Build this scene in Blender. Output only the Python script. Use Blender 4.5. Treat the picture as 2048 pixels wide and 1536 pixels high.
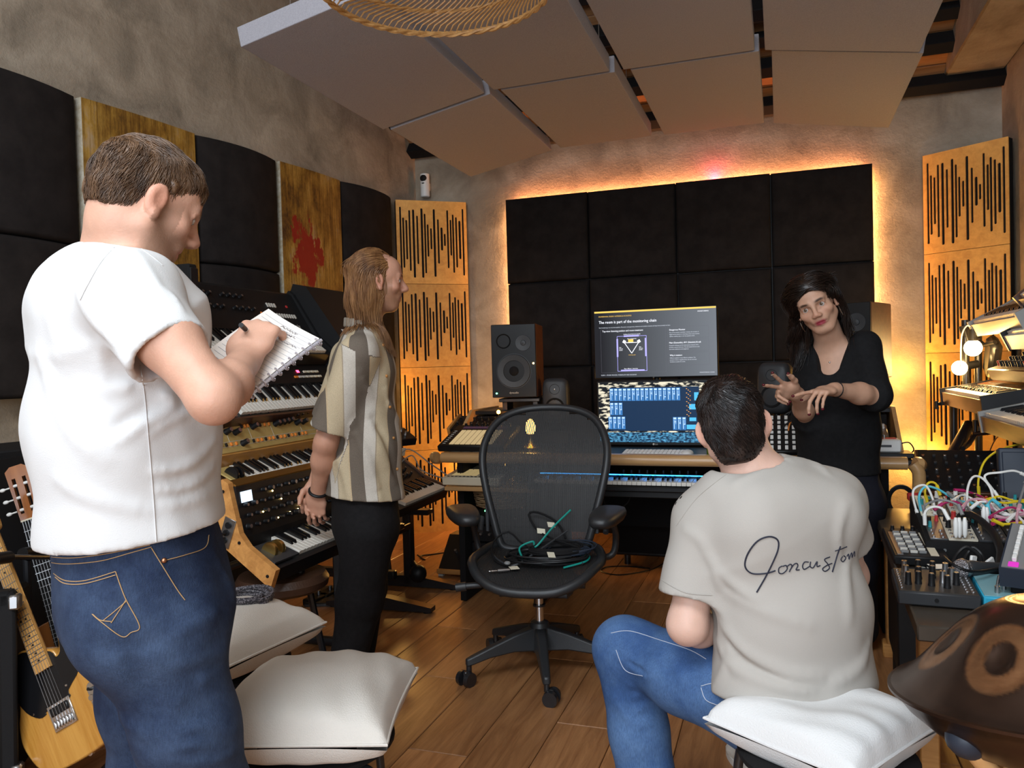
import bpy, bmesh, math, random
import numpy as np
from mathutils import Matrix, Vector, noise as mnoise
for o in list(bpy.data.objects): bpy.data.objects.remove(o)
random.seed(7); rng = np.random.default_rng(7)
SC = bpy.context.scene; COL = SC.collection
R = math.radians

# ------------------------------------------------------------------ camera, exposure
FPX, CAMZ, PITCH, ROLL = 1560.0, 1.25, R(1.25), 0.027
cd = bpy.data.cameras.new('camera'); cam = bpy.data.objects.new('camera', cd); COL.objects.link(cam)
cd.sensor_width = 36.0; cd.lens = FPX * 36.0 / 2048.0; cd.clip_start = 0.05; cd.clip_end = 100
_f = Vector((0, math.cos(PITCH), -math.sin(PITCH))); _u0 = Vector((0, math.sin(PITCH), math.cos(PITCH))); _r0 = Vector((1, 0, 0))
_r = math.cos(ROLL) * _r0 - math.sin(ROLL) * _u0; _u = math.cos(ROLL) * _u0 + math.sin(ROLL) * _r0
cam.matrix_world = Matrix(((_r.x, _u.x, -_f.x, 0), (_r.y, _u.y, -_f.y, 0), (_r.z, _u.z, -_f.z, CAMZ), (0, 0, 0, 1)))
SC.camera = cam
SC.view_settings.view_transform = 'Standard'; SC.view_settings.look = 'None'
SC.view_settings.exposure = 0.45; SC.view_settings.gamma = 1.0; SC.view_settings.use_curve_mapping = False

def P(px, py, Y):                      # point on the sight line of a picture point, at depth Y
    d = _f * FPX + _r * (px - 1024) - _u * (py - 768)
    return Vector((0, 0, CAMZ)) + d * (Y / d.y)
def PZ(px, py, z):                     # the same, where it meets a height
    d = _f * FPX + _r * (px - 1024) - _u * (py - 768)
    return Vector((0, 0, CAMZ)) + d * ((z - CAMZ) / d.z)
UB = Vector((.9455, -.3256, 0)).normalized(); NB = Vector((-.3256, -.9455, 0)).normalized(); B0 = Vector((.697, 5.75, 0))
DL = Vector((-.434, -.90, 0)).normalized(); NL = Vector((.90, -.434, 0)).normalized(); L0 = Vector((-.724, 6.24, 0))
ANG_B = math.atan2(UB.y, UB.x)         # heading of the back wall
ANG_L = math.atan2(DL.y, DL.x)
def BW(t, off, z): return B0 + UB * t + NB * off + Vector((0, 0, z))     # along the back wall, off it, up
def LW(s, off, z): return L0 + DL * s + NL * off + Vector((0, 0, z))
RC = Vector((3.113, 4.918, 0))         # corner of back and right wall
def RW(s, off, z): return RC + NB * s - UB * off + Vector((0, 0, z))     # along the right wall towards the camera

# ------------------------------------------------------------------ world and lights
w = bpy.data.worlds.new('world'); SC.world = w; w.use_nodes = True
w.node_tree.nodes['Background'].inputs[0].default_value = (.75, .85, 1, 1)
w.node_tree.nodes['Background'].inputs[1].default_value = 0.4
def area(name, loc, target, sx, sy, power, col, spread=None):
    l = bpy.data.lights.new(name, 'AREA'); l.shape = 'RECTANGLE'; l.size = sx; l.size_y = sy; l.energy = power; l.color = col
    if spread: l.spread = spread
    o = bpy.data.objects.new(name, l); COL.objects.link(o); o.location = loc
    o.rotation_euler = (Vector(target) - Vector(loc)).to_track_quat('-Z', 'Y').to_euler(); return o
def point(name, loc, power, col, r=.03):
    l = bpy.data.lights.new(name, 'POINT'); l.energy = power; l.color = col; l.shadow_soft_size = r
    o = bpy.data.objects.new(name, l); COL.objects.link(o); o.location = loc; return o
WARM = (1, .52, .13); WARM2 = (1, .70, .36); ORNG = (1, .42, .14)
area('daylight_window', BW(1.0, 8.05, 1.8), BW(.6, 3.0, 1.2), 3.2, 1.9, 100, (.80, .90, 1))
area('daylight_rooflight', BW(.3, 5.9, 3.66), BW(.3, 4.7, 0), 2.6, 1.8, 130, (.83, .92, 1))

# ------------------------------------------------------------------ materials
def mat(name, col, rough=.6, metal=0., col2=None, nscale=8., bump=0., bscale=60., emis=None, estr=0., spec=.5, detail=4., stretch=None, coat=0., lo=.35, hi=.65, trans=0.):
    m = bpy.data.materials.new(name); m.use_nodes = True; nt = m.node_tree; b = nt.nodes['Principled BSDF']
    b.inputs['Base Color'].default_value = (*col, 1); b.inputs['Roughness'].default_value = rough; b.inputs['Metallic'].default_value = metal
    b.inputs['Specular IOR Level'].default_value = spec
    if coat: b.inputs['Coat Weight'].default_value = coat; b.inputs['Coat Roughness'].default_value = .12
    if trans: b.inputs['Transmission Weight'].default_value = trans
    if emis: b.inputs['Emission Color'].default_value = (*emis, 1); b.inputs['Emission Strength'].default_value = estr
    if col2 or bump:
        tc = nt.nodes.new('ShaderNodeTexCoord'); mp = nt.nodes.new('ShaderNodeMapping'); nt.links.new(tc.outputs['Object'], mp.inputs[0])
        if stretch: mp.inputs['Scale'].default_value = stretch
    if col2:
        n = nt.nodes.new('ShaderNodeTexNoise'); n.inputs['Scale'].default_value = nscale; n.inputs['Detail'].default_value = detail; n.inputs['Roughness'].default_value = .65
        nt.links.new(mp.outputs[0], n.inputs['Vector'])
        r = nt.nodes.new('ShaderNodeValToRGB'); r.color_ramp.elements[0].color = (*col, 1); r.color_ramp.elements[1].color = (*col2, 1)
        r.color_ramp.elements[0].position = lo; r.color_ramp.elements[1].position = hi
        nt.links.new(n.outputs['Fac'], r.inputs[0]); nt.links.new(r.outputs[0], b.inputs['Base Color'])
    if bump:
        n2 = nt.nodes.new('ShaderNodeTexNoise'); n2.inputs['Scale'].default_value = bscale; n2.inputs['Detail'].default_value = 5
        nt.links.new(mp.outputs[0], n2.inputs['Vector'])
        bp = nt.nodes.new('ShaderNodeBump'); bp.inputs['Strength'].default_value = bump; bp.inputs['Distance'].default_value = .01
        nt.links.new(n2.outputs['Fac'], bp.inputs['Height']); nt.links.new(bp.outputs[0], b.inputs['Normal'])
    return m
def wood(name, c1, c2, scale=(1, 1, 1), rough=.45, coat=0., bands=6., c3=None, dist=5.):
    # long grain along local x after the mapping
    m = bpy.data.materials.new(name); m.use_nodes = True; nt = m.node_tree; b = nt.nodes['Principled BSDF']
    b.inputs['Roughness'].default_value = rough
    if coat: b.inputs['Coat Weight'].default_value = coat; b.inputs['Coat Roughness'].default_value = .15
    tc = nt.nodes.new('ShaderNodeTexCoord'); oi = nt.nodes.new('ShaderNodeObjectInfo')
    mp = nt.nodes.new('ShaderNodeMapping'); mp.inputs['Scale'].default_value = scale; nt.links.new(tc.outputs['Object'], mp.inputs[0])
    ad = nt.nodes.new('ShaderNodeVectorMath'); ad.operation = 'ADD'; nt.links.new(mp.outputs[0], ad.inputs[0])
    ml = nt.nodes.new('ShaderNodeMath'); ml.operation = 'MULTIPLY'; ml.inputs[1].default_value = 37; nt.links.new(oi.outputs['Random'], ml.inputs[0])
    nt.links.new(ml.outputs[0], ad.inputs[1])
    n = nt.nodes.new('ShaderNodeTexNoise'); n.inputs['Scale'].default_value = bands; n.inputs['Detail'].default_value = 6; n.inputs['Roughness'].default_value = .7; n.inputs['Distortion'].default_value = dist * .1
    nt.links.new(ad.outputs[0], n.inputs['Vector'])
    r = nt.nodes.new('ShaderNodeValToRGB'); e = r.color_ramp.elements; e[0].color = (*c1, 1); e[1].color = (*c2, 1); e[0].position = .34; e[1].position = .64
    if c3: x = e.new(.3); x.color = (*c3, 1); e[0].position = .22; e[0].color = (*c3, 1); e[1].color = (*c1, 1); e[1].position = .34; e[2].color = (*c2, 1)
    nt.links.new(n.outputs['Fac'], r.inputs[0])
    hv = nt.nodes.new('ShaderNodeHueSaturation'); nt.links.new(r.outputs[0], hv.inputs['Color'])
    mr = nt.nodes.new('ShaderNodeMapRange'); mr.inputs['To Min'].default_value = .78; mr.inputs['To Max'].default_value = 1.2
    nt.links.new(oi.outputs['Random'], mr.inputs[0]); nt.links.new(mr.outputs[0], hv.inputs['Value'])
    nt.links.new(hv.outputs[0], b.inputs['Base Color'])
    bp = nt.nodes.new('ShaderNodeBump'); bp.inputs['Strength'].default_value = .12; bp.inputs['Distance'].default_value = .004
    nt.links.new(n.outputs['Fac'], bp.inputs['Height']); nt.links.new(bp.outputs[0], b.inputs['Normal'])
    return m
def emit(name, col, s):
    m = bpy.data.materials.new(name); m.use_nodes = True; nt = m.node_tree; b = nt.nodes['Principled BSDF']
    b.inputs['Base Color'].default_value = (*[c * .04 for c in col], 1); b.inputs['Specular IOR Level'].default_value = .15; b.inputs['Emission Color'].default_value = (*col, 1); b.inputs['Emission Strength'].default_value = s
    return m
M = {}
M['black'] = mat('black_plastic', (.008, .008, .009), .45, spec=.32)
M['blackmatte'] = mat('matte_black', (.007, .0065, .007), .8, bump=.15, bscale=250, spec=.25)
M['blackmetal'] = mat('black_metal', (.014, .014, .016), .3, .0, spec=.7)
M['graphite'] = mat('graphite_plastic', (.020, .021, .023), .42, bump=.08, bscale=400)
M['dgrey'] = mat('dark_grey', (.03, .032, .036), .5)
M['navy'] = mat('dark_blue_grey', (.02, .028, .045), .5)
M['grey'] = mat('grey_plastic', (.2, .2, .2), .5)
M['white'] = mat('white_plastic', (.78, .77, .74), .4)
M['whitekey'] = mat('white_key', (.80, .76, .68), .28)
M['blackkey'] = mat('black_key', (.006, .006, .007), .25)
M['chrome'] = mat('chrome', (.75, .75, .76), .18, 1.)
M['steel'] = mat('steel', (.45, .45, .46), .35, 1.)
M['brass'] = mat('gold_metal', (.75, .5, .16), .32, 1.)
M['copper'] = mat('copper_rivet', (.45, .22, .12), .4, 1.)
M['cream'] = mat('cream_plastic', (.72, .64, .48), .5)
M['red'] = mat('red_plastic', (.5, .03, .03), .5)
M['orange'] = mat('orange_plastic', (.75, .22, .03), .5)
M['legend'] = mat('printed_legend', (.55, .53, .48), .6)
M['tape'] = mat('label_tape', (.75, .70, .55), .6)
M['ledw'] = emit('warm_led', (1, .66, .22), 9); M['ledg'] = emit('green_led', (.1, 1, .3), 9); M['ledr'] = emit('red_led', (1, .05, .12), 6)
M['bluelight'] = emit('blue_key_light', (.03, .32, 1), 5)
M['cheekwood'] = wood('cheek_wood', (.40, .17, .045), (.62, .30, .09), (1, 9, 9), .4, bands=2.2)
M['darkwood'] = wood('dark_wood', (.055, .02, .01), (.13, .05, .02), (1, 8, 8), .35, .3, bands=3)
M['oak'] = wood('honey_oak', (.58, .28, .065), (.72, .39, .10), (7, 7, .8), .42, bands=3)
M['deskwood'] = wood('desk_beech', (.55, .30, .12), (.68, .40, .17), (.8, 7, 7), .35, .3, bands=3)

# ------------------------------------------------------------------ mesh builder
class MB:
    def __init__(self, T=None): self.v = []; self.f = []; self.T = T or Matrix.Identity(4); self.mi = []; self.cur = 0
    def add(self, vs, fs):
        n = len(self.v); T = self.T
        self.v += [T @ Vector(p) for p in vs]; self.f += [tuple(i + n for i in q) for q in fs]; self.mi += [self.cur] * len(fs); return self
    def box(self, c, s, b=0., rot=None):
        hx, hy, hz = s[0] / 2, s[1] / 2, s[2] / 2; c = Vector(c); Q = rot.to_matrix() if rot is not None and hasattr(rot, 'to_matrix') else rot
        tr = (lambda p: c + (Q @ Vector(p))) if Q is not None else (lambda p: c + Vector(p))
        if b <= 0:
            vs = [tr((x * hx, y * hy, z * hz)) for x in (-1, 1) for y in (-1, 1) for z in (-1, 1)]
            return self.add(vs, [(0, 1, 3, 2), (4, 6, 7, 5), (0, 4, 5, 1), (2, 3, 7, 6), (0, 2, 6, 4), (1, 5, 7, 3)])
        b = min(b, hx * .95, hy * .95, hz * .95); vs = []; ix = {}
        for x in (-1, 1):
            for y in (-1, 1):
                for z in (-1, 1):
                    for a in range(3):
                        p = [x * (hx - b), y * (hy - b), z * (hz - b)]; p[a] = (x * hx, y * hy, z * hz)[a]
                        ix[(x, y, z, a)] = len(vs); vs.append(tr(p))
        fs = []
        for a in range(3):
            o1, o2 = (a + 1) % 3, (a + 2) % 3
            for s_ in (-1, 1):
                def k(i, j): 
                    q = [0, 0, 0]; q[a] = s_; q[o1] = i; q[o2] = j; return ix[(*q, a)]
                q = [k(-1, -1), k(1, -1), k(1, 1), k(-1, 1)]; fs.append(tuple(q if s_ > 0 else q[::-1]))
            for i in (-1, 1):
                for j in (-1, 1):
                    def e(t, ax):
                        q = [0, 0, 0]; q[a] = t; q[o1] = i; q[o2] = j; return ix[(*q, ax)]
                    q = [e(-1, o1), e(1, o1), e(1, o2), e(-1, o2)]; fs.append(tuple(q if i * j < 0 else q[::-1])[::-1])
        for x in (-1, 1):
            for y in (-1, 1):
                for z in (-1, 1):
                    q = [ix[(x, y, z, 0)], ix[(x, y, z, 1)], ix[(x, y, z, 2)]]; fs.append(tuple(q if x * y * z > 0 else q[::-1]))
        return self.add(vs, fs)
    def cyl(self, p0, p1, r0, r1=None, n=16, caps=True):
        r1 = r0 if r1 is None else r1; p0 = Vector(p0); p1 = Vector(p1); d = (p1 - p0).normalized()
        a = d.orthogonal().normalized(); b = d.cross(a); vs = []
        for i in range(n):
            t = 2 * math.pi * i / n; q = a * math.cos(t) + b * math.sin(t); vs += [p0 + q * r0, p1 + q * r1]
        fs = [(2 * i, 2 * ((i + 1) % n), 2 * ((i + 1) % n) + 1, 2 * i + 1) for i in range(n)]
        if caps: fs += [tuple(2 * i for i in range(n))[::-1], tuple(2 * i + 1 for i in range(n))]
        return self.add(vs, fs)
    def tube(self, pts, r, n=8, closed=False, caps=True):
        pts = [Vector(p) for p in pts]; k = len(pts); rr = r if isinstance(r, (list, tuple)) else [r] * k
        vs = []; fs = []; nrm = None
        for i, p in enumerate(pts):
            d = (pts[(i + 1) % k] - pts[i - 1]) if closed else (pts[min(i + 1, k - 1)] - pts[max(i - 1, 0)])
            if d.length < 1e-9: d = Vector((0, 0, 1))
            d.normalize()
            if nrm is None: nrm = d.orthogonal().normalized()
            else:
                nrm = nrm - d * nrm.dot(d)
                nrm = nrm.normalized() if nrm.length > 1e-6 else d.orthogonal().normalized()
            bi = d.cross(nrm)
            for j in range(n):
                t = 2 * math.pi * j / n; vs.append(p + (nrm * math.cos(t) + bi * math.sin(t)) * rr[i])
        for i in range(k if closed else k - 1):
            i2 = (i + 1) % k
            for j in range(n): j2 = (j + 1) % n; fs.append((i * n + j, i * n + j2, i2 * n + j2, i2 * n + j))
        if not closed and caps: fs += [tuple(range(n))[::-1], tuple((k - 1) * n + j for j in range(n))]
        return self.add(vs, fs)
    def lathe(self, prof, n=32, c=(0, 0, 0), ax='z'):
        vs = []; c = Vector(c); k = len(prof)
        for i in range(n):
            t = 2 * math.pi * i / n; ct, st = math.cos(t), math.sin(t)
            for r, h in prof: vs.append(c + (Vector((r * ct, r * st, h)) if ax == 'z' else Vector((r * ct, h, -r * st)) if ax == 'y' else Vector((h, r * ct, r * st))))
        fs = [(i * k + j, ((i + 1) % n) * k + j, ((i + 1) % n) * k + j + 1, i * k + j + 1) for i in range(n) for j in range(k - 1)]
        return self.add(vs, fs)
    def sph(self, c, r, n=16, m=10, sc=(1, 1, 1)):
        prof = [(r * math.sin(math.pi * j / m), -r * math.cos(math.pi * j / m)) for j in range(m + 1)]; vs = []; c = Vector(c)
        for i in range(n):
            t = 2 * math.pi * i / n
            for a, h in prof: vs.append(c + Vector((a * math.cos(t) * sc[0], a * math.sin(t) * sc[1], h * sc[2])))
        k = m + 1
        return self.add(vs, [(i * k + j, ((i + 1) % n) * k + j, ((i + 1) % n) * k + j + 1, i * k + j + 1) for i in range(n) for j in range(m)])
    def prism(self, pts, h0, h1, ax='z'):
        k = len(pts); f = {'z': lambda x, y, h: (x, y, h), 'y': lambda x, y, h: (x, h, y), 'x': lambda x, y, h: (h, x, y)}[ax]
        vs = [f(x, y, h0) for x, y in pts] + [f(x, y, h1) for x, y in pts]
        fs = [tuple(range(k))[::-1], tuple(range(k, 2 * k))] + [(i, (i + 1) % k, (i + 1) % k + k, i + k) for i in range(k)]
        if ax == 'y': fs = [q[::-1] for q in fs]
        return self.add(vs, fs)
    def grid(self, fn, nu, nv, cu=False, cv=False):
        vs = [fn(i / (nu if cu else nu - 1), j / (nv if cv else nv - 1)) for i in range(nu) for j in range(nv)]
        fs = [(i * nv + j, ((i + 1) % nu) * nv + j, ((i + 1) % nu) * nv + (j + 1) % nv, i * nv + (j + 1) % nv) for i in range(nu if cu else nu - 1) for j in range(nv if cv else nv - 1)]
        return self.add(vs, fs)
    def mesh(self, name, m=None, smooth=True, ang=38):
        me = bpy.data.meshes.new(name); me.from_pydata([tuple(p) for p in self.v], [], self.f)
        if m is not None:
            for x in (m if isinstance(m, (list, tuple)) else [m]): me.materials.append(x)
        if any(self.mi): me.polygons.foreach_set('material_index', self.mi)
        bm = bmesh.new(); bm.from_mesh(me); bmesh.ops.recalc_face_normals(bm, faces=bm.faces); bm.to_mesh(me); bm.free()
        if smooth:
            me.polygons.foreach_set('use_smooth', [True] * len(me.polygons))
            me.set_sharp_from_angle(angle=R(ang))
        me.update(); return me
    def build(self, name, m, parent=None, world=False, **kw):
        if world and parent is not None:
            I = PM[parent].inverted(); self.v = [I @ p for p in self.v]
        return link(name, self.mesh(name, m, **kw), parent)
PM = {}                                # world matrix of every thing's root
def link(name, me, parent=None, loc=None, rot=None, scale=None):
    o = bpy.data.objects.new(name, me); COL.objects.link(o)
    if parent is not None: o.parent = parent
    if loc is not None: o.location = loc
    if rot is not None: o.rotation_euler = rot
    if scale is not None: o.scale = scale
    return o
def tag(o, label=None, cat=None, group=None, kind=None):
    if label: o['label'] = label
    if cat: o['category'] = cat
    if group: o['group'] = group
    if kind: o['kind'] = kind
    return o
def thing(name, label, cat, loc=(0, 0, 0), rz=0., rx=0., group=None, mw=None):
    o = bpy.data.objects.new(name, None); COL.objects.link(o); o.empty_display_size = .05
    m = mw if mw is not None else Matrix.Translation(Vector(loc)) @ Matrix.Rotation(rz, 4, 'Z') @ Matrix.Rotation(rx, 4, 'X')
    o.matrix_world = m; PM[o] = m.copy(); return tag(o, label, cat, group)
def struct(name, mb, m, parent=None, **kw):
    o = mb.build(name, m, parent, **kw)
    if parent is None: o['kind'] = 'structure'
    return o
def flat_curve(splines, half, bevel=0.):
    """filled outline with holes -> mesh lying in xy, thickness 2*half"""
    c = bpy.data.curves.new('outline', 'CURVE'); c.dimensions = '2D'; c.fill_mode = 'BOTH'; c.extrude = half; c.bevel_depth = bevel; c.bevel_resolution = 1
    for s in splines:
        sp = c.splines.new('POLY'); sp.points.add(len(s) - 1); sp.use_cyclic_u = True
        for p, q in zip(sp.points, s): p.co = (q[0], q[1], 0, 1)
    o = bpy.data.objects.new('outline', c); COL.objects.link(o)
    me = bpy.data.meshes.new_from_object(o.evaluated_get(bpy.context.evaluated_depsgraph_get()))
    bpy.data.objects.remove(o); bpy.data.curves.remove(c); return me
def text_mesh(s, size, m, ext=.0004, align='LEFT'):
    c = bpy.data.curves.new('lettering', 'FONT'); c.body = s; c.size = size; c.extrude = ext; c.align_x = align; c.resolution_u = 2
    o = bpy.data.objects.new('lettering', c); COL.objects.link(o)
    me = bpy.data.meshes.new_from_object(o.evaluated_get(bpy.context.evaluated_depsgraph_get()))
    bpy.data.objects.remove(o); bpy.data.curves.remove(c); me.materials.clear(); me.materials.append(m); return me
def setmat(me, m): me.materials.clear(); me.materials.append(m); return me
def spl(pts, n=8, closed=False):       # Catmull-Rom through points
    pts = [Vector(p) for p in pts]; k = len(pts); out = []
    for i in range(k if closed else k - 1):
        g = (lambda j: pts[j % k]) if closed else (lambda j: pts[min(max(j, 0), k - 1)])
        a, b, c, d = g(i - 1), g(i), g(i + 1), g(i + 2)
        for j in range(n):
            t = j / n; out.append(.5 * ((2 * b) + (c - a) * t + (2 * a - 5 * b + 4 * c - d) * t * t + (3 * b - a - 3 * c + d) * t ** 3))
    if not closed: out.append(pts[-1])
    return out
# ------------------------------------------------------------------ room shell
def plaster(name, c1, c2, c3):
    m = bpy.data.materials.new(name); m.use_nodes = True; nt = m.node_tree; b = nt.nodes['Principled BSDF']; b.inputs['Roughness'].default_value = .72
    tc = nt.nodes.new('ShaderNodeTexCoord')
    n1 = nt.nodes.new('ShaderNodeTexNoise'); n1.inputs['Scale'].default_value = 3.2; n1.inputs['Detail'].default_value = 7; n1.inputs['Roughness'].default_value = .62; n1.inputs['Distortion'].default_value = .6
    nt.links.new(tc.outputs['Object'], n1.inputs['Vector'])
    r = nt.nodes.new('ShaderNodeValToRGB'); e = r.color_ramp.elements; e[0].color = (*c1, 1); e[0].position = .33; e[1].color = (*c3, 1); e[1].position = .7
    x = e.new(.5); x.color = (*c2, 1); nt.links.new(n1.outputs['Fac'], r.inputs[0]); nt.links.new(r.outputs[0], b.inputs['Base Color'])
    n2 = nt.nodes.new('ShaderNodeTexNoise'); n2.inputs['Scale'].default_value = 38; n2.inputs['Detail'].default_value = 8; n2.inputs['Roughness'].default_value = .7
    nt.links.new(tc.outputs['Object'], n2.inputs['Vector'])
    bp = nt.nodes.new('ShaderNodeBump'); bp.inputs['Strength'].default_value = .55; bp.inputs['Distance'].default_value = .012
    nt.links.new(n2.outputs['Fac'], bp.inputs['Height']); nt.links.new(bp.outputs[0], b.inputs['Normal']); return m
M['plaster'] = plaster('lime_plaster', (.21, .17, .125), (.34, .275, .205), (.47, .39, .30))
M['plaster2'] = plaster('lime_plaster_pale', (.24, .19, .14), (.35, .285, .21), (.46, .385, .30))
M['ceilwhite'] = mat('white_ceiling', (.72, .70, .66), .8)
M['felt'] = mat('warm_grey_felt', (.34, .335, .37), .95, col2=(.42, .41, .45), nscale=220, bump=.35, bscale=420, spec=.15)
M['panelfab'] = mat('charcoal_fabric', (.014, .0115, .011), .95, col2=(.022, .018, .017), nscale=9, bump=.12, bscale=500, spec=.15)
M['plankwood'] = wood('floor_oak', (.27, .112, .042), (.46, .215, .085), (1.1, 13, 13), .36, .12, bands=2.3, c3=(.20, .08, .03), dist=8)
M['board'] = wood('ceiling_board', (.28, .12, .045), (.42, .20, .08), (1, 8, 8), .6, bands=2)
HB = 3.0
def quad_wall(name, p, q, h0, h1, m, thick=.12, out=None):
    d = (q - p); L = d.length; rz = math.atan2(d.y, d.x)
    b = MB(); b.box((L / 2, -thick / 2, (h0 + h1) / 2), (L, thick, h1 - h0)); o = b.build(name, m, smooth=False)
    o.location = (p.x, p.y, 0); o.rotation_euler = (0, 0, rz); o['kind'] = 'structure'; return o
# each wall's inner face is the line p->q with the room on its left
quad_wall('wall_back', BW(2.70, 0, 0), BW(-1.75, 0, 0), 0, 4.3, M['plaster2'])
quad_wall('wall_left', LW(-.12, 0, 0), LW(9.6, 0, 0), 0, 4.3, M['plaster'])
quad_wall('wall_right', RW(8.3, 0, 0), RW(-.1, 0, 0), 0, 4.3, M['plaster2'])
wr = MB(); N8 = 8.25
rear_l, rear_r = BW(-5.6, N8, 0), BW(2.56, N8, 0)
o = quad_wall('wall_rear', rear_l, rear_r, 0, .75, M['ceilwhite'])
quad_wall('wall_rear_top', rear_l, rear_r, 2.75, 4.3, M['ceilwhite'])
quad_wall('wall_rear_side', rear_l, BW(-.65, N8, 0), .75, 2.75, M['ceilwhite']); quad_wall('wall_rear_pier', BW(2.5, N8, 0), rear_r, .75, 2.75, M['ceilwhite'])
b = MB()
for t in (-.65, .95, 2.5): b.box(Vector((t, 0, 1.75)), (.06, .06, 2.0))
for z in (.78, 2.72): b.box((.93, 0, z), (3.2, .06, .06))
o = b.build('window_1', M['white']); o.location = BW(0, N8 + .06, 0); o.rotation_euler = (0, 0, ANG_B); o['kind'] = 'structure'
# ceiling: board slope over the back, flat white plaster towards the camera
SL, FLAT = .60, 1.25
def CE(t, n): return BW(t, n, 2.985 + SL * min(n, FLAT))
b = MB(); b.add([BW(-1.9, FLAT, 2.985 + SL * FLAT), BW(2.7, FLAT, 2.985 + SL * FLAT), BW(2.7, 8.4, 2.985 + SL * FLAT), BW(-5.9, 8.4, 2.985 + SL * FLAT),
                 BW(-1.9, FLAT, 4.2), BW(2.7, FLAT, 4.2), BW(2.7, 8.4, 4.2), BW(-5.9, 8.4, 4.2)], [(0, 1, 2, 3), (7, 6, 5, 4), (0, 4, 5, 1), (1, 5, 6, 2), (2, 6, 7, 3), (3, 7, 4, 0)])
ceil = struct('ceiling', b, M['ceilwhite'], smooth=False); PM[ceil] = Matrix.Identity(4)
slope_dir = (NB + Vector((0, 0, SL))).normalized(); slope_n = UB.cross(slope_dir).normalized()
if slope_n.z > 0: slope_n = -slope_n
Qs = Matrix((UB, slope_dir, slope_n)).transposed()
for i in range(12):                     # the boards over the back of the room
    n0 = i * .125 + .03; c = BW(.45, 0, 2.985) + slope_dir * (n0 + .06) - slope_n * (.012 + .006 * (i % 3))
    bb = MB(); bb.box((0, 0, 0), (4.4, .121, .02), .003)
    o = link('plank', bb.mesh('ceiling_plank', M['board'], smooth=False), ceil); o.matrix_world = Matrix.Translation(c) @ Qs.to_4x4()
for n0, hh in ((.045, .09), (.36, .10), (.56, .06), (.80, .12), (1.08, .08), (1.32, .12)):
    bb = MB(); bb.box((0, 0, hh / 2), (4.3, .085, hh), .004)
    o = link('beam', bb.mesh('ceiling_beam', M['blackmatte']), ceil); o.matrix_world = Matrix.Translation(BW(.45, 0, 2.985) + slope_dir * n0) @ Qs.to_4x4()
b = MB(); b.box((3.6, .165, .55), (8.2, .33, 1.1), .01); o = struct('trim_1', b, M['plaster2'])
o.location = RW(7.7, 0, 3.005); o.rotation_euler = (0, 0, math.atan2(-NB.y, -NB.x))
b = MB(); b.box((2.2, 0, .06), (4.4, .016, .12), .003); o = struct('baseboard_back', b, M['black']); o.location = BW(-1.75, .01, 0); o.rotation_euler = (0, 0, ANG_B)
# floor with one object per plank
b = MB(); b.box((-1.2, 2.0, -.06), (11, 11.5, .088)); fl = struct('floor', b, M['darkwood'], smooth=False)
ang_p = math.atan2(-NB.y, -NB.x)
row = 0; t = 2.55
while t > -4.2:
    nn = 8.2 - (row * .57) % 1.45
    first = True
    while nn > 0.0:
        L = 1.45 if nn < 8.2 - .01 or not first else 1.45
        n0 = max(nn - L, 0.0); c = BW(t - .105, (nn + n0) / 2, -.006)
        left_lim = (c - L0).dot(NL)
        if left_lim > -.05 and c.y > -1.8:
            bb = MB(); bb.box((0, 0, 0), (nn - n0 - .0025, .2075, .02), .0022)
            o = link('plank', bb.mesh('floor_plank', M['plankwood'], smooth=False), fl); o.matrix_world = Matrix.Translation(c) @ Matrix.Rotation(ang_p, 4, 'Z')
        nn -= L; first = False
    t -= .21; row += 1

# ------------------------------------------------------------------ acoustic treatment
def pillow(w, h, d, bul, nu=10, nv=10, cyl=False):
    """fabric panel in xz, back at y=0, front towards +y"""
    b = MB()
    def front(u, v):
        x, z = (u - .5) * w, (v - .5) * h; ex = min(u, 1 - u) * w; ez = min(v, 1 - v) * h
        e = min(ex, ez); rr = .022; q = d - (rr - math.sqrt(max(rr * rr - (rr - min(e, rr)) ** 2, 0))) + bul * math.sin(math.pi * u) ** .8 * (1 if cyl else math.sin(math.pi * v) ** .8)
        return (x, q, z)
    us = [0, .012, .03] + [.03 + .94 * i / nu for i in range(1, nu)] + [.97, .988, 1]
    vs = []; k = len(us)
    for u in us:
        for v in us: vs.append(front(u, v))
    fs = [(i * k + j, (i + 1) * k + j, (i + 1) * k + j + 1, i * k + j + 1) for i in range(k - 1) for j in range(k - 1)]
    b.add(vs, fs)
    ring = [i * k for i in range(k)] + [(k - 1) * k + j for j in range(1, k)] + [i * k + k - 1 for i in range(k - 2, -1, -1)] + [j for j in range(k - 2, 0, -1)]
    n0 = len(b.v); bk = [(b.v[i].x, 0, b.v[i].z) for i in ring]
    b.v += [Vector(p) for p in bk]; m_ = len(ring)
    b.f += [(ring[i], ring[(i + 1) % m_], n0 + (i + 1) % m_, n0 + i) for i in range(m_)] + [tuple(n0 + i for i in range(m_))]; b.mi += [0] * (m_ + 1); return b
T0, T1, ZT = -.7136, 1.8022, 2.505; PWI = (T1 - T0) / 4; PH = .632
arr = thing('fabric_panel_array', 'dark square fabric acoustic panels with glowing edge on the wall behind the desk', 'acoustic panel', BW(0, 0, 0), ANG_B)
pm = pillow(PWI - .006, PH - .006, .05, .028).mesh('fabric_panel', M['panelfab'], ang=60)
pm2 = pillow(PWI - .006, PH - .006, .062, .045).mesh('fabric_panel_b', M['panelfab'], ang=60)
for i in range(4):
    for j in range(3):
        o = link('panel', pm if (i + j) % 2 else pm2, arr, (T0 + PWI * (i + .5), -.07, ZT - PH * (j + .5)), (0, 0, math.pi))
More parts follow.
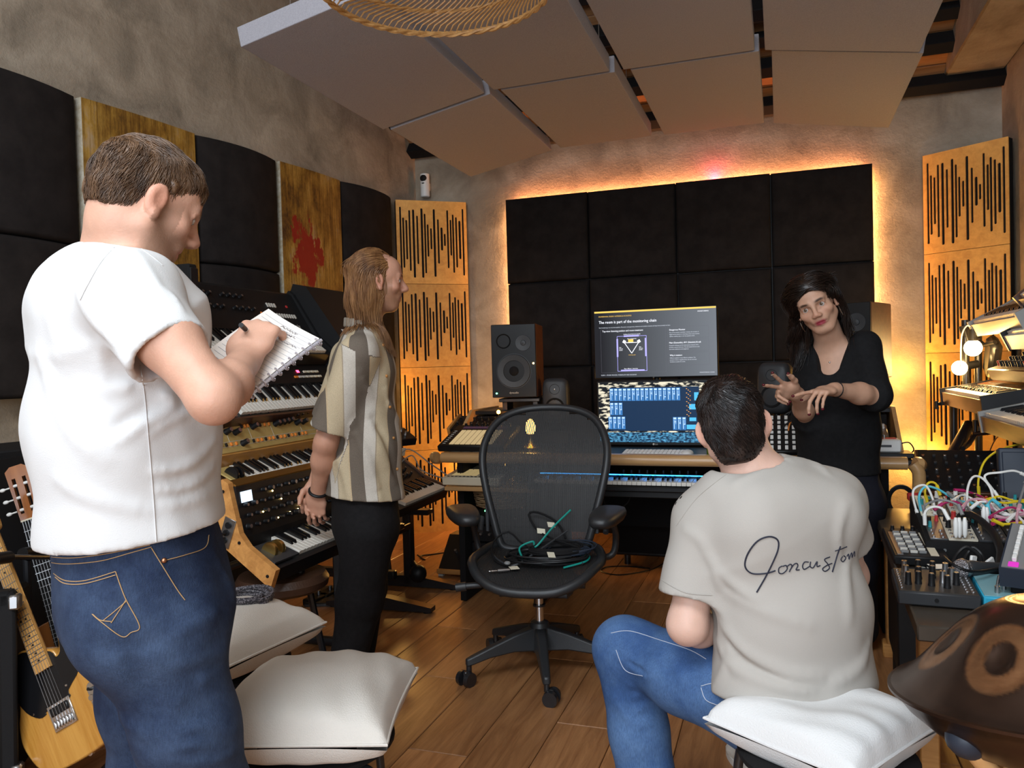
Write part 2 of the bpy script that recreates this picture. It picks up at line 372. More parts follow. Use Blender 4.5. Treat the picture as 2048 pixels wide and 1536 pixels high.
b = MB(); b.box(((T0 + T1) / 2, -.055, ZT - 1.5 * PH), (T1 - T0 - .01, .03, 3 * PH - .01)); b.build('backing_frame', M['black'], arr)
led = MB()
led.box(((T0 + T1) / 2, -.032, ZT - .006), (T1 - T0 - .1, .012, .004)); led.box((T0 + .006, -.032, ZT - 1.5 * PH), (.004, .012, 3 * PH - .1)); led.box((T1 - .006, -.032, ZT - 1.5 * PH), (.004, .012, 3 * PH - .1))
led.build('led_strip', emit('led_strip_glow', (1, .40, .14), 2.5), arr)
def wallstrip(name, p, q, out, power, col, wdt=.02):
    l = bpy.data.lights.new(name, 'AREA'); l.shape = 'RECTANGLE'; l.size = (q - p).length; l.size_y = wdt; l.energy = power; l.color = col
    o = bpy.data.objects.new(name, l); COL.objects.link(o); x = (q - p).normalized(); z = -out.normalized(); y = z.cross(x)
    o.matrix_world = Matrix.Translation((p + q) / 2) @ Matrix((x, y, z)).transposed().to_4x4(); return o
wallstrip('led_top', BW(T0 + .05, .022, ZT - .035), BW(T1 - .05, .022, ZT - .035), Vector((0, 0, 1)) - NB * .12, 14, (1, .37, .14))
wallstrip('led_left', BW(T0 + .03, .022, ZT - .04), BW(T0 + .03, .022, .75), -UB - NB * .12, 6.5, (1, .50, .20))
wallstrip('led_right', BW(T1 - .03, .022, ZT - .04), BW(T1 - .03, .022, .75), UB - NB * .12, 8, (1, .46, .15))
_q = (P(1427, 362, 5.4) - B0).dot(UB); point('red_led', BW(_q, .05, ZT + .03), 1.3, (1, .02, .14), .006)

# left wall: dark bulging panels and gold canvases
def lwall_panel(s0, s1, rows, name, label, group=None):
    t = thing(name, label, 'acoustic panel', LW((s0 + s1) / 2, 0, 0), ANG_L, group=group)
    me = pillow(abs(s1 - s0) - .008, .676, .06, .06, cyl=True).mesh('dark_panel', M['panelfab'], ang=60)
    for j in range(rows): link('panel', me, t, (0, .01, 2.535 - .682 * (j + .5)))
lwall_panel(2.94, 3.62, 2, 'dark_wall_panel', 'dark grey fabric wall panels behind the man in white, left of the first gold canvas')
lwall_panel(1.652, 2.265, 3, 'dark_wall_panel', 'dark grey fabric wall panels between the two gold canvases')
lwall_panel(.45, 1.052, 3, 'dark_wall_panel', 'dark fabric wall panels behind the long haired man, between gold canvas and slotted wood')
def gold_mat(name, seed, red):
    m = bpy.data.materials.new(name); m.use_nodes = True; nt = m.node_tree; b = nt.nodes['Principled BSDF']; b.inputs['Roughness'].default_value = .5
    tc = nt.nodes.new('ShaderNodeTexCoord'); mp = nt.nodes.new('ShaderNodeMapping'); mp.inputs['Location'].default_value = (seed, seed * 2, 0); mp.inputs['Scale'].default_value = (1, 1, .45)
    nt.links.new(tc.outputs['Object'], mp.inputs[0])
    def noise(s, d=6, src=None):
        n = nt.nodes.new('ShaderNodeTexNoise'); n.inputs['Scale'].default_value = s; n.inputs['Detail'].default_value = d; n.inputs['Roughness'].default_value = .75
        nt.links.new((src or mp).outputs[0], n.inputs['Vector']); return n
    n1 = noise(7, 9); r = nt.nodes.new('ShaderNodeValToRGB'); e = r.color_ramp.elements; e[0].position = .32; e[0].color = (.05, .02, .006, 1); e[1].position = .68; e[1].color = (.42, .30, .17, 1)
    x = e.new(.47); x.color = (.28, .14, .018, 1); x = e.new(.57); x.color = (.42, .24, .045, 1); nt.links.new(n1.outputs['Fac'], r.inputs[0])
    mp2 = nt.nodes.new('ShaderNodeMapping'); mp2.inputs['Scale'].default_value = (14, 14, .6); nt.links.new(tc.outputs['Object'], mp2.inputs[0])
    n2 = noise(4, 6, mp2); r2 = nt.nodes.new('ShaderNodeValToRGB'); r2.color_ramp.elements[0].position = .36; r2.color_ramp.elements[1].position = .56
    r2.color_ramp.elements[0].color = (.28, .2, .15, 1); nt.links.new(n2.outputs['Fac'], r2.inputs[0])
    mx = nt.nodes.new('ShaderNodeMix'); mx.data_type = 'RGBA'; mx.blend_type = 'MULTIPLY'; mx.inputs['Factor'].default_value = .75
    nt.links.new(r.outputs[0], mx.inputs[6]); nt.links.new(r2.outputs[0], mx.inputs[7]); out = mx.outputs[2]
    if red:                                # red paint run with its own outline, around one spot of the canvas
        sub = nt.nodes.new('ShaderNodeVectorMath'); sub.operation = 'SUBTRACT'; sub.inputs[1].default_value = (.08, 0, red); nt.links.new(tc.outputs['Object'], sub.inputs[0])
        sc = nt.nodes.new('ShaderNodeVectorMath'); sc.operation = 'MULTIPLY'; sc.inputs[1].default_value = (3.6, 0, 2.5); nt.links.new(sub.outputs[0], sc.inputs[0])
        ln = nt.nodes.new('ShaderNodeVectorMath'); ln.operation = 'LENGTH'; nt.links.new(sc.outputs[0], ln.inputs[0])
        n3 = noise(5.5, 5); ms = nt.nodes.new('ShaderNodeMath'); ms.operation = 'SUBTRACT'; nt.links.new(n3.outputs['Fac'], ms.inputs[0])
        mm = nt.nodes.new('ShaderNodeMath'); mm.operation = 'MULTIPLY'; mm.inputs[1].default_value = .30; nt.links.new(ln.outputs['Value'], mm.inputs[0]); nt.links.new(mm.outputs[0], ms.inputs[1])
        r3 = nt.nodes.new('ShaderNodeValToRGB'); r3.color_ramp.elements[0].position = .38; r3.color_ramp.elements[1].position = .42; nt.links.new(ms.outputs[0], r3.inputs[0])
        m3 = nt.nodes.new('ShaderNodeMix'); m3.data_type = 'RGBA'; nt.links.new(r3.outputs[0], m3.inputs['Factor']); nt.links.new(out, m3.inputs[6]); m3.inputs[7].default_value = (.26, .012, .006, 1); out = m3.outputs[2]
    nt.links.new(out, b.inputs['Base Color'])
    bp = nt.nodes.new('ShaderNodeBump'); bp.inputs['Strength'].default_value = .5; bp.inputs['Distance'].default_value = .006; nt.links.new(n1.outputs['Fac'], bp.inputs['Height']); nt.links.new(bp.outputs[0], b.inputs['Normal']); return m
M['canvasedge'] = mat('canvas_edge', (.50, .46, .38), .8, col2=(.35, .28, .18), nscale=30)
for s0, s1, sd, red, lb in ((2.27, 2.935, 1.3, None, 'gold painted canvas with dark flaking, behind the head of the man in white'), (1.057, 1.647, 4.7, .02, 'gold painted canvas with red paint splash, above the synthesizers')):
    t = thing('gold_canvas', lb, 'painting', LW((s0 + s1) / 2, 0, 1.9), ANG_L)
    wd = s1 - s0 - .012; b = MB(); b.box((0, .04, 0), (wd, .08, 1.26), .006); b.build('stretched_canvas', M['canvasedge'], t)
    b = MB(); b.grid(lambda u, v: ((u - .5) * (wd - .008), .0815 + .012 * math.sin(math.pi * u), (v - .5) * 1.255), 9, 3); b.build('painted_face', gold_mat('gold_paint' + str(sd), sd, red), t)

# slotted wood diffusers in both corners
SLX = [(455, 380, 830), (475, 450, 780), (497, 465, 725), (520, 400, 800), (548, 395, 845), (575, 435, 755), (608, 385, 845), (630, 420, 815), (650, 490, 705), (673, 515, 655), (697, 388, 838), (725, 455, 750), (750, 508, 662), (772, 550, 632), (795, 392, 780), (817, 455, 695), (835, 420, 810), (858, 437, 775), (883, 460, 718), (908, 380, 828)]
def slot_panel(w, h, flip=False):
    out = [[(-w / 2, -h / 2), (w / 2, -h / 2), (w / 2, h / 2), (-w / 2, h / 2)]]
    for x, y0, y1 in SLX:
        cx = ((x - 425) / 510 - .5) * w; z1 = (.5 - (y0 - 335) / 550) * h; z0 = (.5 - (y1 - 335) / 550) * h; r_ = .0068 if x not in (608, 697, 548, 750, 883) else .0085
        ring = [(cx + r_ * math.cos(a), z1 - r_ + r_ * math.sin(a)) for a in [math.pi * k / 6 for k in range(7)]] + [(cx + r_ * math.cos(a), z0 + r_ + r_ * math.sin(a)) for a in [math.pi + math.pi * k / 6 for k in range(7)]]
        out.append(ring[::-1])
    return setmat(flat_curve(out, .0045), M['oak'])
def diffuser(p, q, z0, label):
    d = q - p; w = d.length; rz = math.atan2(d.y, d.x)
    t = thing('slotted_wood_diffuser', label, 'diffuser', (p + q) / 2 + Vector((0, 0, 0)), rz)
    me = slot_panel(w - .004, PH - .003)
    for j in range(4): link('panel', me, t, (0, .001, z0 - PH * (j + .5)), (math.pi / 2, 0, 0))
    b = MB(); b.box((0, .032, z0 - 2 * PH), (w - .006, .05, 4 * PH - .01)); b.build('backing', M['blackmatte'], t)
diffuser(LW(.37, .05, 0), BW(-1.055, .05, 0), 2.53, 'honey coloured wooden panels with upright slots, in the corner by the white camera')
diffuser(BW(2.10, .04, 0), RW(.33, .045, 0), 2.53, 'honey coloured wooden panels with upright slots, in the corner behind the globe bulbs')
# hanging felt panels under the ceiling
cl = thing('ceiling_cloud', 'eight grey felt acoustic panels hung in two rows under the ceiling', 'acoustic panel', BW(0, .5, 2.74))
def cloud_panel(tl, tr, zl, zr, n0, n1):
    a, b_, c, d = BW(tl, n0, zl), BW(tr, n0, zr), BW(tr, n1, zr), BW(tl, n1, zl); up = (b_ - a).cross(c - a).normalized()
    if up.z < 0: up = -up
    b = MB(); b.add([a, b_, c, d] + [p + up * .085 for p in (a, b_, c, d)], [(0, 1, 2, 3), (7, 6, 5, 4), (0, 4, 5, 1), (1, 5, 6, 2), (2, 6, 7, 3), (3, 7, 4, 0)])
    o = b.build('panel', M['felt'], cl, world=True, smooth=False)
    bv = o.modifiers.new('edge', 'BEVEL'); bv.width = .004; bv.segments = 2
cols = [((941, 354), (1104, 301)), ((1121, 296), (1303, 272)), ((1328, 270), (1528, 246)), ((1547, 246), (1777, 256))]
def onback(px, py, off):
    d = P(px, py, 1.0) - Vector((0, 0, CAMZ)); k = ((BW(0, off, 0) - Vector((0, 0, CAMZ))).dot(NB)) / d.dot(NB); return Vector((0, 0, CAMZ)) + d * k
for (a, b_) in cols:
    q0, q1 = onback(*a, .5), onback(*b_, .5); t0, t1 = (q0 - B0).dot(UB), (q1 - B0).dot(UB)
    cloud_panel(t0, t1, q0.z, q1.z, .5, 1.70); cloud_panel(t0 - .03, t1 - .02, q0.z - .004, q1.z - .004, 1.73, 2.95)
    for n_ in (.7, 1.5, 1.95, 2.75):
        for t_, z_ in ((t0 + .08, q0.z), (t1 - .12, q1.z)):
            b = MB(); b.cyl(BW(t_, n_, z_ + .08), BW(t_, n_, 2.985 + SL * min(n_, FLAT)), .0018, n=5); b.build('hanging_wire', M['steel'], cl, world=True)

t = thing('low_cabinet', 'low black cabinet along the left wall, in the dark behind the guitars', 'cabinet', LW(3.25, .22, 0), ANG_L)
b = MB(); b.box((0, 0, .5), (1.5, .40, .98), .006); b.build('carcass', M['blackmatte'], t)
for x in (-.375, .375): b = MB(); b.box((x, .205, .5), (.73, .018, .93), .004); o = b.build('door', M['black'], t); b = MB(); b.cyl((x * .2, .222, .5), (x * .2, .222, .62), .006, n=8); b.build('handle', M['dgrey'], o)
# ------------------------------------------------------------------ keyboards: one builder for all of them
def put(name, me, parent, mb):
    o = bpy.data.objects.new(name, me); COL.objects.link(o); o.parent = parent; o.matrix_basis = mb; return o
def T4(x=0, y=0, z=0): return Matrix.Translation((x, y, z))
def RX(a): return Matrix.Rotation(a, 4, 'X')
def RZ(a): return Matrix.Rotation(a, 4, 'Z')
def RY(a): return Matrix.Rotation(a, 4, 'Y')
_kc = {}
def key_meshes(kl, slim, mw):
    k = (kl, slim, mw.name)
    if k not in _kc:
        b = MB(); b.box((0, kl / 2, -.009 if not slim else -.006), (.0222, kl, .018 if not slim else .012), .0012); w_ = b.mesh('white_key', mw)
        b = MB(); L = kl * .62; b.prism([(0, 0), (.008, .0105), (L, .0125), (L, 0)], -.0052, .0052, 'x'); bk = b.mesh('black_key', M['blackkey'], smooth=False)
        _kc[k] = (w_, bk)
    return _kc[k]
def add_keys(parent, n, x0, y0, z, kl=.14, first=0, slim=False, mw=None, base=None):
    base = base or Matrix.Identity(4); w_, bk = key_meshes(kl, slim, mw or M['whitekey'])
    for i in range(n):
        put('white_key', w_, parent, base @ T4(x0 + .0235 * (i + .5), y0, z))
        if i < n - 1 and (i + first) % 7 in (0, 1, 3, 4, 5): put('black_key', bk, parent, base @ T4(x0 + .0235 * (i + 1), y0 + kl * .37, z))
_kn = {}
def knob_mesh(r, h, kind='black'):
    k = (r, h, kind)
    if k not in _kn:
        b = MB(); n = 14 if r > .006 else 10
        b.lathe([(0, 0), (r, 0), (r * .96, h * .12), (r * .86, h * .2), (r * .8, h), (0, h)], n)
        mm = [M['black'], M['legend']]
        if kind == 'cap': b.cur = 1; b.lathe([(0, h * 1.01), (r * .62, h * 1.01), (r * .62, h * 1.06), (0, h * 1.06)], n); mm = [M['black'], M['steel']]
        elif kind == 'silver': mm = [M['steel'], M['black']]; b.cur = 1; b.box((0, r * .45, h * 1.01), (r * .18, r * .7, h * .05))
        elif kind == 'white': mm = [M['white'], M['black']]; b.cur = 1; b.box((0, r * .45, h * 1.01), (r * .18, r * .7, h * .05))
        elif kind == 'red': mm = [M['red'], M['legend']]; b.cur = 1; b.box((0, r * .45, h * 1.01), (r * .18, r * .7, h * .05))
        elif kind == 'teal': mm = [mat('teal_cap', (.02, .25, .28), .4), M['legend']]
        else: b.cur = 1; b.box((0, r * .45, h * 1.01), (r * .2, r * .7, h * .05))
        b.cur = 0; _kn[k] = b.mesh('knob', mm, ang=30)
    return _kn[k]
_bx = {}
def bxm(sx, sy, sz, m, bev=.001):      # shared small box mesh standing on z=0
    k = (sx, sy, sz, m.name)
    if k not in _bx: b = MB(); b.box((0, 0, sz / 2), (sx, sy, sz), bev); _bx[k] = b.mesh('button', m)
    return _bx[k]
# ------------------------------------------------------------------ desk
D0 = Vector((-.403, 4.08, 0)); DN = (D0 - B0).dot(NB)
MD = Matrix.Translation(D0) @ Matrix.Rotation(ANG_B, 4, 'Z')
def PD(px, py, y):                     # sight line onto the plane y behind the desk front, in desk coordinates
    q = onback(px, py, DN - y) - D0; return Vector((q.dot(UB), -q.dot(NB), q.z))
desk = thing('studio_desk', 'black studio desk with rounded beech front rail, carrying two screens', 'desk', mw=MD)
DW, DZ = 2.25, .80
b = MB(); b.box((DW / 2, .45, DZ - .018), (DW, .84, .036), .004); b.build('desktop', M['black'], desk)
def rail(x0, x1, z, name='front_rail'):
    b = MB(); prof = [(.0, -.028), (-.016, -.026), (-.028, -.014), (-.031, 0), (-.027, .014), (-.014, .024), (.0, .026), (.03, .026), (.03, -.028)]
    b.prism([(y, zz + z) for y, zz in prof], x0, x1, 'x'); return b.build(name, M['deskwood'], desk, ang=50)
rail(.03, DW - .03, DZ - .012)
for x, s in ((.0, 1), (DW, -1)):        # turned-down round ends
    b = MB(); b.tube([(x, -.005, DZ - .012), (x - s * .012, .0, DZ - .012), (x - s * .02, .02, DZ - .02), (x - s * .02, .06, DZ - .03)], [.028, .03, .03, .027], 14); b.build('rail_end', M['deskwood'], desk)
b = MB(); b.tube(spl([(DW - .01, -.01, DZ - .012), (DW + .012, -.012, DZ - .05), (DW + .012, -.01, DZ - .13)], 5), .027, 12); b.build('rail_corner', M['deskwood'], desk)
for x in (.09, .50, 1.72, 2.14):        # leg panels
    b = MB(); b.box((x, .42, .39), (.035, .66, .76), .003); b.build('leg_panel', M['blackmatte'], desk)
b = MB(); b.box((1.1, .80, .5), (2.0, .02, .4)); b.build('modesty_panel', M['blackmatte'], desk)
b = MB(); b.box((.30, .20, .625), (.52, .42, .022), .003); b.build('lower_shelf', M['deskwood'], desk)
b = MB(); b.box((1.11, .17, .622), (1.16, .36, .03), .003); b.build('keyboard_tray', M['black'], desk)
for z in (.62, .46): b = MB(); b.box((1.93, .20, z), (.40, .42, .028), .004); b.build('shelf', M['deskwood'], desk)
for x0, x1 in ((.03, .42), (1.80, 2.22)):   # rack risers with sloping wooden cheeks
    b = MB(); b.box(((x0 + x1) / 2, .66, DZ + .19), (x1 - x0, .40, .02), .002); b.build('riser_top', M['black'], desk)
    b = MB(); b.box(((x0 + x1) / 2, .60, DZ + .09), (x1 - x0 - .05, .30, .16), .002); b.build('riser_body', M['blackmatte'], desk)
    for x in ((x0,) if x0 < 1 else (x1,)): b = MB(); b.prism([(.12, DZ), (.86, DZ), (.86, DZ + .21), (.42, DZ + .21)], x - .009, x + .009, 'x'); b.build('riser_cheek', M['deskwood'], desk, smooth=False)

# left bay: pad controller, white groovebox, basket, rack, floor unit
q = PD(872, 897, .02)
t = thing('pad_controller', 'black grid controller with cream pads on the desk end by the slotted wood', 'controller', mw=MD @ T4(q.x + .005, .03, DZ + .012) @ RX(R(17)))
PAD = emit('lit_pad', (.95, .70, .36), .42)
b = MB(); b.box((.185, .15, .018), (.37, .30, .036), .006); b.build('body', M['black'], t)
b = MB(); b.box((.185, .255, .0372), (.26, .03, .001)); b.build('screen', emit('dim_screen', (.25, .12, .2), .15), t)
pm_ = bxm(.0265, .0215, .004, PAD, .0012)
for i in range(8):
    for j in range(8): put('pad', pm_, t, T4(.075 + i * .0305, .03 + j * .0245, .036))
bm_ = bxm(.016, .006, .003, M['legend'], .0008)
for j in range(8): put('button', bm_, t, T4(.030, .03 + j * .0245, .036))
for i in range(9): put('encoder', knob_mesh(.009, .014), t, T4(.06 + i * .032, .283, .036))
for i in range(3): put('foot', bxm(.05, .02, .016, mat('clear_foot', (.6, .58, .5), .2, trans=.5), .003), t, T4(.10 + i * .06, .006, -.014))
q = PD(884, 962, .02)
t = thing('groovebox', 'cream white groovebox with pads on the shelf below the grid controller', 'drum machine', mw=MD @ T4(q.x + .005, .0, .638) @ RX(R(5)))
b = MB(); b.box((.16, .16, .022), (.32, .30, .044), .005); b.build('body', M['cream'], t)
pm_ = bxm(.032, .03, .004, emit('warm_pad', (1, .75, .35), .25), .002)
for i in range(4):
    for j in range(4): put('pad', pm_, t, T4(.055 + i * .036, .07 + j * .036, .044))
bm_ = bxm(.012, .008, .003, M['dgrey'], .001)
for i in range(12): put('button', bm_, t, T4(.03 + i * .022, .03, .044))
for i in range(4):
    for j in range(3): put('button', bm_, t, T4(.21 + i * .02, .06 + j * .018, .044))
b = MB(); b.box((.255, .20, .0445), (.09, .05, .002)); b.build('display', M['blackkey'], t)
for i in range(6): put('knob', knob_mesh(.009, .018), t, T4(.03 + i * .048, .285, .044))
def basket(name, label, c, r, h):
    t = thing(name, label, 'basket', c)
    b = MB(); rows = []
    for k in range(9):
        z = h * k / 8; rr = r * (.9 + .1 * math.sin(math.pi * .5 * k / 8))
        b.tube([(rr * math.cos(a), rr * math.sin(a), z + .003 * math.sin(9 * a + k * 2)) for a in [2 * math.pi * i / 36 for i in range(36)]], h / 15, 6, closed=True)
    o = b.build('woven_wall', mat('seagrass', (.22, .14, .07), .85, col2=(.36, .25, .13), nscale=90, bump=.4, bscale=160), t); o['kind'] = 'stuff'
    b = MB(); b.cyl((0, 0, -.006), (0, 0, .006), r * .9, n=28); b.build('base', M['cheekwood'], t)
    return t
basket('storage_basket', 'round woven seagrass basket under the shelf with the groovebox', MD @ Vector((.30, .17, .525)), .155, .095)
t = thing('rack_unit', 'black rack gear with green light below the basket', 'audio rack', mw=MD @ T4(.295, .36, .12))
for k in range(4):
    b = MB(); b.box((0, 0, .05 + k * .092), (.37, .36, .086), .003); o = b.build('rack_module', M['black'], t)
    for i in range(5): put('knob', knob_mesh(.008, .012, 'silver'), o, T4(-.13 + i * .05, -.18, .05 + k * .092) @ RX(math.pi / 2))
b = MB(); b.sph((-.10, -.184, .36), .005, 8, 6); b.build('power_light', M['ledg'], t)
c_ = PZ(922, 1158, 0)
t = thing('floor_amp', 'low black unit on a wooden base, on the floor behind the office chair', 'audio unit', (c_.x + .10, c_.y + .14, 0), ANG_B)
b = MB(); b.box((0, 0, .035), (.42, .32, .03), .003); b.build('base_board', M['cheekwood'], t)
for x in (-.19, .19): b = MB(); b.box((x, -.13, .01), (.03, .03, .02)); b.build('foot', M['legend'], t)
b = MB(); b.prism([(-.15, .05), (.15, .05), (.15, .22), (.03, .22)], -.2, .2, 'x'); b.build('body', M['black'], t, smooth=False)
for i in range(4): put('knob', knob_mesh(.01, .02, 'silver'), t, T4(-.12 + i * .06, -.06, .135) @ RX(R(45)))

# screens
def screen(name, label, cat, tl, tr, bl, y, tilt=0):
    a, b_, c = PD(*tl, y), PD(*tr, y), PD(*bl, y); wd, hh = b_.x - a.x, a.z - c.z
    t = thing(name, label, cat, mw=MD @ T4((a.x + b_.x) / 2, y, (a.z + c.z) / 2))
    return t, wd, hh
def textpart(s, x, z, size, m, parent, y=-.0242, name='lettering', align='LEFT', sx=1):
    me = text_mesh(s, size, m, .0002, align); return put(name, me, parent, T4(x, y, z) @ RX(math.pi / 2) @ Matrix.Diagonal((sx, 1, 1, 1)))
TW = emit('screen_white', (.9, .92, 1), 1.1); TY = emit('screen_yellow', (1, .62, .12), .9); TG = emit('screen_grey', (.7, .75, .85), .8); TL = emit('screen_lilac', (.45, .42, 1), .9)
t, wd, hh = screen('monitor', 'upper screen showing a dark slide about the monitoring chain', 'monitor', (1188, 622), (1435, 614), (1190, 758), .62)
b = MB(); b.box((0, 0, 0), (wd, .045, hh), .005); b.build('housing', M['black'], t)
def slide_glare():                        # dark slide with screen glare painted into its emission, greyer to the right
    m = emit('slide_with_glare', (.05, .055, .065), .5); nt = m.node_tree; b = nt.nodes['Principled BSDF']
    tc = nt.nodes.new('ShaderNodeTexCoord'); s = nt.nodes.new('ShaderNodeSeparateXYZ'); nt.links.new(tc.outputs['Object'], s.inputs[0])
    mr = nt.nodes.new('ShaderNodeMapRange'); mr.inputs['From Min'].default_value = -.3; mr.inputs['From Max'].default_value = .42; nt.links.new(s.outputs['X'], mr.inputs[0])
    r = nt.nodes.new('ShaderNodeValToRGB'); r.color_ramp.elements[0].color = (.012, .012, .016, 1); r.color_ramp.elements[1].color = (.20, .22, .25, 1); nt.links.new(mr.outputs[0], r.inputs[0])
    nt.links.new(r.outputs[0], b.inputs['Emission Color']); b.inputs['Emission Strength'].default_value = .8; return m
b = MB(); b.box((0, -.0228, 0), (wd - .012, .002, hh - .014)); b.build('screen', slide_glare(), t)
b = MB(); b.box((0, -.0242, hh / 2 - .012), (wd - .014, .001, .009)); b.build('slide_bar', TY, t)
X0, Z0 = -wd / 2, hh / 2; SX, SZ = wd / 722, hh / 405   # zoomed picture units
def sx_(x): return X0 + (x - 25) * SX
def sz_(z): return Z0 - (z - 290) * SZ
textpart('PROFESSIONAL STUDIO / LISTENING & ACOUSTICS', sx_(58), sz_(332), .0095, TY, t, sx=.85)
textpart('MONITORING', sx_(637), sz_(325), .009, TW, t)
textpart('The room is part of the monitoring chain', sx_(58), sz_(370), .0225, TW, t, sx=.86)
textpart('Good monitoring is not only about speakers. Placement, room geometry, treatment and translation decisions all shape how accurately we listen', sx_(58), sz_(397), .0085, TG, t, sx=.8)
textpart('Top-view: listening position and room treatment', sx_(78), sz_(420), .0135, TW, t, sx=.86)
for (x, z, hd, ls) in ((474, 426, 'Dangerous Monitor', ('Acts as the monitor controller. It lowers the monitor of', 'digital and introduces no colouring to the source monitor', 'options, enabling easy to see two positions both.')), (472, 500, 'Main (Dynaudio), AV1 (Genelec) & sub', ('Dynaudio midrange and the main picture. Genelec AV1s', 'provide a second reference. The sub extends the low end', 'and needs calibrations and judgement.')), (474, 572, 'Why it matters', ('Different speakers reveal different problems. The', 'process is what is magnified from the low and treat', 'translation outside the studio.'))):
    textpart(hd, sx_(x), sz_(z), .0125, TW, t, sx=.86)
    for k, l in enumerate(ls): textpart(l, sx_(x), sz_(z + 14 + 11 * k), .0082, TG, t, sx=.84)
def rect_lines(x0, z0, x1, z1, m, wln=.0012, name='outline'):
    b = MB()
    for (a, c, w_, h_) in (((x0 + x1) / 2, z0, x1 - x0, wln), ((x0 + x1) / 2, z1, x1 - x0, wln), (x0, (z0 + z1) / 2, wln, abs(z1 - z0)), (x1, (z0 + z1) / 2, wln, abs(z1 - z0))): b.box((a, -.0242, c), (w_, .0006, h_))
    return b.build(name, m, t)
DG = emit('screen_line', (.3, .3, .36), .35)
for (x0, z0, x1, z1) in ((68, 405, 452, 660), (464, 405, 697, 470), (464, 480, 697, 545), (464, 553, 697, 625)): rect_lines(sx_(x0), sz_(z0), sx_(x1), sz_(z1), DG, .0008)
rect_lines(sx_(167), sz_(448), sx_(340), sz_(652), TL, .0022)
b = MB()
for (x0, z0, x1, z1) in ((207, 443, 297, 452), (163, 462, 172, 568), (331, 462, 340, 568), (186, 644, 326, 652)): b.box(((sx_(x0) + sx_(x1)) / 2, -.0245, (sz_(z0) + sz_(z1)) / 2), (sx_(x1) - sx_(x0), .0006, sz_(z0) - sz_(z1)))
b.build('room_treatment', TL, t)
b = MB(); b.box((sx_(248), -.0245, sz_(476)), (.028, .0006, .017)); b.build('diagram_desk', TY, t)
b = MB()
for p, q in (((207, 482), (252, 548)), ((297, 482), (252, 548)), ((207, 486), (297, 486))): b.tube([(sx_(p[0]), -.0245, sz_(p[1])), (sx_(q[0]), -.0245, sz_(q[1]))], .0019, 5)
for p in ((209, 480), (296, 480)): b.box((sx_(p[0]), -.0246, sz_(p[1])), (.016, .0006, .016), rot=Matrix.Rotation(.5 if p[0] < 250 else -.5, 3, 'Y'))
b.build('listening_triangle', TW, t)
for s, x, z, sz in (('Ceiling cloud between panels', 205, 440, .008), ('Bass management', 228, 466, .007), ('Side\nabsorb.\npanels', 178, 516, .0075), ('Side\nabsorb.\npanels', 296, 516, .0075), ('Rear diffuser / absorber', 205, 641, .008)): textpart(s, sx_(x), sz_(z), sz, TW, t)
textpart('Listening spot', sx_(233), sz_(560), .007, TY, t)
textpart('SLIDE 3 - STUDIO PROCESS, WORKFLOW AND DECISIONS', sx_(65), sz_(677), .009, TG, t, sx=.85); textpart('MONITORING CHAIN', sx_(642), sz_(672), .008, TG, t)
textpart('LG', -.012, -hh / 2 + .0015, .006, M['legend'], t)
b = MB(); b.cyl((0, .03, -hh / 2 - .33), (0, .05, -.02), .02); b.build('stand', M['black'], t)

t, wd, hh = screen('monitor', 'lower screen showing a blue mixer window over a sea picture', 'monitor', (1194, 762), (1436, 761), (1194, 890), .50)
b = MB(); b.box((0, .01, 0), (wd, .05, hh), .005); b.build('housing', M['black'], t)
b = MB(); b.cyl((0, .05, -hh / 2 - .06), (0, .05, 0), .03); b.box((0, .03, -hh / 2 - .055), (.26, .16, .012), .004); b.build('stand', M['black'], t)
def sea_wall():
    m = emit('sea_wallpaper', (.1, .2, .3), .8); nt = m.node_tree; b = nt.nodes['Principled BSDF']; tc = nt.nodes.new('ShaderNodeTexCoord')
    mp = nt.nodes.new('ShaderNodeMapping'); mp.inputs['Scale'].default_value = (14, 1, 40); mp.inputs['Rotation'].default_value = (0, .5, 0); nt.links.new(tc.outputs['Object'], mp.inputs[0])
    n = nt.nodes.new('ShaderNodeTexNoise'); n.inputs['Scale'].default_value = 1.6; n.inputs['Detail'].default_value = 6; nt.links.new(mp.outputs[0], n.inputs['Vector'])
    r = nt.nodes.new('ShaderNodeValToRGB'); r.color_ramp.elements[0].position = .48; r.color_ramp.elements[0].color = (.006, .007, .01, 1); r.color_ramp.elements[1].position = .58; r.color_ramp.elements[1].color = (.9, .82, .62, 1); nt.links.new(n.outputs['Fac'], r.inputs[0])
    mp2 = nt.nodes.new('ShaderNodeMapping'); mp2.inputs['Scale'].default_value = (60, 1, 120); nt.links.new(tc.outputs['Object'], mp2.inputs[0])
    n2 = nt.nodes.new('ShaderNodeTexNoise'); n2.inputs['Scale'].default_value = 1.; n2.inputs['Detail'].default_value = 4; nt.links.new(mp2.outputs[0], n2.inputs['Vector'])
    r2 = nt.nodes.new('ShaderNodeValToRGB'); r2.color_ramp.elements[0].position = .42; r2.color_ramp.elements[0].color = (.005, .02, .06, 1); r2.color_ramp.elements[1].position = .68; r2.color_ramp.elements[1].color = (.12, .45, .75, 1); nt.links.new(n2.outputs['Fac'], r2.inputs[0])
    s = nt.nodes.new('ShaderNodeSeparateXYZ'); nt.links.new(tc.outputs['Object'], s.inputs[0])
    g = nt.nodes.new('ShaderNodeMath'); g.operation = 'GREATER_THAN'; g.inputs[1].default_value = -.105; nt.links.new(s.outputs['Z'], g.inputs[0])
    mx = nt.nodes.new('ShaderNodeMix'); mx.data_type = 'RGBA'; nt.links.new(g.outputs[0], mx.inputs['Factor']); nt.links.new(r2.outputs[0], mx.inputs[6]); nt.links.new(r.outputs[0], mx.inputs[7])
    nt.links.new(mx.outputs[2], b.inputs['Emission Color']); return m
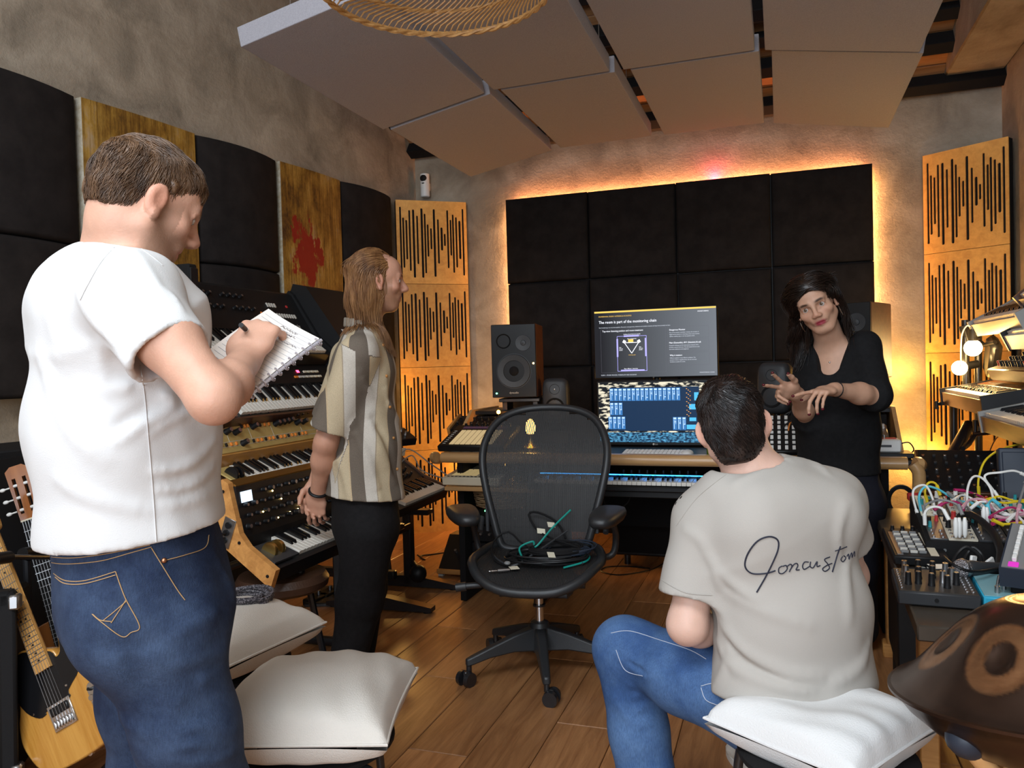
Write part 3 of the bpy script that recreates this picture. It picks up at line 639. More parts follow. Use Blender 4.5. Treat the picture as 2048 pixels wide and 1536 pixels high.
b = MB(); b.box((0, -.0158, .004), (wd - .022, .002, hh - .03)); b.build('screen', sea_wall(), t)
MXD = emit('mixer_dark', (.012, .035, .085), .8); MXB = emit('mixer_blue', (.05, .20, .50), .85); MXL = emit('mixer_pale', (.50, .70, 1), 1.0); MXC = emit('mixer_cyan', (.1, .55, .9), .8)
U = wd / 650.
def rx(x): return -wd / 2 + (x - 45) * U
def rz_(z): return hh / 2 - (z - 712) * (hh / 372)
def rect(b, x0, z0, x1, z1, y=-.0172): b.box(((rx(x0) + rx(x1)) / 2, y, (rz_(z0) + rz_(z1)) / 2), (rx(x1) - rx(x0), .0006, rz_(z0) - rz_(z1)))
b = MB(); rect(b, 118, 752, 598, 1000); b.build('mixer_window', MXD, t)
ch = MB(); rect(ch, 0, 0, 24, 78); 
for (x0, z0, n) in ((118, 757, 16), (118, 838, 3), (108, 918, 4), (458, 922, 3)):
    for i in range(n):
        b = MB(); xx = x0 + i * 24; rect(b, xx, z0, xx + 21, z0 + 72, -.0178); o = b.build('channel_strip', MXB, t)
        b = MB(); rect(b, xx + 3, z0 + 3, xx + 18, z0 + 12, -.0184); rect(b, xx + 5, z0 + 16, xx + 8, z0 + 66, -.0184); rect(b, xx + 10, z0 + 24 + (i * 7) % 30, xx + 17, z0 + 29 + (i * 7) % 30, -.0184); rect(b, xx + 14, z0 + 16, xx + 16, z0 + 40, -.0184); b.build('fader', MXL, o)
for (x0, z0, x1, z1) in ((572, 785, 600, 830), (545, 850, 590, 880), (530, 965, 590, 990), (545, 925, 580, 945)): b = MB(); rect(b, x0, z0, x1, z1, -.0180); b.build('meter_block', MXC, t)
b = MB()
for i in range(20): rect(b, 530 + (i % 3) * 9, 762 + i * 8, 536 + (i % 3) * 9, 766 + i * 8, -.0181)
b.build('meter_lights', emit('mixer_orange', (1, .45, .1), .7), t)
b = MB(); rect(b, 582, 975, 650, 1030, -.0180); b.build('pop_up', emit('popup_grey', (.7, .72, .72), .75), t)
b = MB(); rect(b, 594, 985, 638, 1022, -.0186); b.build('pop_up_page', emit('popup_white', (.9, .9, .95), 1.0), t)
b = MB(); b.lathe([(.0, -.0003), (.0055, -.0003), (.0055, .0003), (0, .0003)], 20, (-.018, -.0162, -hh / 2 + .0085), 'y'); b.build('emblem_disc', M['legend'], t)
textpart('LG', -.010, -hh / 2 + .004, .012, M['legend'], t, y=-.0155)

# on the desk in front of the screens
q = PD(1243, 910, .07)
t = thing('computer_keyboard', 'white computer keyboard lying in front of the lower screen', 'keyboard', mw=MD @ T4(q.x, .06, DZ + .001) @ RX(R(4)))
b = MB(); b.box((.15, .06, .005), (.30, .12, .010), .003); b.build('tray', M['white'], t)
kk = bxm(.0155, .0155, .003, mat('key_cap', (.86, .85, .82), .45), .0012)
for i in range(15):
    for j in range(5): put('key_cap', kk, t, T4(.013 + i * .0196, .018 + j * .0205, .010))
q = PD(1373, 905, .07)
t = thing('computer_mouse', 'white computer mouse beside the white computer keyboard', 'mouse', mw=MD @ T4(q.x, .10, DZ))
b = MB(); b.sph((0, 0, .006), .055, 20, 10, (.58, 1, .42)); b.v = [Vector((p.x, p.y, max(p.z, .001))) for p in b.v]; b.build('shell', M['white'], t)
b = MB(); b.cyl((0, .055, .006), (0, .13, .004), .0018, n=6); b.build('cable', M['white'], t)
q = PD(1425, 910, .10)
t = thing('green_glass', 'small green glass next to the computer mouse', 'glass', mw=MD @ T4(q.x, .12, DZ))
b = MB(); b.lathe([(0, 0), (.028, 0), (.034, .075), (.0325, .075), (.026, .004), (0, .004)], 24); b.build('tumbler', mat('green_glass_mat', (.45, .6, .06), .08, trans=.85), t)
# long piano keyboard on the tray
q0, q1 = PD(1196, 978, -.01), PD(1470, 984, -.01)
t = thing('stage_keyboard', 'long black keyboard on the desk tray with blue lit keys under the screens', 'keyboard', mw=MD @ T4(.50, -.02, .638))
KW = 1.26; b = MB(); b.box((KW / 2, .12, .012), (KW, .26, .024), .004); b.box((KW / 2, .205, .035), (KW, .09, .05), .004); b.build('body', M['black'], t)
for x in (.011, KW - .011): b = MB(); b.box((x, .10, .035), (.02, .22, .06), .004); b.build('cheek', M['black'], t)
add_keys(t, 51, .03, .012, .046, .135, 5)
b = MB(); b.box((KW / 2, .150, .0585), (KW - .05, .006, .004)); b.build('light_guide', M['bluelight'], t)
for i in range(10): put('knob', knob_mesh(.008, .016), t, T4(.45 + i * .04, .20, .06))
for i in range(8): put('button', bxm(.02, .012, .003, M['legend']), t, T4(.86 + (i % 4) * .03, .19 + (i // 4) * .02, .06))

# loudspeakers
def big_speaker(label, ctr, rz, w_=.25, h=.40, d=.30):
    t = thing('studio_monitor', label, 'speaker', mw=MD @ T4(*ctr) @ RZ(rz))
    b = MB(); b.box((0, d / 2, h / 2), (w_, d, h), .004); b.build('cabinet', M['redwood'], t)
    b = MB(); b.box((0, -.006, h / 2), (w_ - .002, .014, h - .002), .003); b.build('front_baffle', M['black'], t)
    b = MB(); b.lathe([(.062, -.004), (.095, -.008), (.098, 0), (.102, 0)], 40, (.0, -.014, h * .36), 'y'); b.build('woofer_ring', M['dgrey'], t)
    b = MB(); b.lathe([(0, -.010), (.022, -.008), (.034, .002), (.036, .004), (.085, -.010), (.094, -.006)], 40, (.0, -.010, h * .36), 'y'); b.build('woofer', M['blackmatte'], t)
    b = MB(); b.lathe([(0, -.006), (.014, -.004), (.016, .0), (.045, -.003), (.047, .003)], 32, (w_ * .22, -.014, h * .74), 'y'); b.build('tweeter', M['dgrey'], t)
    b = MB(); b.lathe([(0, .0), (.034, .0), (.042, -.006), (.044, .003)], 32, (-w_ * .22, -.012, h * .77), 'y'); b.build('bass_port', M['blackmatte'], t)
    b = MB(); b.cyl((w_ * .44, -.014, h * .46), (w_ * .44, -.019, h * .46), .005, n=10); b.build('power_led', M['ledw'], t)
    b = MB(); b.cyl((-w_ * .40, -.014, h * .06), (-w_ * .40, -.017, h * .06), .005, n=10); b.build('status_led', M['ledg'], t)
    textpart('dynaudio', -.03, h * .055, .015, M['legend'], t, y=-.0145)
    return t
M['redwood'] = wood('mahogany_veneer', (.10, .035, .018), (.17, .06, .028), (1, 8, 8), .5, .0, bands=3)
c = PD(1029, 795, .55)
big_speaker('large two-way loudspeaker with wooden cabinet on a stand left of the screens', (c.x, .56, c.z), R(9), .262, .425)
t = thing('speaker_stand', 'black metal desk stand under the large loudspeaker by the slotted wood', 'stand', mw=MD @ T4(c.x, .70, DZ) @ RZ(R(9)))
hh_ = c.z - DZ - .005
b = MB(); b.box((0, 0, hh_ - .012), (.24, .26, .02), .003); b.build('top_plate', M['blackmetal'], t)
for x in (-.09, .09): b = MB(); b.box((x, 0, hh_ / 2), (.03, .2, hh_), .003); b.build('upright', M['blackmetal'], t)
c2 = PD(1737, 745, .55)
big_speaker('large wooden loudspeaker partly hidden behind the woman in black', (c2.x - .10, .52, c2.z - .03), R(-24), .24, .38)
t = thing('speaker_stand', 'black stand under the large loudspeaker behind the woman in black', 'stand', mw=MD @ T4(c2.x - .05, .64, DZ) @ RZ(R(-24)))
b = MB(); b.box((0, 0, (c2.z - .03 - DZ) / 2), (.18, .2, c2.z - .032 - DZ), .003); b.build('upright', M['blackmetal'], t)
def small_speaker(label, ctr, rz, w_=.152, h=.25, d=.15):
    t = thing('small_monitor', label, 'speaker', mw=MD @ T4(*ctr) @ RZ(rz) @ RX(R(-3)))
    b = MB()
    def f(u, v):
        a = 2 * math.pi * u; n = 5; cx = abs(math.cos(a)) ** (2 / n) * math.copysign(1, math.cos(a)); cz = abs(math.sin(a)) ** (2 / n) * math.copysign(1, math.sin(a))
        prof = [(.02, 0), (.80, 0), (.94, .012), (1, .035), (.99, .07), (.9, .125), (.78, .148), (.02, .15)]; k = v * 7; i = min(int(k), 6); s, y = [prof[i][j] + (prof[i + 1][j] - prof[i][j]) * (k - i) for j in (0, 1)]
        return (cx * w_ / 2 * s, y, h / 2 + cz * h / 2 * s)
    b.grid(f, 40, 8, cu=True); b.build('cabinet', M['dgrey'], t, ang=60)
    b = MB(); b.lathe([(0, .01), (.02, .012), (.052, -.002), (.056, -.004), (.058, .003)], 32, (0, -.001, h * .33), 'y'); b.build('woofer', M['blackmatte'], t)
    b = MB(); b.lathe([(.030, -.002), (.024, .006), (.010, .010)], 28, (0, -.001, h * .74), 'y'); b.build('waveguide', M['dgrey'], t)
    b = MB(); b.sph((0, .007, h * .74), .0095, 14, 8); b.build('tweeter', M['steel'], t)
    b = MB(); b.lathe([(0, -.05), (.055, -.05), (.06, -.04), (.02, -.012), (.018, .02)], 20, (0, d / 2, 0)); b.build('table_foot', M['black'], t)
    return t
g1 = PD(1110, 845, .62); small_speaker('small dark grey rounded loudspeaker beside the big wooden one, left of the screens', (g1.x, .62, g1.z), R(6), .155, .26)
g2 = PD(1543, 828, .50); small_speaker('small dark grey rounded loudspeaker right of the screens, behind the woman\'s hands', (g2.x, .50, g2.z), R(-20), .17, .27)
for gx, gy, gz, lb in ((g1.x, .70, g1.z, 'black riser block under the small loudspeaker left of the screens'), (g2.x, .58, g2.z, 'black riser block under the small loudspeaker right of the screens')):
    b = MB(); hgt = gz - .05 - DZ; b.box((0, 0, hgt / 2), (.16, .2, hgt - .003), .004); t = thing('riser_block', lb, 'stand', mw=MD @ T4(gx, gy, DZ)); b.build('block', M['black'], t)
    b = MB(); b.box((0, 0, hgt - .003), (.15, .19, .004)); b.build('top_pad', M['dgrey'], t)
# things behind and beside the screens
q = PD(938, 838, .38)
t = thing('desktop_synth', 'small dark desktop synthesizer with wooden side behind the grid controller', 'synthesizer', mw=MD @ T4(q.x - .10, .34, DZ + .06) @ RX(R(22)))
b = MB(); b.box((.14, .09, .025), (.27, .18, .05), .004); b.build('body', M['black'], t)
b = MB(); b.box((-.004, .09, .028), (.016, .19, .066), .003); b.build('wooden_cheek', M['cheekwood'], t)
for i in range(6):
    for j in range(2): put('knob', knob_mesh(.008, .016), t, T4(.03 + i * .042, .06 + j * .06, .05))
q = PD(997, 824, .40)
t = thing('glow_lamp', 'tiny glowing orange bulb at the corner of the speaker stand', 'lamp', mw=MD @ T4(q.x, .40, q.z))
b = MB(); b.sph((0, 0, 0), .011, 12, 8); b.build('bulb', emit('orange_bulb', (1, .33, .03), 30), t)
b = MB(); b.cyl((0, 0, -.012), (0, .0, DZ + .19 - q.z if q.z > DZ + .2 else -.03), .004, n=8); b.build('socket', M['black'], t)
q = PD(1062, 905, .30)
t = thing('table_lamp', 'small brass lamp glowing on the desk behind the mesh backrest', 'lamp', mw=MD @ T4(q.x, .30, DZ))
b = MB(); b.lathe([(0, 0), (.05, 0), (.05, .012), (.02, .03), (.012, .05), (.012, .075), (.018, .09), (0, .09)], 20); b.build('foot', M['brass'], t)
b = MB(); b.lathe([(.018, .085), (.03, .11), (.026, .14), (.008, .165), (0, .167)], 18); b.build('bulb', emit('lamp_bulb', (1, .50, .10), 14), t)
point('table_lamp_light', MD @ Vector((q.x, .27, DZ + .14)), 1.6, WARM, .03)
q = PD(1558, 905, .12)
t = thing('fader_controller', 'black controller with rows of white buttons beside the seated man\'s head', 'controller', mw=MD @ T4(q.x - .09, .05, DZ + .01) @ RX(R(38)))
b = MB(); b.box((.10, .12, .015), (.20, .25, .03), .004); b.build('body', M['black'], t)
for i in range(4):
    for j in range(7): put('button', bxm(.014, .016 if j % 2 else .024, .006, M['white']), t, T4(.06 + i * .032, .02 + j * .034, .03))
q = PD(1590, 905, .10)
t = thing('patch_box', 'small black box with an orange lead beside the button controller', 'audio unit', mw=MD @ T4(q.x, .10, DZ))
b = MB(); b.box((.03, .05, .045), (.10, .10, .09), .004); b.build('box', M['black'], t)
for i in range(3): put('knob', knob_mesh(.008, .016, 'silver'), t, T4(.0 + i * .03, .05, .09))
def cable(name, label, cat, pts, r, m, grp=None, n=7, sub=8):
    p = spl(pts, sub); b = MB(); base = Vector(pts[0]); b.T = Matrix.Translation(-base); b.tube(p, r, n)
    o = link(name, b.mesh(name, m)); o.location = base; return tag(o, label, cat, grp)
for k in range(3): cable('desk_cable', ('left black lead hanging over the small patch box beside the button controller', 'orange lead hanging over the small patch box beside the button controller', 'right black lead hanging over the small patch box beside the button controller')[k], 'cable', [MD @ Vector((q.x - .06 + .03 * k, .12 + .02 * k, DZ + .01)), MD @ Vector((q.x - .05 + .03 * k, .14, DZ + .13 + .02 * k)), MD @ Vector((q.x + .02 + .02 * k, .12, DZ + .17)), MD @ Vector((q.x + .05 + .01 * k, .06, DZ + .10)), MD @ Vector((q.x + .04 + .01 * k, .02, DZ + .01))], .0035, M['orange'] if k == 1 else M['black'], 'leads over the patch box')
for k in range(4): cable('desk_cable', '%s black lead looping under the small loudspeaker right of the screens' % ('lowest', 'second lowest', 'second highest', 'highest')[k], 'cable', [MD @ Vector((q.x - .16 + .03 * k, .30, DZ + .01)), MD @ Vector((q.x - .10 + .03 * k, .28, DZ + .14 + .02 * k)), MD @ Vector((q.x + .02 + .03 * k, .30, DZ + .16 + .01 * k)), MD @ Vector((q.x + .12, .28 + .02 * k, DZ + .01))], .005, M['black'], 'black leads behind the small loudspeaker')
# right bay
q = PD(1752, 862, .16)
t = thing('effects_pedal', 'silver effects pedal with bright lights on the desk end behind the woman', 'pedal', mw=MD @ T4(q.x - .08, .22, DZ + .05) @ RX(R(25)))
b = MB(); b.box((.06, .06, .02), (.16, .11, .04), .005); b.build('case', M['steel'], t)
for i in range(4): put('knob', knob_mesh(.010, .018, 'white' if i % 2 else 'black'), t, T4(.0 + i * .04, .08, .04))
for i in range(3): b = MB(); b.sph((.0 + i * .045, .105, .043), .005, 8, 6); b.build('lamp', M['ledw'], t)
b = MB(); b.box((.06, .02, .042), (.1, .03, .006)); b.build('footswitch', M['black'], t)
t = thing('white_pedal', 'white box pedal with red top and a lead at the desk end', 'pedal', mw=MD @ T4(q.x - .03, .08, DZ + .025))
b = MB(); b.box((.06, .06, .028), (.13, .10, .056), .006); b.build('case', M['white'], t)
b = MB(); b.box((.06, .075, .057), (.10, .05, .004)); b.build('red_plate', M['red'], t)
b = MB(); b.box((.055, .0095, .028), (.06, .001, .010)); b.build('dark_print', M['dgrey'], t)
b = MB(); b.cyl((.06, .05, .058), (.06, .05, .075), .006, n=10); b.build('toggle', M['chrome'], t)
b = MB(); b.box((.05, .05, -.012), (.24, .15, .022), .003); b.build('pedal_board', M['black'], t)
cable('pedal_lead', 'short black lead plugged into the white box pedal', 'cable', [MD @ Vector((q.x + .095, .13, DZ + .06)), MD @ Vector((q.x + .13, .13, DZ + .065)), MD @ Vector((q.x + .15, .14, DZ + .03)), MD @ Vector((q.x + .12, .15, DZ + .004))], .003, M['black'])
for k in range(3):
    cc = Vector((DW - .06, -.03 - .004 * k, DZ - .17)); r_ = .055 + .006 * k
    cable('hung_lead', '%s loop of black lead hung on the right corner of the beech rail' % ('smallest', 'middle', 'widest')[k], 'cable', [MD @ (cc + Vector((r_ * math.cos(a) * .8, 0, r_ * math.sin(a)))) for a in [2 * math.pi * i / 10 for i in range(11)]], .0045, M['black'], 'looped leads on the desk corner')
t = thing('cable_tie', 'red strap with a hanging black lanyard at the right desk corner', 'strap', mw=MD @ T4(DW - .012, -.035, DZ - .15))
b = MB(); b.box((0, 0, 0), (.05, .03, .035), .006); b.build('strap', M['red'], t)
b = MB(); b.tube(spl([(-.01, 0, -.01), (-.015, 0, -.12), (0, 0, -.22), (.012, 0, -.12), (.012, 0, -.01)], 6), .005, 6); b.build('lanyard', M['black'], t)
b = MB(); b.cyl((0, 0, -.22), (0, 0, -.26), .005, n=8); b.build('clip', M['steel'], t)
# under the desk
q = PZ(1322, 1136, 0)
t = thing('subwoofer', 'black subwoofer cabinet standing on feet under the desk', 'speaker', (q.x, q.y + .2, 0), ANG_B)
b = MB(); b.box((0, 0, .28), (.44, .40, .42), .008); b.build('cabinet', M['black'], t)
b = MB(); b.box((0, -.203, .28), (.40, .01, .38), .004); b.build('grille', M['blackmatte'], t)
for x in (-.15, .15):
    for y in (-.14, .14): b = MB(); b.cyl((x, y, 0), (x, y, .072), .022, n=14); b.build('foot', M['blackmetal'], t)
cable('floor_cable', 'thin black cable looping on the floor under the desk, by the subwoofer', 'cable', [PZ(1330, 1125, .006), PZ(1300, 1140, .006), PZ(1240, 1150, .006), PZ(1203, 1143, .006), PZ(1215, 1134, .006), PZ(1260, 1133, .006), PZ(1300, 1137, .012)], .0045, M['black'])
cable('floor_cable', 'black cable curling on the floor between the keyboard stand and the desk', 'cable', [PZ(835, 1110, .006), PZ(850, 1120, .006), PZ(842, 1112, .012), PZ(880, 1107, .006), PZ(925, 1100, .006), PZ(905, 1120, .006), PZ(925, 1130, .006)], .005, M['black'])
cable('tray_lead', 'thin black lead hanging below the keyboard tray', 'cable', [MD @ Vector((.86, .10, .60)), MD @ Vector((.87, .10, .55)), MD @ Vector((.92, .10, .525)), MD @ Vector((.98, .10, .56)), MD @ Vector((1.0, .10, .605))], .003, M['black'])
# warm lamps behind the desk, at both ends
point('corner_lamp_left', BW(-.90, .15, .55), 8, WARM, .06)
point('corner_lamp_left_high', LW(.62, .16, 1.05), 6, WARM, .05)
point('corner_lamp_right', BW(1.98, .13, .60), 7, (1, .54, .11), .06)
point('corner_lamp_right_high', BW(1.95, .12, 1.15), 4, (1, .54, .11), .06)
# white camera on the wall corner
q = onback(850, 372, .06)
t = thing('wall_camera', 'white slim camera with black lens on the wall above the slotted wood', 'camera', (q.x, q.y, q.z), ANG_B)
b = MB(); b.tube([(0, 0, -.088), (0, 0, -.082), (0, 0, .09), (0, 0, .096)], [.03, .036, .036, .026], 18); b.build('body', M['white'], t)
b = MB(); b.lathe([(0, -.006), (.024, -.004), (.027, 0), (.027, .02), (0, .02)], 20, (0, -.032, .055), 'y'); b.build('lens', M['blackkey'], t)
b = MB(); b.box((0, -.036, .015), (.02, .006, .008), .002); b.build('sensor', M['black'], t)
b = MB(); b.box((0, .042, 0), (.04, .03, .06), .004); b.build('wall_bracket', M['white'], t)
# rattan lamp overhead
t = thing('rattan_lamp', 'large woven rattan lampshade hanging overhead at the top of the photo', 'lamp', (-.165, 2.0, 2.225))
def rat(v): 
    pr = [(.300, 0), (.302, .012), (.288, .06), (.268, .105), (.225, .165), (.15, .215), (.05, .24)]; k = v * 6; i = min(int(k), 5); return [pr[i][j] + (pr[i + 1][j] - pr[i][j]) * (k - i) for j in (0, 1)]
M['rattan'] = mat('rattan', (.34, .165, .048), .5, col2=(.58, .32, .11), nscale=35)
b = MB(); pts = []
for j in range(15):
    v = j / 14; r_, z = rat(v); a = .20 * math.sin(v * math.pi * 3.2) ; pts.append((r_ * math.cos(a), r_ * math.sin(a), z))
b.tube(pts, .0027, 5); sl = b.mesh('slat', M['rattan'])
for k in range(104): put('slat', sl, t, RZ(2 * math.pi * k / 104))
for v, r0 in ((0, .006), (.012, .0045), (.34, .0045), (.55, .003), (.72, .004), (.99, .008)):
    r_, z = rat(v); b = MB()
    for ph in (0, math.pi):
        b.tube([((r_ + .004 * math.cos(22 * a + ph)) * math.cos(a), (r_ + .004 * math.cos(22 * a + ph)) * math.sin(a), z + .004 * math.sin(22 * a + ph)) for a in [2 * math.pi * i / 176 for i in range(176)]], r0 * .8, 5, closed=True)
    b.build('woven_ring', M['rattan'], t)
b = MB(); b.cyl((0, 0, .24), (0, 0, 1.505), .004, n=6); b.build('flex', M['black'], t)
b = MB(); b.cyl((0, 0, .16), (0, 0, .25), .02, n=12); b.build('lamp_holder', M['black'], t)
# ------------------------------------------------------------------ left side: stack of synthesizers
AK = math.atan2(.9455, .3256)          # keyboards run away from the camera, fronts towards the room
def KM(px, py, Y, tilt, ang=AK): return Matrix.Translation(P(px, py, Y)) @ RZ(ang) @ RX(tilt)
def side_prism(t, name, prof, x0, x1, m, **k):
    b = MB(); b.prism(prof, x0, x1, 'x'); return b.build(name, m, t, **k)
def lab(t, s, base, x, y, z, size, m=None, sx=1): return put('lettering', text_mesh(s, size, m or M['legend'], .0002), t, base @ T4(x, y, z) @ Matrix.Diagonal((sx, 1, 1, 1)))
# origin: front left corner of the white keys, key tops at z = 0
# 1 top tier
mw = KM(428, 697, 3.23, R(38))
t = thing('synthesizer', 'black synthesizer with cream buttons, topmost of the stack by the wall panels', 'synthesizer', mw=mw)
side_prism(t, 'body', [(-.012, -.08), (.40, -.08), (.40, .085), (.375, .09), (.15, .004), (.15, -.012), (-.012, -.014)], -.085, .905, M['black'], smooth=False)
for x in (-.095, .912): side_prism(t, 'cheek', [(-.02, -.085), (.405, -.085), (.405, .10), (.37, .10), (.12, .012), (-.02, .004)], x - .012, x + .012, M['black'], smooth=False)
add_keys(t, 36, 0, 0, .002)
TP = T4(0, .152, .0055) @ RX(math.atan2(.086, .225))
for j, y in enumerate((.115, .185)):
    for i in range(13):
        if (i + j) % 5 == 3: continue
        put('knob', knob_mesh(.010, .018, 'cap'), t, TP @ T4(-.04 + i * .044, y, 0))
bm_ = bxm(.011, .024, .006, M['legend'], .001)
for i in range(5): put('button', bm_ if i else bxm(.011, .024, .006, M['orange'], .001), t, TP @ T4(.545 + i * .018 + (.012 if i else 0), .095, 0))
for i in range(8): put('button', bm_, t, TP @ T4(.67 + i * .021, .095, 0))
for i in range(4): put('button', bm_, t, TP @ T4(.63 + i * .02, .155, 0))
put('button', bxm(.012, .014, .006, M['red'], .001), t, TP @ T4(.79, .155, 0))
lab(t, 'KORG', TP, .66, .026, .0006, .019); lab(t, 'Polysix', TP, .725, .026, .0006, .034)
b = MB(); b.box((.42, .157, .0125), (.95, .002, .002)); 
# 2
mw = KM(485, 825, 3.2, R(42))
t = thing('synthesizer', 'dark synthesizer with orange and cream buttons, just above the gold knob panel', 'synthesizer', mw=mw)
side_prism(t, 'body', [(-.015, -.075), (.37, -.075), (.37, .055), (.15, .012), (.15, -.012), (-.015, -.014)], -.09, .96, M['black'], smooth=False)
side_prism(t, 'front_rail', [(-.022, -.07), (-.012, -.07), (-.012, -.012), (-.022, -.012)], -.09, .96, M['darkwood'], smooth=False)
for x in (-.10, .968): side_prism(t, 'wooden_cheek', [(-.025, -.08), (.375, -.08), (.375, .066), (.15, .022), (-.025, .012)], x - .012, x + .012, M['darkwood'], smooth=False)
add_keys(t, 36, 0, 0, .002)
TP = T4(0, .152, .013) @ RX(math.atan2(.043, .22))
lab(t, 'JUNO-60', TP, .50, .10, .0006, .034)
for i in range(4): put('button', bxm(.028, .012, .006, M['orange'] if i < 1 else M['legend']), t, TP @ T4(.56 + i * .034, .03, 0))
for i in range(8): put('button', bxm(.028, .012, .006, M['tape']), t, TP @ T4(.66 + (i % 4) * .034, .03 + (i // 4) * .03, 0))
for i in range(14): put('slider', bxm(.008, .018, .01, M['legend']), t, TP @ T4(-.02 + i * .034, .08 + .02 * ((i * 5) % 3), 0))
for i in range(2): b = MB(); b.box((.60 + i * .012, .065, .001), (.007, .014, .002)); o = b.build('red_digit', M['ledr'], t); o.matrix_basis = TP
b = MB(); b.box((.42, .20, -.0775), (.9, .02, .004)); b.build('led_strip', emit('under_light', (1, .62, .18), 7), t)
for k in (.08, .34, .60, .84): point('stack_light', mw @ Vector((k, .13, -.088)), .55, (1, .62, .16), .012)
# 3 gold panel
mw = KM(512, 964, 3.05, R(26))
t = thing('synthesizer', 'wooden synthesizer with upright gold knob panel, in the middle of the stack', 'synthesizer', mw=mw)
side_prism(t, 'body', [(-.03, -.085), (.30, -.085), (.30, -.03), (.145, -.012), (-.03, -.016)], -.10, .66, M['darkwood'], smooth=False)
side_prism(t, 'wooden_panel', [(.145, -.03), (.19, -.03), (.20, .055), (.150, .045)], -.10, .66, M['goldwood'] if 'goldwood' in M else wood('amber_wood', (.42, .19, .045), (.56, .28, .07), (1, 7, 7), .35, .4), smooth=False)
M['goldpanel'] = mat('gold_panel', (.50, .36, .12), .45, .25, col2=(.60, .44, .16), nscale=12)
TP = T4(0, .155, .052) @ RX(R(40))
b = MB(); b.box((.28, .083, -.012), (.80, .166, .024), .003); o = b.build('knob_panel', M['goldpanel'], t); o.matrix_basis = TP
b = MB()
for x in (.02, .16, .31, .52): b.box((x, .095, .0004), (.0016, .13, .0008))
b.box((.28, .044, .0004), (.76, .0016, .0008)); b.box((.28, .024, .0004), (.76, .0016, .0008)); o = b.build('panel_lines', M['legend'], t); o.matrix_basis = TP; o['kind'] = 'stuff'
kb = knob_mesh(.0135, .03, 'cap'); sw = bxm(.008, .014, .008, M['orange'], .001); sb = bxm(.008, .014, .008, M['black'], .001)
for x, y in ((-.07, .19), (.08, .20), (.02, .12), (.07, .11), (.09, .04), (.17, .205), (.205, .208), (.24, .21), (.19, .13), (.30, .205), (.335, .208), (.37, .21), (.345, .13), (.38, .133), (.415, .136), (.45, .139), (.45, .21), (.50, .17), (.54, .172), (.58, .175), (.50, .12), (.55, .12), (-.07, .08), (-.03, .15)): put('knob', kb, t, TP @ T4(x, y * .72, 0))
for i in range(30):
    x, y = ((-.05 + .03 * i, .17) if i < 3 else (.12 + .02 * (i - 3), .14) if i < 7 else (-.07 + .03 * (i - 7), .045) if i < 12 else (.16 + .027 * (i - 12), .045 + .0 * i) if i < 27 else (.24 + .03 * (i - 27), .135))
    put('rocker_switch', sw if i % 3 else sb, t, TP @ T4(x, y * .72, 0))
add_keys(t, 26, 0, 0, .002)
b = MB(); b.box((-.05, .07, .0), (.09, .13, .006), .001); b.build('wheel_plate', M['goldpanel'], t)
for x in (-.065, -.035): b = MB(); b.lathe([(0, -.007), (.032, -.007), (.034, 0), (.032, .007), (0, .007)], 24, (x, .07, .004), 'x'); b.build('wheel', M['blackkey'], t)
b = MB(); b.box((.14, -.031, -.045), (.18, .003, .026), .001); b.build('name_plate', M['blackmetal'], t)
put('lettering', text_mesh('MINIMOOG', .020, M['legend'], .0002), t, T4(.075, -.033, -.052) @ RX(math.pi / 2))
# 4 lowest, wooden cheeks
mw = KM(599, 1103, 2.95, R(21))
t = thing('synthesizer', 'lowest synthesizer of the stack, with honey wood cheeks, small lit screen and black knobs', 'synthesizer', mw=mw)
ck = [(-.03, -.075), (-.03, -.02), (-.015, .012), (.12, .03), (.175, .075), (.275, .215), (.30, .215), (.315, .19), (.26, .02), (.20, -.075)]
ck = [(-.035, -.085), (-.035, -.012), (.10, .02), (.15, .05), (.255, .205), (.285, .21), (.30, .18), (.30, .10), (.25, -.01)]
for x in (-.175, .56): side_prism(t, 'wooden_cheek', ck, x - .013, x + .013, M['cheekwood'], smooth=False)
for y, z in ((-.01, -.045), (.14, .02), (.245, .02), (.265, .17)): b = MB(); b.cyl((-.1885, y, z), (-.191, y, z), .006, n=12); b.build('screw', M['black'], t)
side_prism(t, 'body', [(-.03, -.07), (-.03, -.014), (.13, -.012), (.145, .03), (.235, .195), (.28, .19), (.28, .10), (.24, .0)], -.165, .55, M['black'], smooth=False)
side_prism(t, 'top_rail', [(.24, .20), (.275, .205), (.275, .192), (.24, .190)], -.16, .548, M['brass'], smooth=False)
add_keys(t, 22, 0, 0, .002, .135)
TP = T4(0, .146, .032) @ RX(math.atan2(.165, .09))
b = MB(); b.box((-.115, .145, .001), (.062, .040, .003)); o = b.build('lit_screen', emit('synth_screen', (.60, .80, 1), 1.6), t); o.matrix_basis = TP
rr_ = random.Random(4)
for i in range(14):
    for j in range(4):
        if i < 2 and j > 2: continue
        put('knob', knob_mesh(.0085 if (i + j) % 3 else .012, .016, 'cap'), t, TP @ T4(-.13 + i * .05 + .012 * (j % 2), .035 + j * .04, 0))
for i in range(16):
    b = MB(); b.sph((0, 0, 0), .0032, 8, 6); put('lit_button', b.mesh('lit_button', M['ledw']) if i == 0 else bpy.data.meshes['lit_button'], t, TP @ T4(-.07 + rr_.random() * .5, .02 + rr_.random() * .13, .004))
b = MB(); b.box((-.085, .055, -.004), (.15, .125, .008)); b.build('wheel_plate', M['dgrey'], t)
for x in (-.105, -.06): b = MB(); b.lathe([(0, -.009), (.030, -.009), (.033, 0), (.030, .009), (0, .009)], 24, (x, .06, .004), 'x'); b.build('wheel', M['brass'], t)
b = MB(); b.box((-.191, .20, .035), (.004, .05, .11), .001); b.build('connector_plate', M['steel'], t)
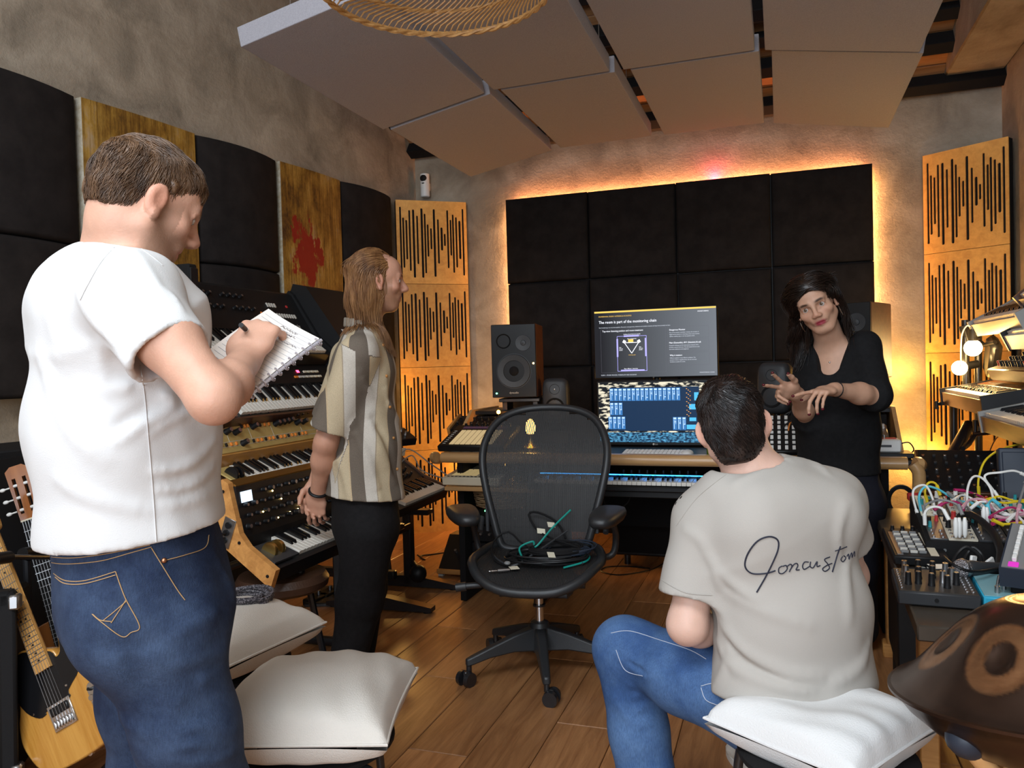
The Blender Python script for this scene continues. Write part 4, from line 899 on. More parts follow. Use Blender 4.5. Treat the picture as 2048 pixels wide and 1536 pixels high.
for z in (.005, .035, .065): b = MB(); b.cyl((-.193, .20, z), (-.20, .20, z), .012, n=14); b.build('socket', M['black'], t)
cable('synth_lead', 'black lead with a white tag plugged into the lowest synthesizer of the stack', 'cable', [mw @ Vector((-.20, .20, .035)), mw @ Vector((-.24, .21, .02)), mw @ Vector((-.25, .22, -.05)), mw @ Vector((-.22, .25, -.2)), mw @ Vector((-.2, .3, -.45))], .006, M['black'])
tg = MB(); tg.box((0, 0, 0), (.012, .035, .05), .003); o = tg.build('lead_tag', M['white']); o.matrix_world = mw @ T4(-.245, .215, -.03) @ RX(.4); tag(o, 'white paper tag wrapped round the lead at the wooden cheek', 'label')
# stand
base = P(512, 964, 3.05); base.z = 0
mw = Matrix.Translation(base) @ RZ(AK)
t = thing('keyboard_stand', 'black metal stand that carries the stack of synthesizers', 'stand', mw=mw)
for x in (.02, .50):
    b = MB(); b.tube([(x, .36, .02), (x, .36, .7), (x, .42, 1.3)], .022, 12); b.build('upright', M['blackmetal'], t)
    b = MB(); b.tube([(x, -.12, .025), (x, .45, .025)], .022, 12); b.build('foot', M['blackmetal'], t)
    for px, py, Y, tl in ((428, 697, 3.23, 38), (485, 825, 3.2, 42), (512, 964, 3.05, 26), (599, 1103, 2.95, 21)):
        q = mw.inverted() @ P(px, py, Y); c_, s_ = math.cos(R(tl)), math.sin(R(tl))
        b = MB(); b.tube([(x, q.y - .01 * c_ + .095 * s_, q.z - .01 * s_ - .10 * c_), (x, q.y + .30 * c_ + .095 * s_, q.z + .30 * s_ - .10 * c_), (x, .39, q.z + .2 * s_ - .16)], .012, 8); b.build('arm', M['blackmetal'], t)
b = MB(); b.tube([(.02, .36, .4), (.5, .36, .4)], .016, 8); b.build('cross_bar', M['blackmetal'], t)
# black cabinets beside and behind the top tier
c0 = P(392, 700, 3.12)
t = thing('black_cabinet', 'tall black cabinet edge left of the topmost synthesizer, behind the man in white', 'cabinet', (c0.x, c0.y, 0), AK)
b = MB(); b.box((0, .06, .85), (.05, .12, 1.69), .006); b.build('cabinet', M['blackmatte'], t)
b = MB(); b.box((0, -.003, .85), (.044, .008, 1.66), .003); b.build('front', M['black'], t)
cable('thin_lead', 'thin grey lead hanging in an arc on the black cabinet edge', 'cable', [P(345, 545, 3.0), P(362, 550, 2.98), P(374, 570, 2.97), P(378, 600, 2.97), P(376, 612, 2.97)], .0022, M['grey'])
c0 = P(640, 700, 3.95)
t = thing('wedge_case', 'black wedge shaped case with a small white mark, right of the topmost synthesizer', 'case', mw=Matrix.Translation(P(655, 700, 3.98)) @ RZ(AK) @ RX(R(24)))
side_prism(t, 'shell', [(-.05, -.06), (.40, -.06), (.40, .22), (.32, .235), (-.03, .03)], .12, .62, M['black'], smooth=False)
TP = T4(.09, -.03, .031) @ RX(math.atan2(.205, .35))
b = MB(); b.box((.12, .09, .001), (.05, .06, .002), .001); o = b.build('white_mark', M['white'], t); o.matrix_basis = TP
b = MB(); b.box((.12, .09, .0025), (.03, .012, .001)); b.box((.12, .07, .0025), (.03, .012, .001)); o = b.build('mark_print', M['black'], t); o.matrix_basis = TP; o['kind'] = 'stuff'
pw = PM[t] @ Vector((.28, .10, -.10))
b = MB(); b.box((pw.x, pw.y, (pw.z - .04) / 2), (.08, .08, pw.z - .04), .006); b.box((pw.x, pw.y, .012), (.34, .34, .024), .006); b.build('post', M['blackmetal'], t, world=True)
# things below the stack
c0 = PZ(600, 1250, 0)
t = thing('road_case', 'black road case in the dark below the stack of synthesizers', 'case', (c0.x - .45, c0.y + .25, 0), AK)
b = MB(); b.box((0, 0, .17), (.8, .36, .34), .012); b.build('case', M['blackmatte'], t)
for z in (.03, .31): b = MB(); b.box((0, -.183, z), (.78, .006, .02), .002); b.build('edge_rail', M['dgrey'], t)
b = MB(); b.box((0, -.186, .2), (.10, .01, .05), .003); b.build('handle', M['steel'], t)
c0 = PZ(560, 1212, .0)
t = thing('round_stool', 'dark brown round stool below the lowest synthesizer', 'stool', P(565, 1165, 3.05) - Vector((0, 0, P(565, 1165, 3.05).z)))
b = MB(); b.lathe([(0, .40), (.15, .40), (.175, .415), (.18, .44), (.165, .465), (.1, .475), (0, .478)], 36); b.build('seat', mat('brown_leather', (.06, .028, .016), .4, bump=.15, bscale=120), t)
for k in range(3): a = k * 2.094 + .4; b = MB(); b.tube([(.10 * math.cos(a), .10 * math.sin(a), .40), (.17 * math.cos(a), .17 * math.sin(a), .0)], .014, 8); b.build('leg', M['blackmetal'], t)
for px, py, lb in ((632, 1205, 'small black pedal on the floor below the stack, nearer one'), (655, 1195, 'small black pedal on the floor below the stack, beside the black trouser leg')):
    c0 = PZ(px, py, 0); t = thing('floor_pedal', lb, 'pedal', (c0.x, c0.y, 0), AK)
    b = MB(); b.box((0, 0, .018), (.14, .08, .036), .006); b.build('case', M['black'], t)
    b = MB(); b.cyl((.03, 0, .036), (.03, 0, .058), .011, n=12); b.build('footswitch', M['steel'], t)
# small keyboard on its own stand
mw = Matrix.Translation(P(891, 974, 4.30)) @ RZ(R(73)) @ RX(R(19)) @ T4(-.52, 0, 0)
t = thing('synthesizer', 'small keyboard with red knobs on a column stand beside the man in stripes', 'synthesizer', mw=mw)
side_prism(t, 'body', [(-.01, -.06), (.34, -.06), (.34, .07), (.145, .01), (.14, -.012), (-.01, -.014)], -.08, .53, M['black'], smooth=False)
side_prism(t, 'wooden_cheek', [(-.012, -.062), (.345, -.062), (.345, .082), (.145, .02), (-.012, .004)], .53, .545, M['darkwood'], smooth=False)
add_keys(t, 22, 0, 0, .002)
TP = T4(0, .146, .011) @ RX(math.atan2(.06, .195))
rr_ = random.Random(9)
for i in range(9):
    for j in range(4): put('knob', knob_mesh(.008, .022, ('black', 'red', 'black', 'cap')[rr_.randrange(4)]), t, TP @ T4(-.02 + i * .054, .035 + j * .042, 0))
cable('patch_lead', 'thin grey lead from the small keyboard to the groovebox shelf', 'cable', [mw @ Vector((.2, .2, .06)), mw @ Vector((.4, .2, .13)), MD @ Vector((-.08, -.02, .72)), MD @ Vector((.02, .02, .675))], .0035, M['grey'])
cable('patch_lead', 'second thin grey lead looping beside the small keyboard', 'cable', [mw @ Vector((.25, .22, .06)), mw @ Vector((.42, .24, .15)), MD @ Vector((-.06, .06, .74)), MD @ Vector((.03, .08, .675))], .0035, M['grey'])
f1, f2 = PZ(795, 1222, 0), PZ(850, 1168, 0)
t = thing('pedestal_stand', 'black column stand with flat feet under the small keyboard', 'stand', (f1.x, f1.y, 0), R(73))
zz = P(795, 1015, 4.05).z - .085
for x, y in ((0, .10), (.42, .12)):
    b = MB(); b.box((x, y, .28), (.06, .05, .52), .006); b.build('column', M['blackmetal'], t)
    b = MB(); b.cyl((x, y, .5), (x, y, zz), .018, n=14); b.build('inner_tube', M['chrome'], t)
    b = MB(); b.box((x, y + .02, zz - .01), (.07, .32, .03), .004); b.build('support_arm', M['blackmetal'], t)
    b = MB(); b.prism([(-.30, .012), (.30, .012), (.30, .035), (.05, .075), (-.05, .075), (-.30, .035)], x - .03, x + .03, 'x'); o = b.build('foot', M['blackmetal'], t); o.location = (0, y, 0)
    for yy in (-.27, .27): b = MB(); b.cyl((x, y + yy, 0), (x, y + yy, .014), .024, n=14); b.build('rubber_pad', M['black'], t)
b = MB(); b.box((.21, .11, .36), (.42, .03, .04), .004); b.build('cross_bar', M['blackmetal'], t)
b = MB(); b.sph((.36, .04, .10), .05, 14, 10); b.cyl((.36, .04, .10), (.42, .10, .14), .02, n=10); b.build('clamp_knob', M['black'], t)
b = MB(); b.box((.30, .50, .10), (.05, .7, .05), .006); b.build('base_beam', M['blackmetal'], t)
# little device on a pole
c0 = P(818, 884, 4.5)
t = thing('desktop_module', 'small black desktop module with silver knobs on a pole, in front of the slotted wood', 'synthesizer', mw=Matrix.Translation(c0) @ RZ(R(40)) @ RX(R(22)))
b = MB(); b.box((-.08, .07, .0), (.26, .15, .045), .004); b.build('body', M['black'], t)
for i in range(5):
    for j in range(2): put('knob', knob_mesh(.011, .024, 'silver'), t, T4(-.17 + i * .043, .05 + j * .05, .022))
b = MB(); b.box((-.06, -.002, -.06), (.09, .006, .05), .001); b.build('hanging_tag', M['cream'], t)
b = MB(); b.tube([(-.04, .08, -.02), (-.04, .12, -.1), (-.04, .10, -.42), (-.04, -.12, -.80)], .012, 8); b.build('pole', M['blackmetal'], t)

# ------------------------------------------------------------------ guitars and amplifier, bottom left
def frame_from(o, up, face):
    y = (Vector(up) - Vector(o)).normalized(); z = (Vector(face) - y * Vector(face).dot(y)).normalized(); x = y.cross(z)
    return Matrix.Translation(Vector(o)) @ Matrix((x, y, z)).transposed().to_4x4()
def outline(pts, sub=5): return [(p.x, p.y) for p in spl([(x, y, 0) for x, y in pts], sub, True)]
def slab(name, pts, z0, z1, m, parent, bev=.004):
    me = setmat(flat_curve([pts], (z1 - z0) / 2 - bev, bev), m); me.polygons.foreach_set('use_smooth', [True] * len(me.polygons)); me.set_sharp_from_angle(angle=R(50))
    return put(name, me, parent, T4(0, 0, (z0 + z1) / 2))
def neck(t, y0, y1, w0, w1, nf, m, scale, dots=True, fm=None, sc0=.648):
    b = MB(); b.prism([(-w0 / 2, y0), (w0 / 2, y0), (w1 / 2, y1), (-w1 / 2, y1)], .004, .014); b.build('fretboard', fm or m, t)
    b = MB(); b.grid(lambda u, v: ((w0 + (w1 - w0) * v) / 2 * math.cos(math.pi * u), y0 + (y1 - y0) * v, .004 - .018 * math.sin(math.pi * u)), 12, 2); b.build('neck', m, t)
    fr = bxm(1, .0022, .0016, M['steel'], .0003)
    for k in range(1, nf + 1):
        y = sc0 * 2 ** (-k / 12)
        if y < y0: continue
        w_ = w0 + (w1 - w0) * (y - y0) / (y1 - y0); put('fret', fr, t, T4(0, y, .0138) @ Matrix.Diagonal((w_, 1, 1, 1)))
    if dots:
        b = MB(); b.cyl((0, 0, 0), (0, 0, .0006), .0034, n=12); dm = b.mesh('inlay_dot', M['black'])
        for k in (3, 5, 7, 9, 12, 15, 17, 19, 21):
            y = sc0 * (2 ** (-k / 12) + 2 ** (-(k - 1) / 12)) / 2
            for x in ((-.009, .009) if k == 12 else (0,)):
                if y > y0: put('inlay_dot', dm, t, T4(x, y, .0139))
def strings(t, n, sp0, sp1, y0, y1, z0, z1, r=.0006):
    for i in range(n):
        f = i / (n - 1) - .5; b = MB(); b.cyl((f * sp0, y0, z0), (f * sp1, y1, z1), r * (1.5 - i * .15), n=5); b.build('string', M['steel'], t)
mwg = frame_from(P(131, 1440, 2.34), P(56, 1246, 2.42), (-.15, -1, .15))
t = thing('electric_guitar', 'natural ash electric guitar with black pickguard and maple neck, bottom left', 'guitar', mw=mwg)
M['ash'] = wood('ash_body', (.47, .20, .03), (.62, .31, .065), (12, .9, 8), .22, .6, bands=2.4)
M['maple'] = wood('maple_neck', (.46, .22, .055), (.58, .32, .10), (8, .8, 8), .25, .5, bands=2)
ob = outline([(-.155, -.02), (-.148, .05), (-.122, .11), (-.132, .18), (-.118, .232), (-.07, .252), (-.036, .245), (.034, .21), (.046, .185), (.066, .195), (.078, .235), (.102, .262), (.132, .245), (.138, .20), (.120, .13), (.128, .07), (.158, 0), (.156, -.06), (.118, -.108), (0, -.122), (-.115, -.105)])
slab('body', ob, -.045, 0, M['ash'], t, .005)
pg = outline([(-.118, .20), (-.105, .238), (-.066, .25), (-.036, .243), (.034, .208), (.046, .183), (.067, .192), (.079, .234), (.103, .256), (.126, .24), (.130, .20), (.108, .12), (.045, .075), (.04, .052), (-.045, .052), (-.05, .045), (-.075, .045), (-.108, .08), (-.125, .14)], 3)
slab('pickguard', pg, .0, .0028, M['blackkey'], t, .0006)
b = MB(); b.box((0, .02, .003), (.082, .082, .006), .002); b.build('bridge_plate', M['chrome'], t)
b = MB(); b.box((0, .038, .0075), (.066, .026, .008), .003); b.build('bridge_pickup', M['blackkey'], t)
for i in range(6): b = MB(); b.box((-.027 + .0108 * i, -.002, .011), (.009, .026, .007), .002); b.build('saddle', M['chrome'], t)
cp = outline([(.106, .055), (.124, .06), (.130, .04), (.135, -.075), (.118, -.085), (.105, -.07), (.102, .03)], 3); slab('control_plate', cp, 0, .003, M['chrome'], t, .0008)
for y in (.015, -.055): b = MB(); b.lathe([(0, 0), (.0095, 0), (.0095, .016), (.008, .018), (0, .018)], 18, (.118, y, .003)); b.build('knob', M['chrome'], t)
b = MB(); b.cyl((.116, .04, .003), (.116, .043, .016), .005, n=10); b.build('switch_tip', M['black'], t)
for x, y in ((-.09, .225), (-.116, .16), (-.09, .065), (.0, .205), (.12, .225), (.116, .15), (.045, .09)): b = MB(); b.lathe([(0, 0), (.004, 0), (.003, .0018), (0, .002)], 10, (x, y, .0028)); b.build('screw', M['chrome'], t)
neck(t, .165, .648, .056, .043, 21, M['maple'], 1)
slab('headstock', outline([(-.021, .645), (.021, .645), (.03, .67), (.028, .75), (.036, .80), (.02, .83), (-.01, .82), (-.022, .74)], 4), -.012, .002, M['maple'], t, .001)
for i in range(6): b = MB(); b.cyl((-.008 + .003 * i, .675 + .022 * i, .0), (-.008 + .003 * i, .675 + .022 * i, .014), .005, n=10); b.cyl((-.04, .675 + .022 * i, -.008), (-.02, .675 + .022 * i, -.008), .006, n=8); b.build('tuner', M['chrome'], t)
strings(t, 6, .054, .036, -.01, .65, .015, .016)
b = MB(); b.lathe([(0, 0), (.006, 0), (.005, .006), (.008, .014), (0, .015)], 12, (.03, -.124, -.02), 'z'); b.build('strap_button', M['chrome'], t)
# stand and second guitar
mwc = frame_from(P(165, 1400, 2.62), P(62, 1040, 2.74), (.25, -1, .15))
sc_ = (P(62, 1040, 2.74) - P(165, 1400, 2.62)).length
t = thing('classical_guitar', 'reddish brown guitar with dark fretboard and white tuning pegs, behind the electric guitar', 'guitar', mw=mwc)
M['cedar'] = wood('cedar_top', (.24, .075, .02), (.34, .12, .03), (10, .8, 8), .2, .7, bands=2)
oc = outline([(-.18, -.10), (-.175, 0), (-.13, .10), (-.135, .20), (-.115, .26), (-.05, .285), (.03, .285), (.055, .255), (.075, .25), (.10, .275), (.13, .26), (.137, .2), (.13, .10), (.175, 0), (.18, -.10), (.12, -.19), (0, -.205), (-.12, -.19)])
slab('body', oc, -.09, 0, M['cedar'], t, .004)
b = MB(); b.lathe([(.045, .0), (.058, .0), (.058, .0015), (.045, .0015)], 36, (0, .15, 0)); b.build('rosette', M['cream'], t)
b = MB(); b.cyl((0, .15, .0002), (0, .15, .0008), .045, n=32); b.build('sound_hole', M['blackmatte'], t)
b = MB(); b.box((0, 0, .005), (.17, .025, .01), .003); b.build('bridge', M['darkwood'], t)
neck(t, .20, sc_, .062, .052, 19, M['darkwood'], 1, dots=False, fm=M['blackmatte'], sc0=sc_)
b = MB(); b.box((0, sc_ + .002, .012), (.054, .006, .012), .001); b.build('nut', M['cream'], t)
hs = [[(-.030, sc_), (.030, sc_), (.038, sc_ + .19), (.02, sc_ + .205), (-.02, sc_ + .205), (-.038, sc_ + .19)]]
for x in (-.017, .017): hs.append([(x - .006, sc_ + .03), (x - .006, sc_ + .16), (x + .006, sc_ + .16), (x + .006, sc_ + .03)])
me = setmat(flat_curve(hs, .009), M['cedar']); put('headstock', me, t, T4(0, 0, -.004))
for sx in (-1, 1):
    for k in range(3):
        y = sc_ + .045 + .045 * k
        b = MB(); b.cyl((sx * .010, y, .0), (sx * .024, y, .0), .0055, n=10); b.build('string_post', M['white'], t)
        b = MB(); b.cyl((sx * .036, y, -.006), (sx * .055, y, -.006), .003, n=8); b.sph((sx * .062, y, -.006), .010, 10, 8, (1, .7, .5)); b.build('peg', M['white'], t)
strings(t, 6, .058, .043, 0, sc_, .014, .018)
t = thing('guitar_stand', 'black stand with padded yokes holding the two guitars', 'stand', (P(131, 1440, 2.5).x, 2.68, 0))
b = MB(); b.tube([(-.25, .05, .02), (-.25, .05, .62), (.06, .10, .62), (.06, .12, .02)], .013, 8); b.build('frame', M['blackmetal'], t)
b = MB(); b.tube([(-.25, .05, .02), (-.25, -.42, .02), (.16, -.42, .02), (.16, .12, .02)], .013, 8); b.build('base', M['blackmetal'], t)
b = MB(); b.cyl((-.2, -.36, .055), (.14, -.36, .055), .016, n=12); b.build('padded_rest', M['black'], t)
for px, py, Y in ((18, 1114, 2.42), (71, 1103, 2.66)):
    q = P(px, py, Y) - Vector((P(131, 1440, 2.5).x, 2.68, 0)); b = MB(); b.cyl(q, q + Vector((0, -.07, .01)), .019, n=14); b.build('padded_yoke', M['black'], t)
    b = MB(); b.tube([q, (q.x, .06, .62)], .008, 8); b.build('yoke_arm', M['blackmetal'], t)
# amplifier
c0 = P(22, 1500, 2.33)
t = thing('guitar_amplifier', 'guitar amplifier with woven tan grille at the left edge, by the electric guitar', 'amplifier', mw=Matrix.Translation((c0.x + .012, 2.30, .05)) @ RZ(R(20)) @ RX(R(-6)))
AW, AH = .56, .56
b = MB(); b.box((-AW / 2 + .01, .13, AH / 2), (AW, .24, AH), .012); b.build('cabinet', M['blackmatte'], t)
for (x, z, sx, sz) in ((-AW / 2 + .01, .02, AW, .05), (-AW / 2 + .01, AH - .02, AW, .05), (0, AH / 2, .045, AH), (-AW + .02, AH / 2, .045, AH)): b = MB(); b.box((x, .0, z), (sx, .03, sz), .008); b.build('front_edge', M['blackmatte'], t)
def grille_mat():
    m = mat('woven_grille', (.26, .18, .10), .8); nt = m.node_tree; b = nt.nodes['Principled BSDF']; tc = nt.nodes.new('ShaderNodeTexCoord')
    c = nt.nodes.new('ShaderNodeTexChecker'); c.inputs['Scale'].default_value = 190; c.inputs['Color1'].default_value = (.32, .23, .13, 1); c.inputs['Color2'].default_value = (.15, .10, .06, 1)
    nt.links.new(tc.outputs['Object'], c.inputs[0]); nt.links.new(c.outputs[0], b.inputs['Base Color']); return m
b = MB(); b.box((-AW / 2 + .01, .004, AH / 2), (AW - .09, .012, AH - .09), .002); b.build('grille', grille_mat(), t)
b = MB(); b.box((-.05, -.014, AH - .025), (.05, .008, .03), .002); b.build('badge', M['chrome'], t)
for z in (.03, AH - .03): b = MB(); b.box((.02, .002, z), (.03, .05, .045), .006); b.build('corner_guard', M['steel'], t)
for x in (-.05, -AW + .06): b = MB(); b.cyl((x, .13, -.05), (x, .13, .004), .02, n=12); b.build('foot', M['black'], t)
# ------------------------------------------------------------------ right side: table with modular gear
TZ = .60
ta, tb = PZ(1742, 1005, TZ), PZ(1834, 1250, TZ); ta = ta + (tb - ta).normalized() * .12; TL_ = (tb - ta).length
AT = math.atan2((tb - ta).y, (tb - ta).x)
MT = Matrix.Translation((ta.x, ta.y, 0)) @ RZ(AT + math.pi / 2)     # x to the right, y away from the camera... front at y = -TL_
t = thing('gear_table', 'low dark table at the right that carries the modular synthesizer', 'table', mw=MT)
M['tabletop'] = mat('dark_laminate', (.055, .043, .032), .32, col2=(.075, .058, .042), nscale=5)
b = MB(); b.box((.40, -TL_ / 2, TZ - .02), (.80, TL_, .04), .004); b.build('tabletop', M['tabletop'], t)
for y in (-.12, -TL_ + .35):
    for x in (.06, .74): b = MB(); b.box((x, y, .29), (.05, .07, .58), .004); b.build('leg', M['cheekwood'], t)
    b = MB(); b.box((.40, y, .03), (.76, .08, .06), .006); b.build('foot_beam', M['cheekwood'], t)
q = PZ(1786, 1234, 0)
t = thing('wooden_trestle', 'orange wooden trestle foot under the left end of the gear table', 'trestle', (q.x - .02, q.y + .16, 0), AT + math.pi / 2)
b = MB(); b.box((0, 0, .14), (.075, .32, .28), .006, rot=Matrix.Rotation(R(-8), 3, 'Y')); b.build('beam', M['cheekwood'], t)
t = thing('black_unit', 'black unit with small white marks under the table, behind the seated man\'s arm', 'audio unit', mw=MT @ T4(.10, -.52, .0))
b = MB(); b.box((0, 0, .34), (.14, .38, .40), .006); b.build('case', M['black'], t)
for k in range(3): b = MB(); b.box((-.02 + .02 * k, -.192, .46), (.012, .002, .006)); b.build('white_mark', M['legend'], t)
b = MB(); b.box((0, 0, .07), (.12, .3, .14), .004); b.build('plinth', M['blackmatte'], t)

def on_table(px, py, z): q = PZ(px, py, z); return (MT.inverted() @ q)
# modular case
q = on_table(1853, 1139, TZ); q1 = q
MC = MT @ T4(q.x, q.y, TZ + .002)
t = thing('modular_synth', 'black modular synthesizer case full of knobs, jacks and coloured patch cables on the table', 'synthesizer', mw=MC)
CW, CD = .70, .44; ht0, ht1 = .085, .15
b = MB(); b.prism([(0, 0), (CD, 0), (CD, ht1), (0, ht0)], 0, CW, 'x'); b.build('case', M['blackmatte'], t, smooth=False)
tl = math.atan2(ht1 - ht0, CD); TPM = T4(0, 0, ht0) @ RX(tl); PD_ = CD / math.cos(tl)
mcol = [M['tape'], M['legend'], M['dgrey'], M['steel'], mat('module_ivory', (.60, .55, .44), .5), M['black'], M['white']]
rr_ = random.Random(21); jack = MB(); jack.lathe([(.0016, .003), (.0042, .003), (.0048, .0), (.0016, 0)], 10); jackm = jack.mesh('jack', M['steel'])
SPOTS = []
for row in range(2):
    x = .012
    while x < CW - .04:
        w_ = rr_.choice([.04, .05, .06, .08]); w_ = min(w_, CW - .012 - x); y0 = .014 + row * (PD_ / 2 - .004); h_ = PD_ / 2 - .02
        mm = mcol[rr_.randrange(7)]; bb = MB(); bb.box((x + w_ / 2, y0 + h_ / 2, .003), (w_ - .002, h_, .006), .0008); o = bb.build('module', mm, t); o.matrix_basis = TPM
        nx = max(1, int(w_ / .022)); ny = 7
        for i in range(nx):
            for j in range(ny):
                xx = (i + .5) * w_ / nx - w_ / 2; yy = (j + .5) * h_ / ny - h_ / 2; k = rr_.random()
                if j < 3 or k < .16:
                    put('jack', jackm, t, TPM @ T4(x + w_ / 2 + xx, y0 + h_ / 2 + yy, .006)); SPOTS.append(MC @ TPM @ Vector((x + w_ / 2 + xx, y0 + h_ / 2 + yy, .008)))
                elif k < .75: put('knob', knob_mesh(*rr_.choice([(.008, .022), (.006, .018), (.0085, .024)]), rr_.choice(['black', 'black', 'cap', 'white', 'teal', 'red'] if k < .7 else ['black'])), t, TPM @ T4(x + w_ / 2 + xx, y0 + h_ / 2 + yy, .006))
        x += w_
for x in (.05, .13): b = MB(); b.cyl((x, -.002, .06), (x, .002, .06), .005, n=10); b.build('screw', M['steel'], t)
# second slanted unit behind and dark board
q = on_table(1838, 1010, TZ)
MS = MT @ T4(q.x + .01, q.y + .02, TZ + .02) @ RX(R(32))
t = thing('slanted_synth', 'slanted dark synthesizer with rows of switches behind the modular case', 'synthesizer', mw=MS)
b = MB(); b.box((.26, .15, .02), (.52, .30, .05), .004); b.build('body', M['darkwood'], t)
b = MB(); b.box((.26, .15, .047), (.50, .28, .006), .001); b.build('panel', M['black'], t)
for i in range(11):
    for j in range(5): put('switch', bxm(.012, .010, .012, M['copper'] if (i * 3 + j) % 4 == 0 else M['steel'] if (i + j) % 3 == 0 else M['dgrey']), t, T4(.03 + i * .044, .04 + j * .05, .05))
b = MB(); b.box((.26, .26, -.10), (.4, .05, .18), .004); b.build('prop', M['blackmatte'], t)
q = P(2022, 965, 2.75)
t = thing('grey_board', 'plain dark grey panel leaning behind the patch cables at the right edge', 'panel', mw=MT @ T4(*(MT.inverted() @ Vector((q.x, q.y, TZ)))) @ RX(R(-12)))
b = MB(); b.box((.05, 0, .16), (.16, .04, .31), .005); b.build('board', M['navy'], t)
b = MB(); b.box((.05, -.022, .16), (.14, .006, .28), .003); b.build('front_cloth', M['navy'], t)
# small drum machine on a box
q = on_table(1787, 1113, .655)
t = thing('drum_machine', 'small black drum machine with rows of sliders at the left edge of the table', 'drum machine', mw=MT @ T4(q.x, q.y, .645) @ RZ(R(2)) @ RX(R(4)))
b = MB(); b.box((.075, .15, .0), (.15, .31, .03), .005); b.build('body', M['black'], t)
b = MB(); b.box((.112, .13, .0155), (.022, .24, .002)); b.build('scale_strip', M['cream'], t)
b = MB(); b.box((.02, .13, .0155), (.016, .24, .002)); b.build('step_strip', M['steel'], t)
for j in range(9):
    for i in range(3): put('slider', bxm(.020, .007, .008, M['legend'] if (i + j) % 2 else M['grey']), t, T4(.035 + i * .024, .03 + j * .026, .015))
for i in range(4): put('knob', knob_mesh(.007, .012), t, T4(.03 + i * .03, .285, .015))
t = thing('flat_box', 'small black box with scribbled white letters under the drum machine', 'box', mw=MT @ T4(q.x + .02, q.y - .015, TZ + .001) @ RZ(R(2)))
b = MB(); b.box((.075, .12, .014), (.15, .24, .026), .004); b.build('case', M['black'], t)
put('lettering', text_mesh('SN', .035, M['legend'], .0003), t, T4(.05, .004, .0275))
cable('power_lead', 'thin black lead looping out of the drum machine towards the modular case', 'cable', [MT @ Vector((q.x + .14, q.y + .25, .65)), MT @ Vector((q.x + .10, q.y + .36, .63)), MT @ Vector((q.x + .15, q.y + .48, .66)), MT @ Vector((q1.x + .01, q1.y + .40, .72))], .004, M['black'])
# knob box and blue pedal at the table front
q = on_table(1795, 1186, .632)
MK_ = MT @ T4(q.x, q.y, TZ + .002) @ RX(R(4))
t = thing('knob_synth', 'flat dark synthesizer with tall black knobs and silver jacks at the table front', 'synthesizer', mw=MK_)
b = MB(); b.box((.095, .09, .02), (.19, .19, .036), .004); b.build('body', M['dgrey'], t)
b = MB(); b.box((.095, .09, .039), (.18, .18, .002)); b.build('panel', mat('brown_black_panel', (.05, .042, .035), .4), t)
for i, (x, y) in enumerate([(.03, .15), (.065, .16), (.10, .155), (.03, .11), (.06, .10), (.095, .115), (.13, .15), (.055, .06), (.085, .05), (.115, .08), (.12, .04), (.145, .07), (.14, .11), (.03, .05)]): put('knob', knob_mesh(.009, .032, 'cap' if i % 3 else 'silver'), t, T4(x, y, .04))
for i in range(9):
    for x in (.012, .162, .176): put('jack', jackm, t, T4(x, .02 + i * .018, .04))
b = MB(); b.cyl((.09, -.005, .02), (.09, -.008, .02), .005, n=10); b.build('screw', M['black'], t)
t = thing('blue_pedal', 'bright blue effects box with black knobs and metal switches at the table front', 'pedal', mw=MK_ @ T4(.195, -.002, 0))
BL = mat('sky_blue_paint', (.03, .38, .58), .35); BL2 = mat('pale_blue_panel', (.22, .42, .46), .4)
b = MB(); b.box((.105, .09, .02), (.21, .19, .038), .003); b.build('body', BL, t)
b = MB(); b.box((.105, .092, .0395), (.205, .175, .002)); b.build('panel', BL2, t)
for x, y in ((.125, .06), (.125, .115), (.175, .06), (.175, .115)): put('knob', knob_mesh(.015, .028), t, T4(x, y, .04))
for x, y in ((.035, .03), (.055, .06), (.075, .10)): b = MB(); b.cyl((x, y, .04), (x, y, .058), .006, n=12); b.cyl((x, y, .058), (x + .004, y, .085), .0035, n=8); b.build('toggle', M['steel'], t)
b = MB(); b.sph((.195, .15, .042), .004, 8, 6); b.build('power_light', M['ledg'], t)
# microphone
q = P(1925, 1137, 2.10)
t = thing('microphone', 'microphone with round silver mesh head lying between the blue box and the modular case', 'microphone', mw=Matrix.Translation(q) @ RZ(R(12)) @ RY(R(94)))
def mesh_head():
    m = mat('mic_grille', (.42, .40, .42), .35, .9); nt = m.node_tree; b = nt.nodes['Principled BSDF']; tc = nt.nodes.new('ShaderNodeTexCoord')
    v = nt.nodes.new('ShaderNodeTexVoronoi'); v.inputs['Scale'].default_value = 320; nt.links.new(tc.outputs['Object'], v.inputs[0]); bp = nt.nodes.new('ShaderNodeBump'); bp.inputs['Strength'].default_value = 1; bp.inputs['Distance'].default_value = .003
    nt.links.new(v.outputs['Distance'], bp.inputs['Height']); nt.links.new(bp.outputs[0], b.inputs['Normal']); return m
b = MB(); b.sph((0, 0, 0), .026, 24, 16); b.build('grille_head', mesh_head(), t)
b = MB(); b.lathe([(.0262, -.003), (.027, 0), (.0262, .003)], 24); b.build('band', M['steel'], t)
b = MB(); b.lathe([(.020, .014), (.022, .03), (.018, .06), (.012, .19), (0, .19)], 20); b.build('handle', M['dgrey'], t)
cable('thick_cable', 'thick black cable arching over the modular case towards the microphone', 'cable', [P(1915, 1042, 2.5), P(1925, 1030, 2.45), P(1950, 1033, 2.4), P(1985, 1065, 2.3), P(2000, 1100, 2.2), P(1999, 1122, 2.16), P(1996, 1140, 2.12)], .011, M['black'], n=10)
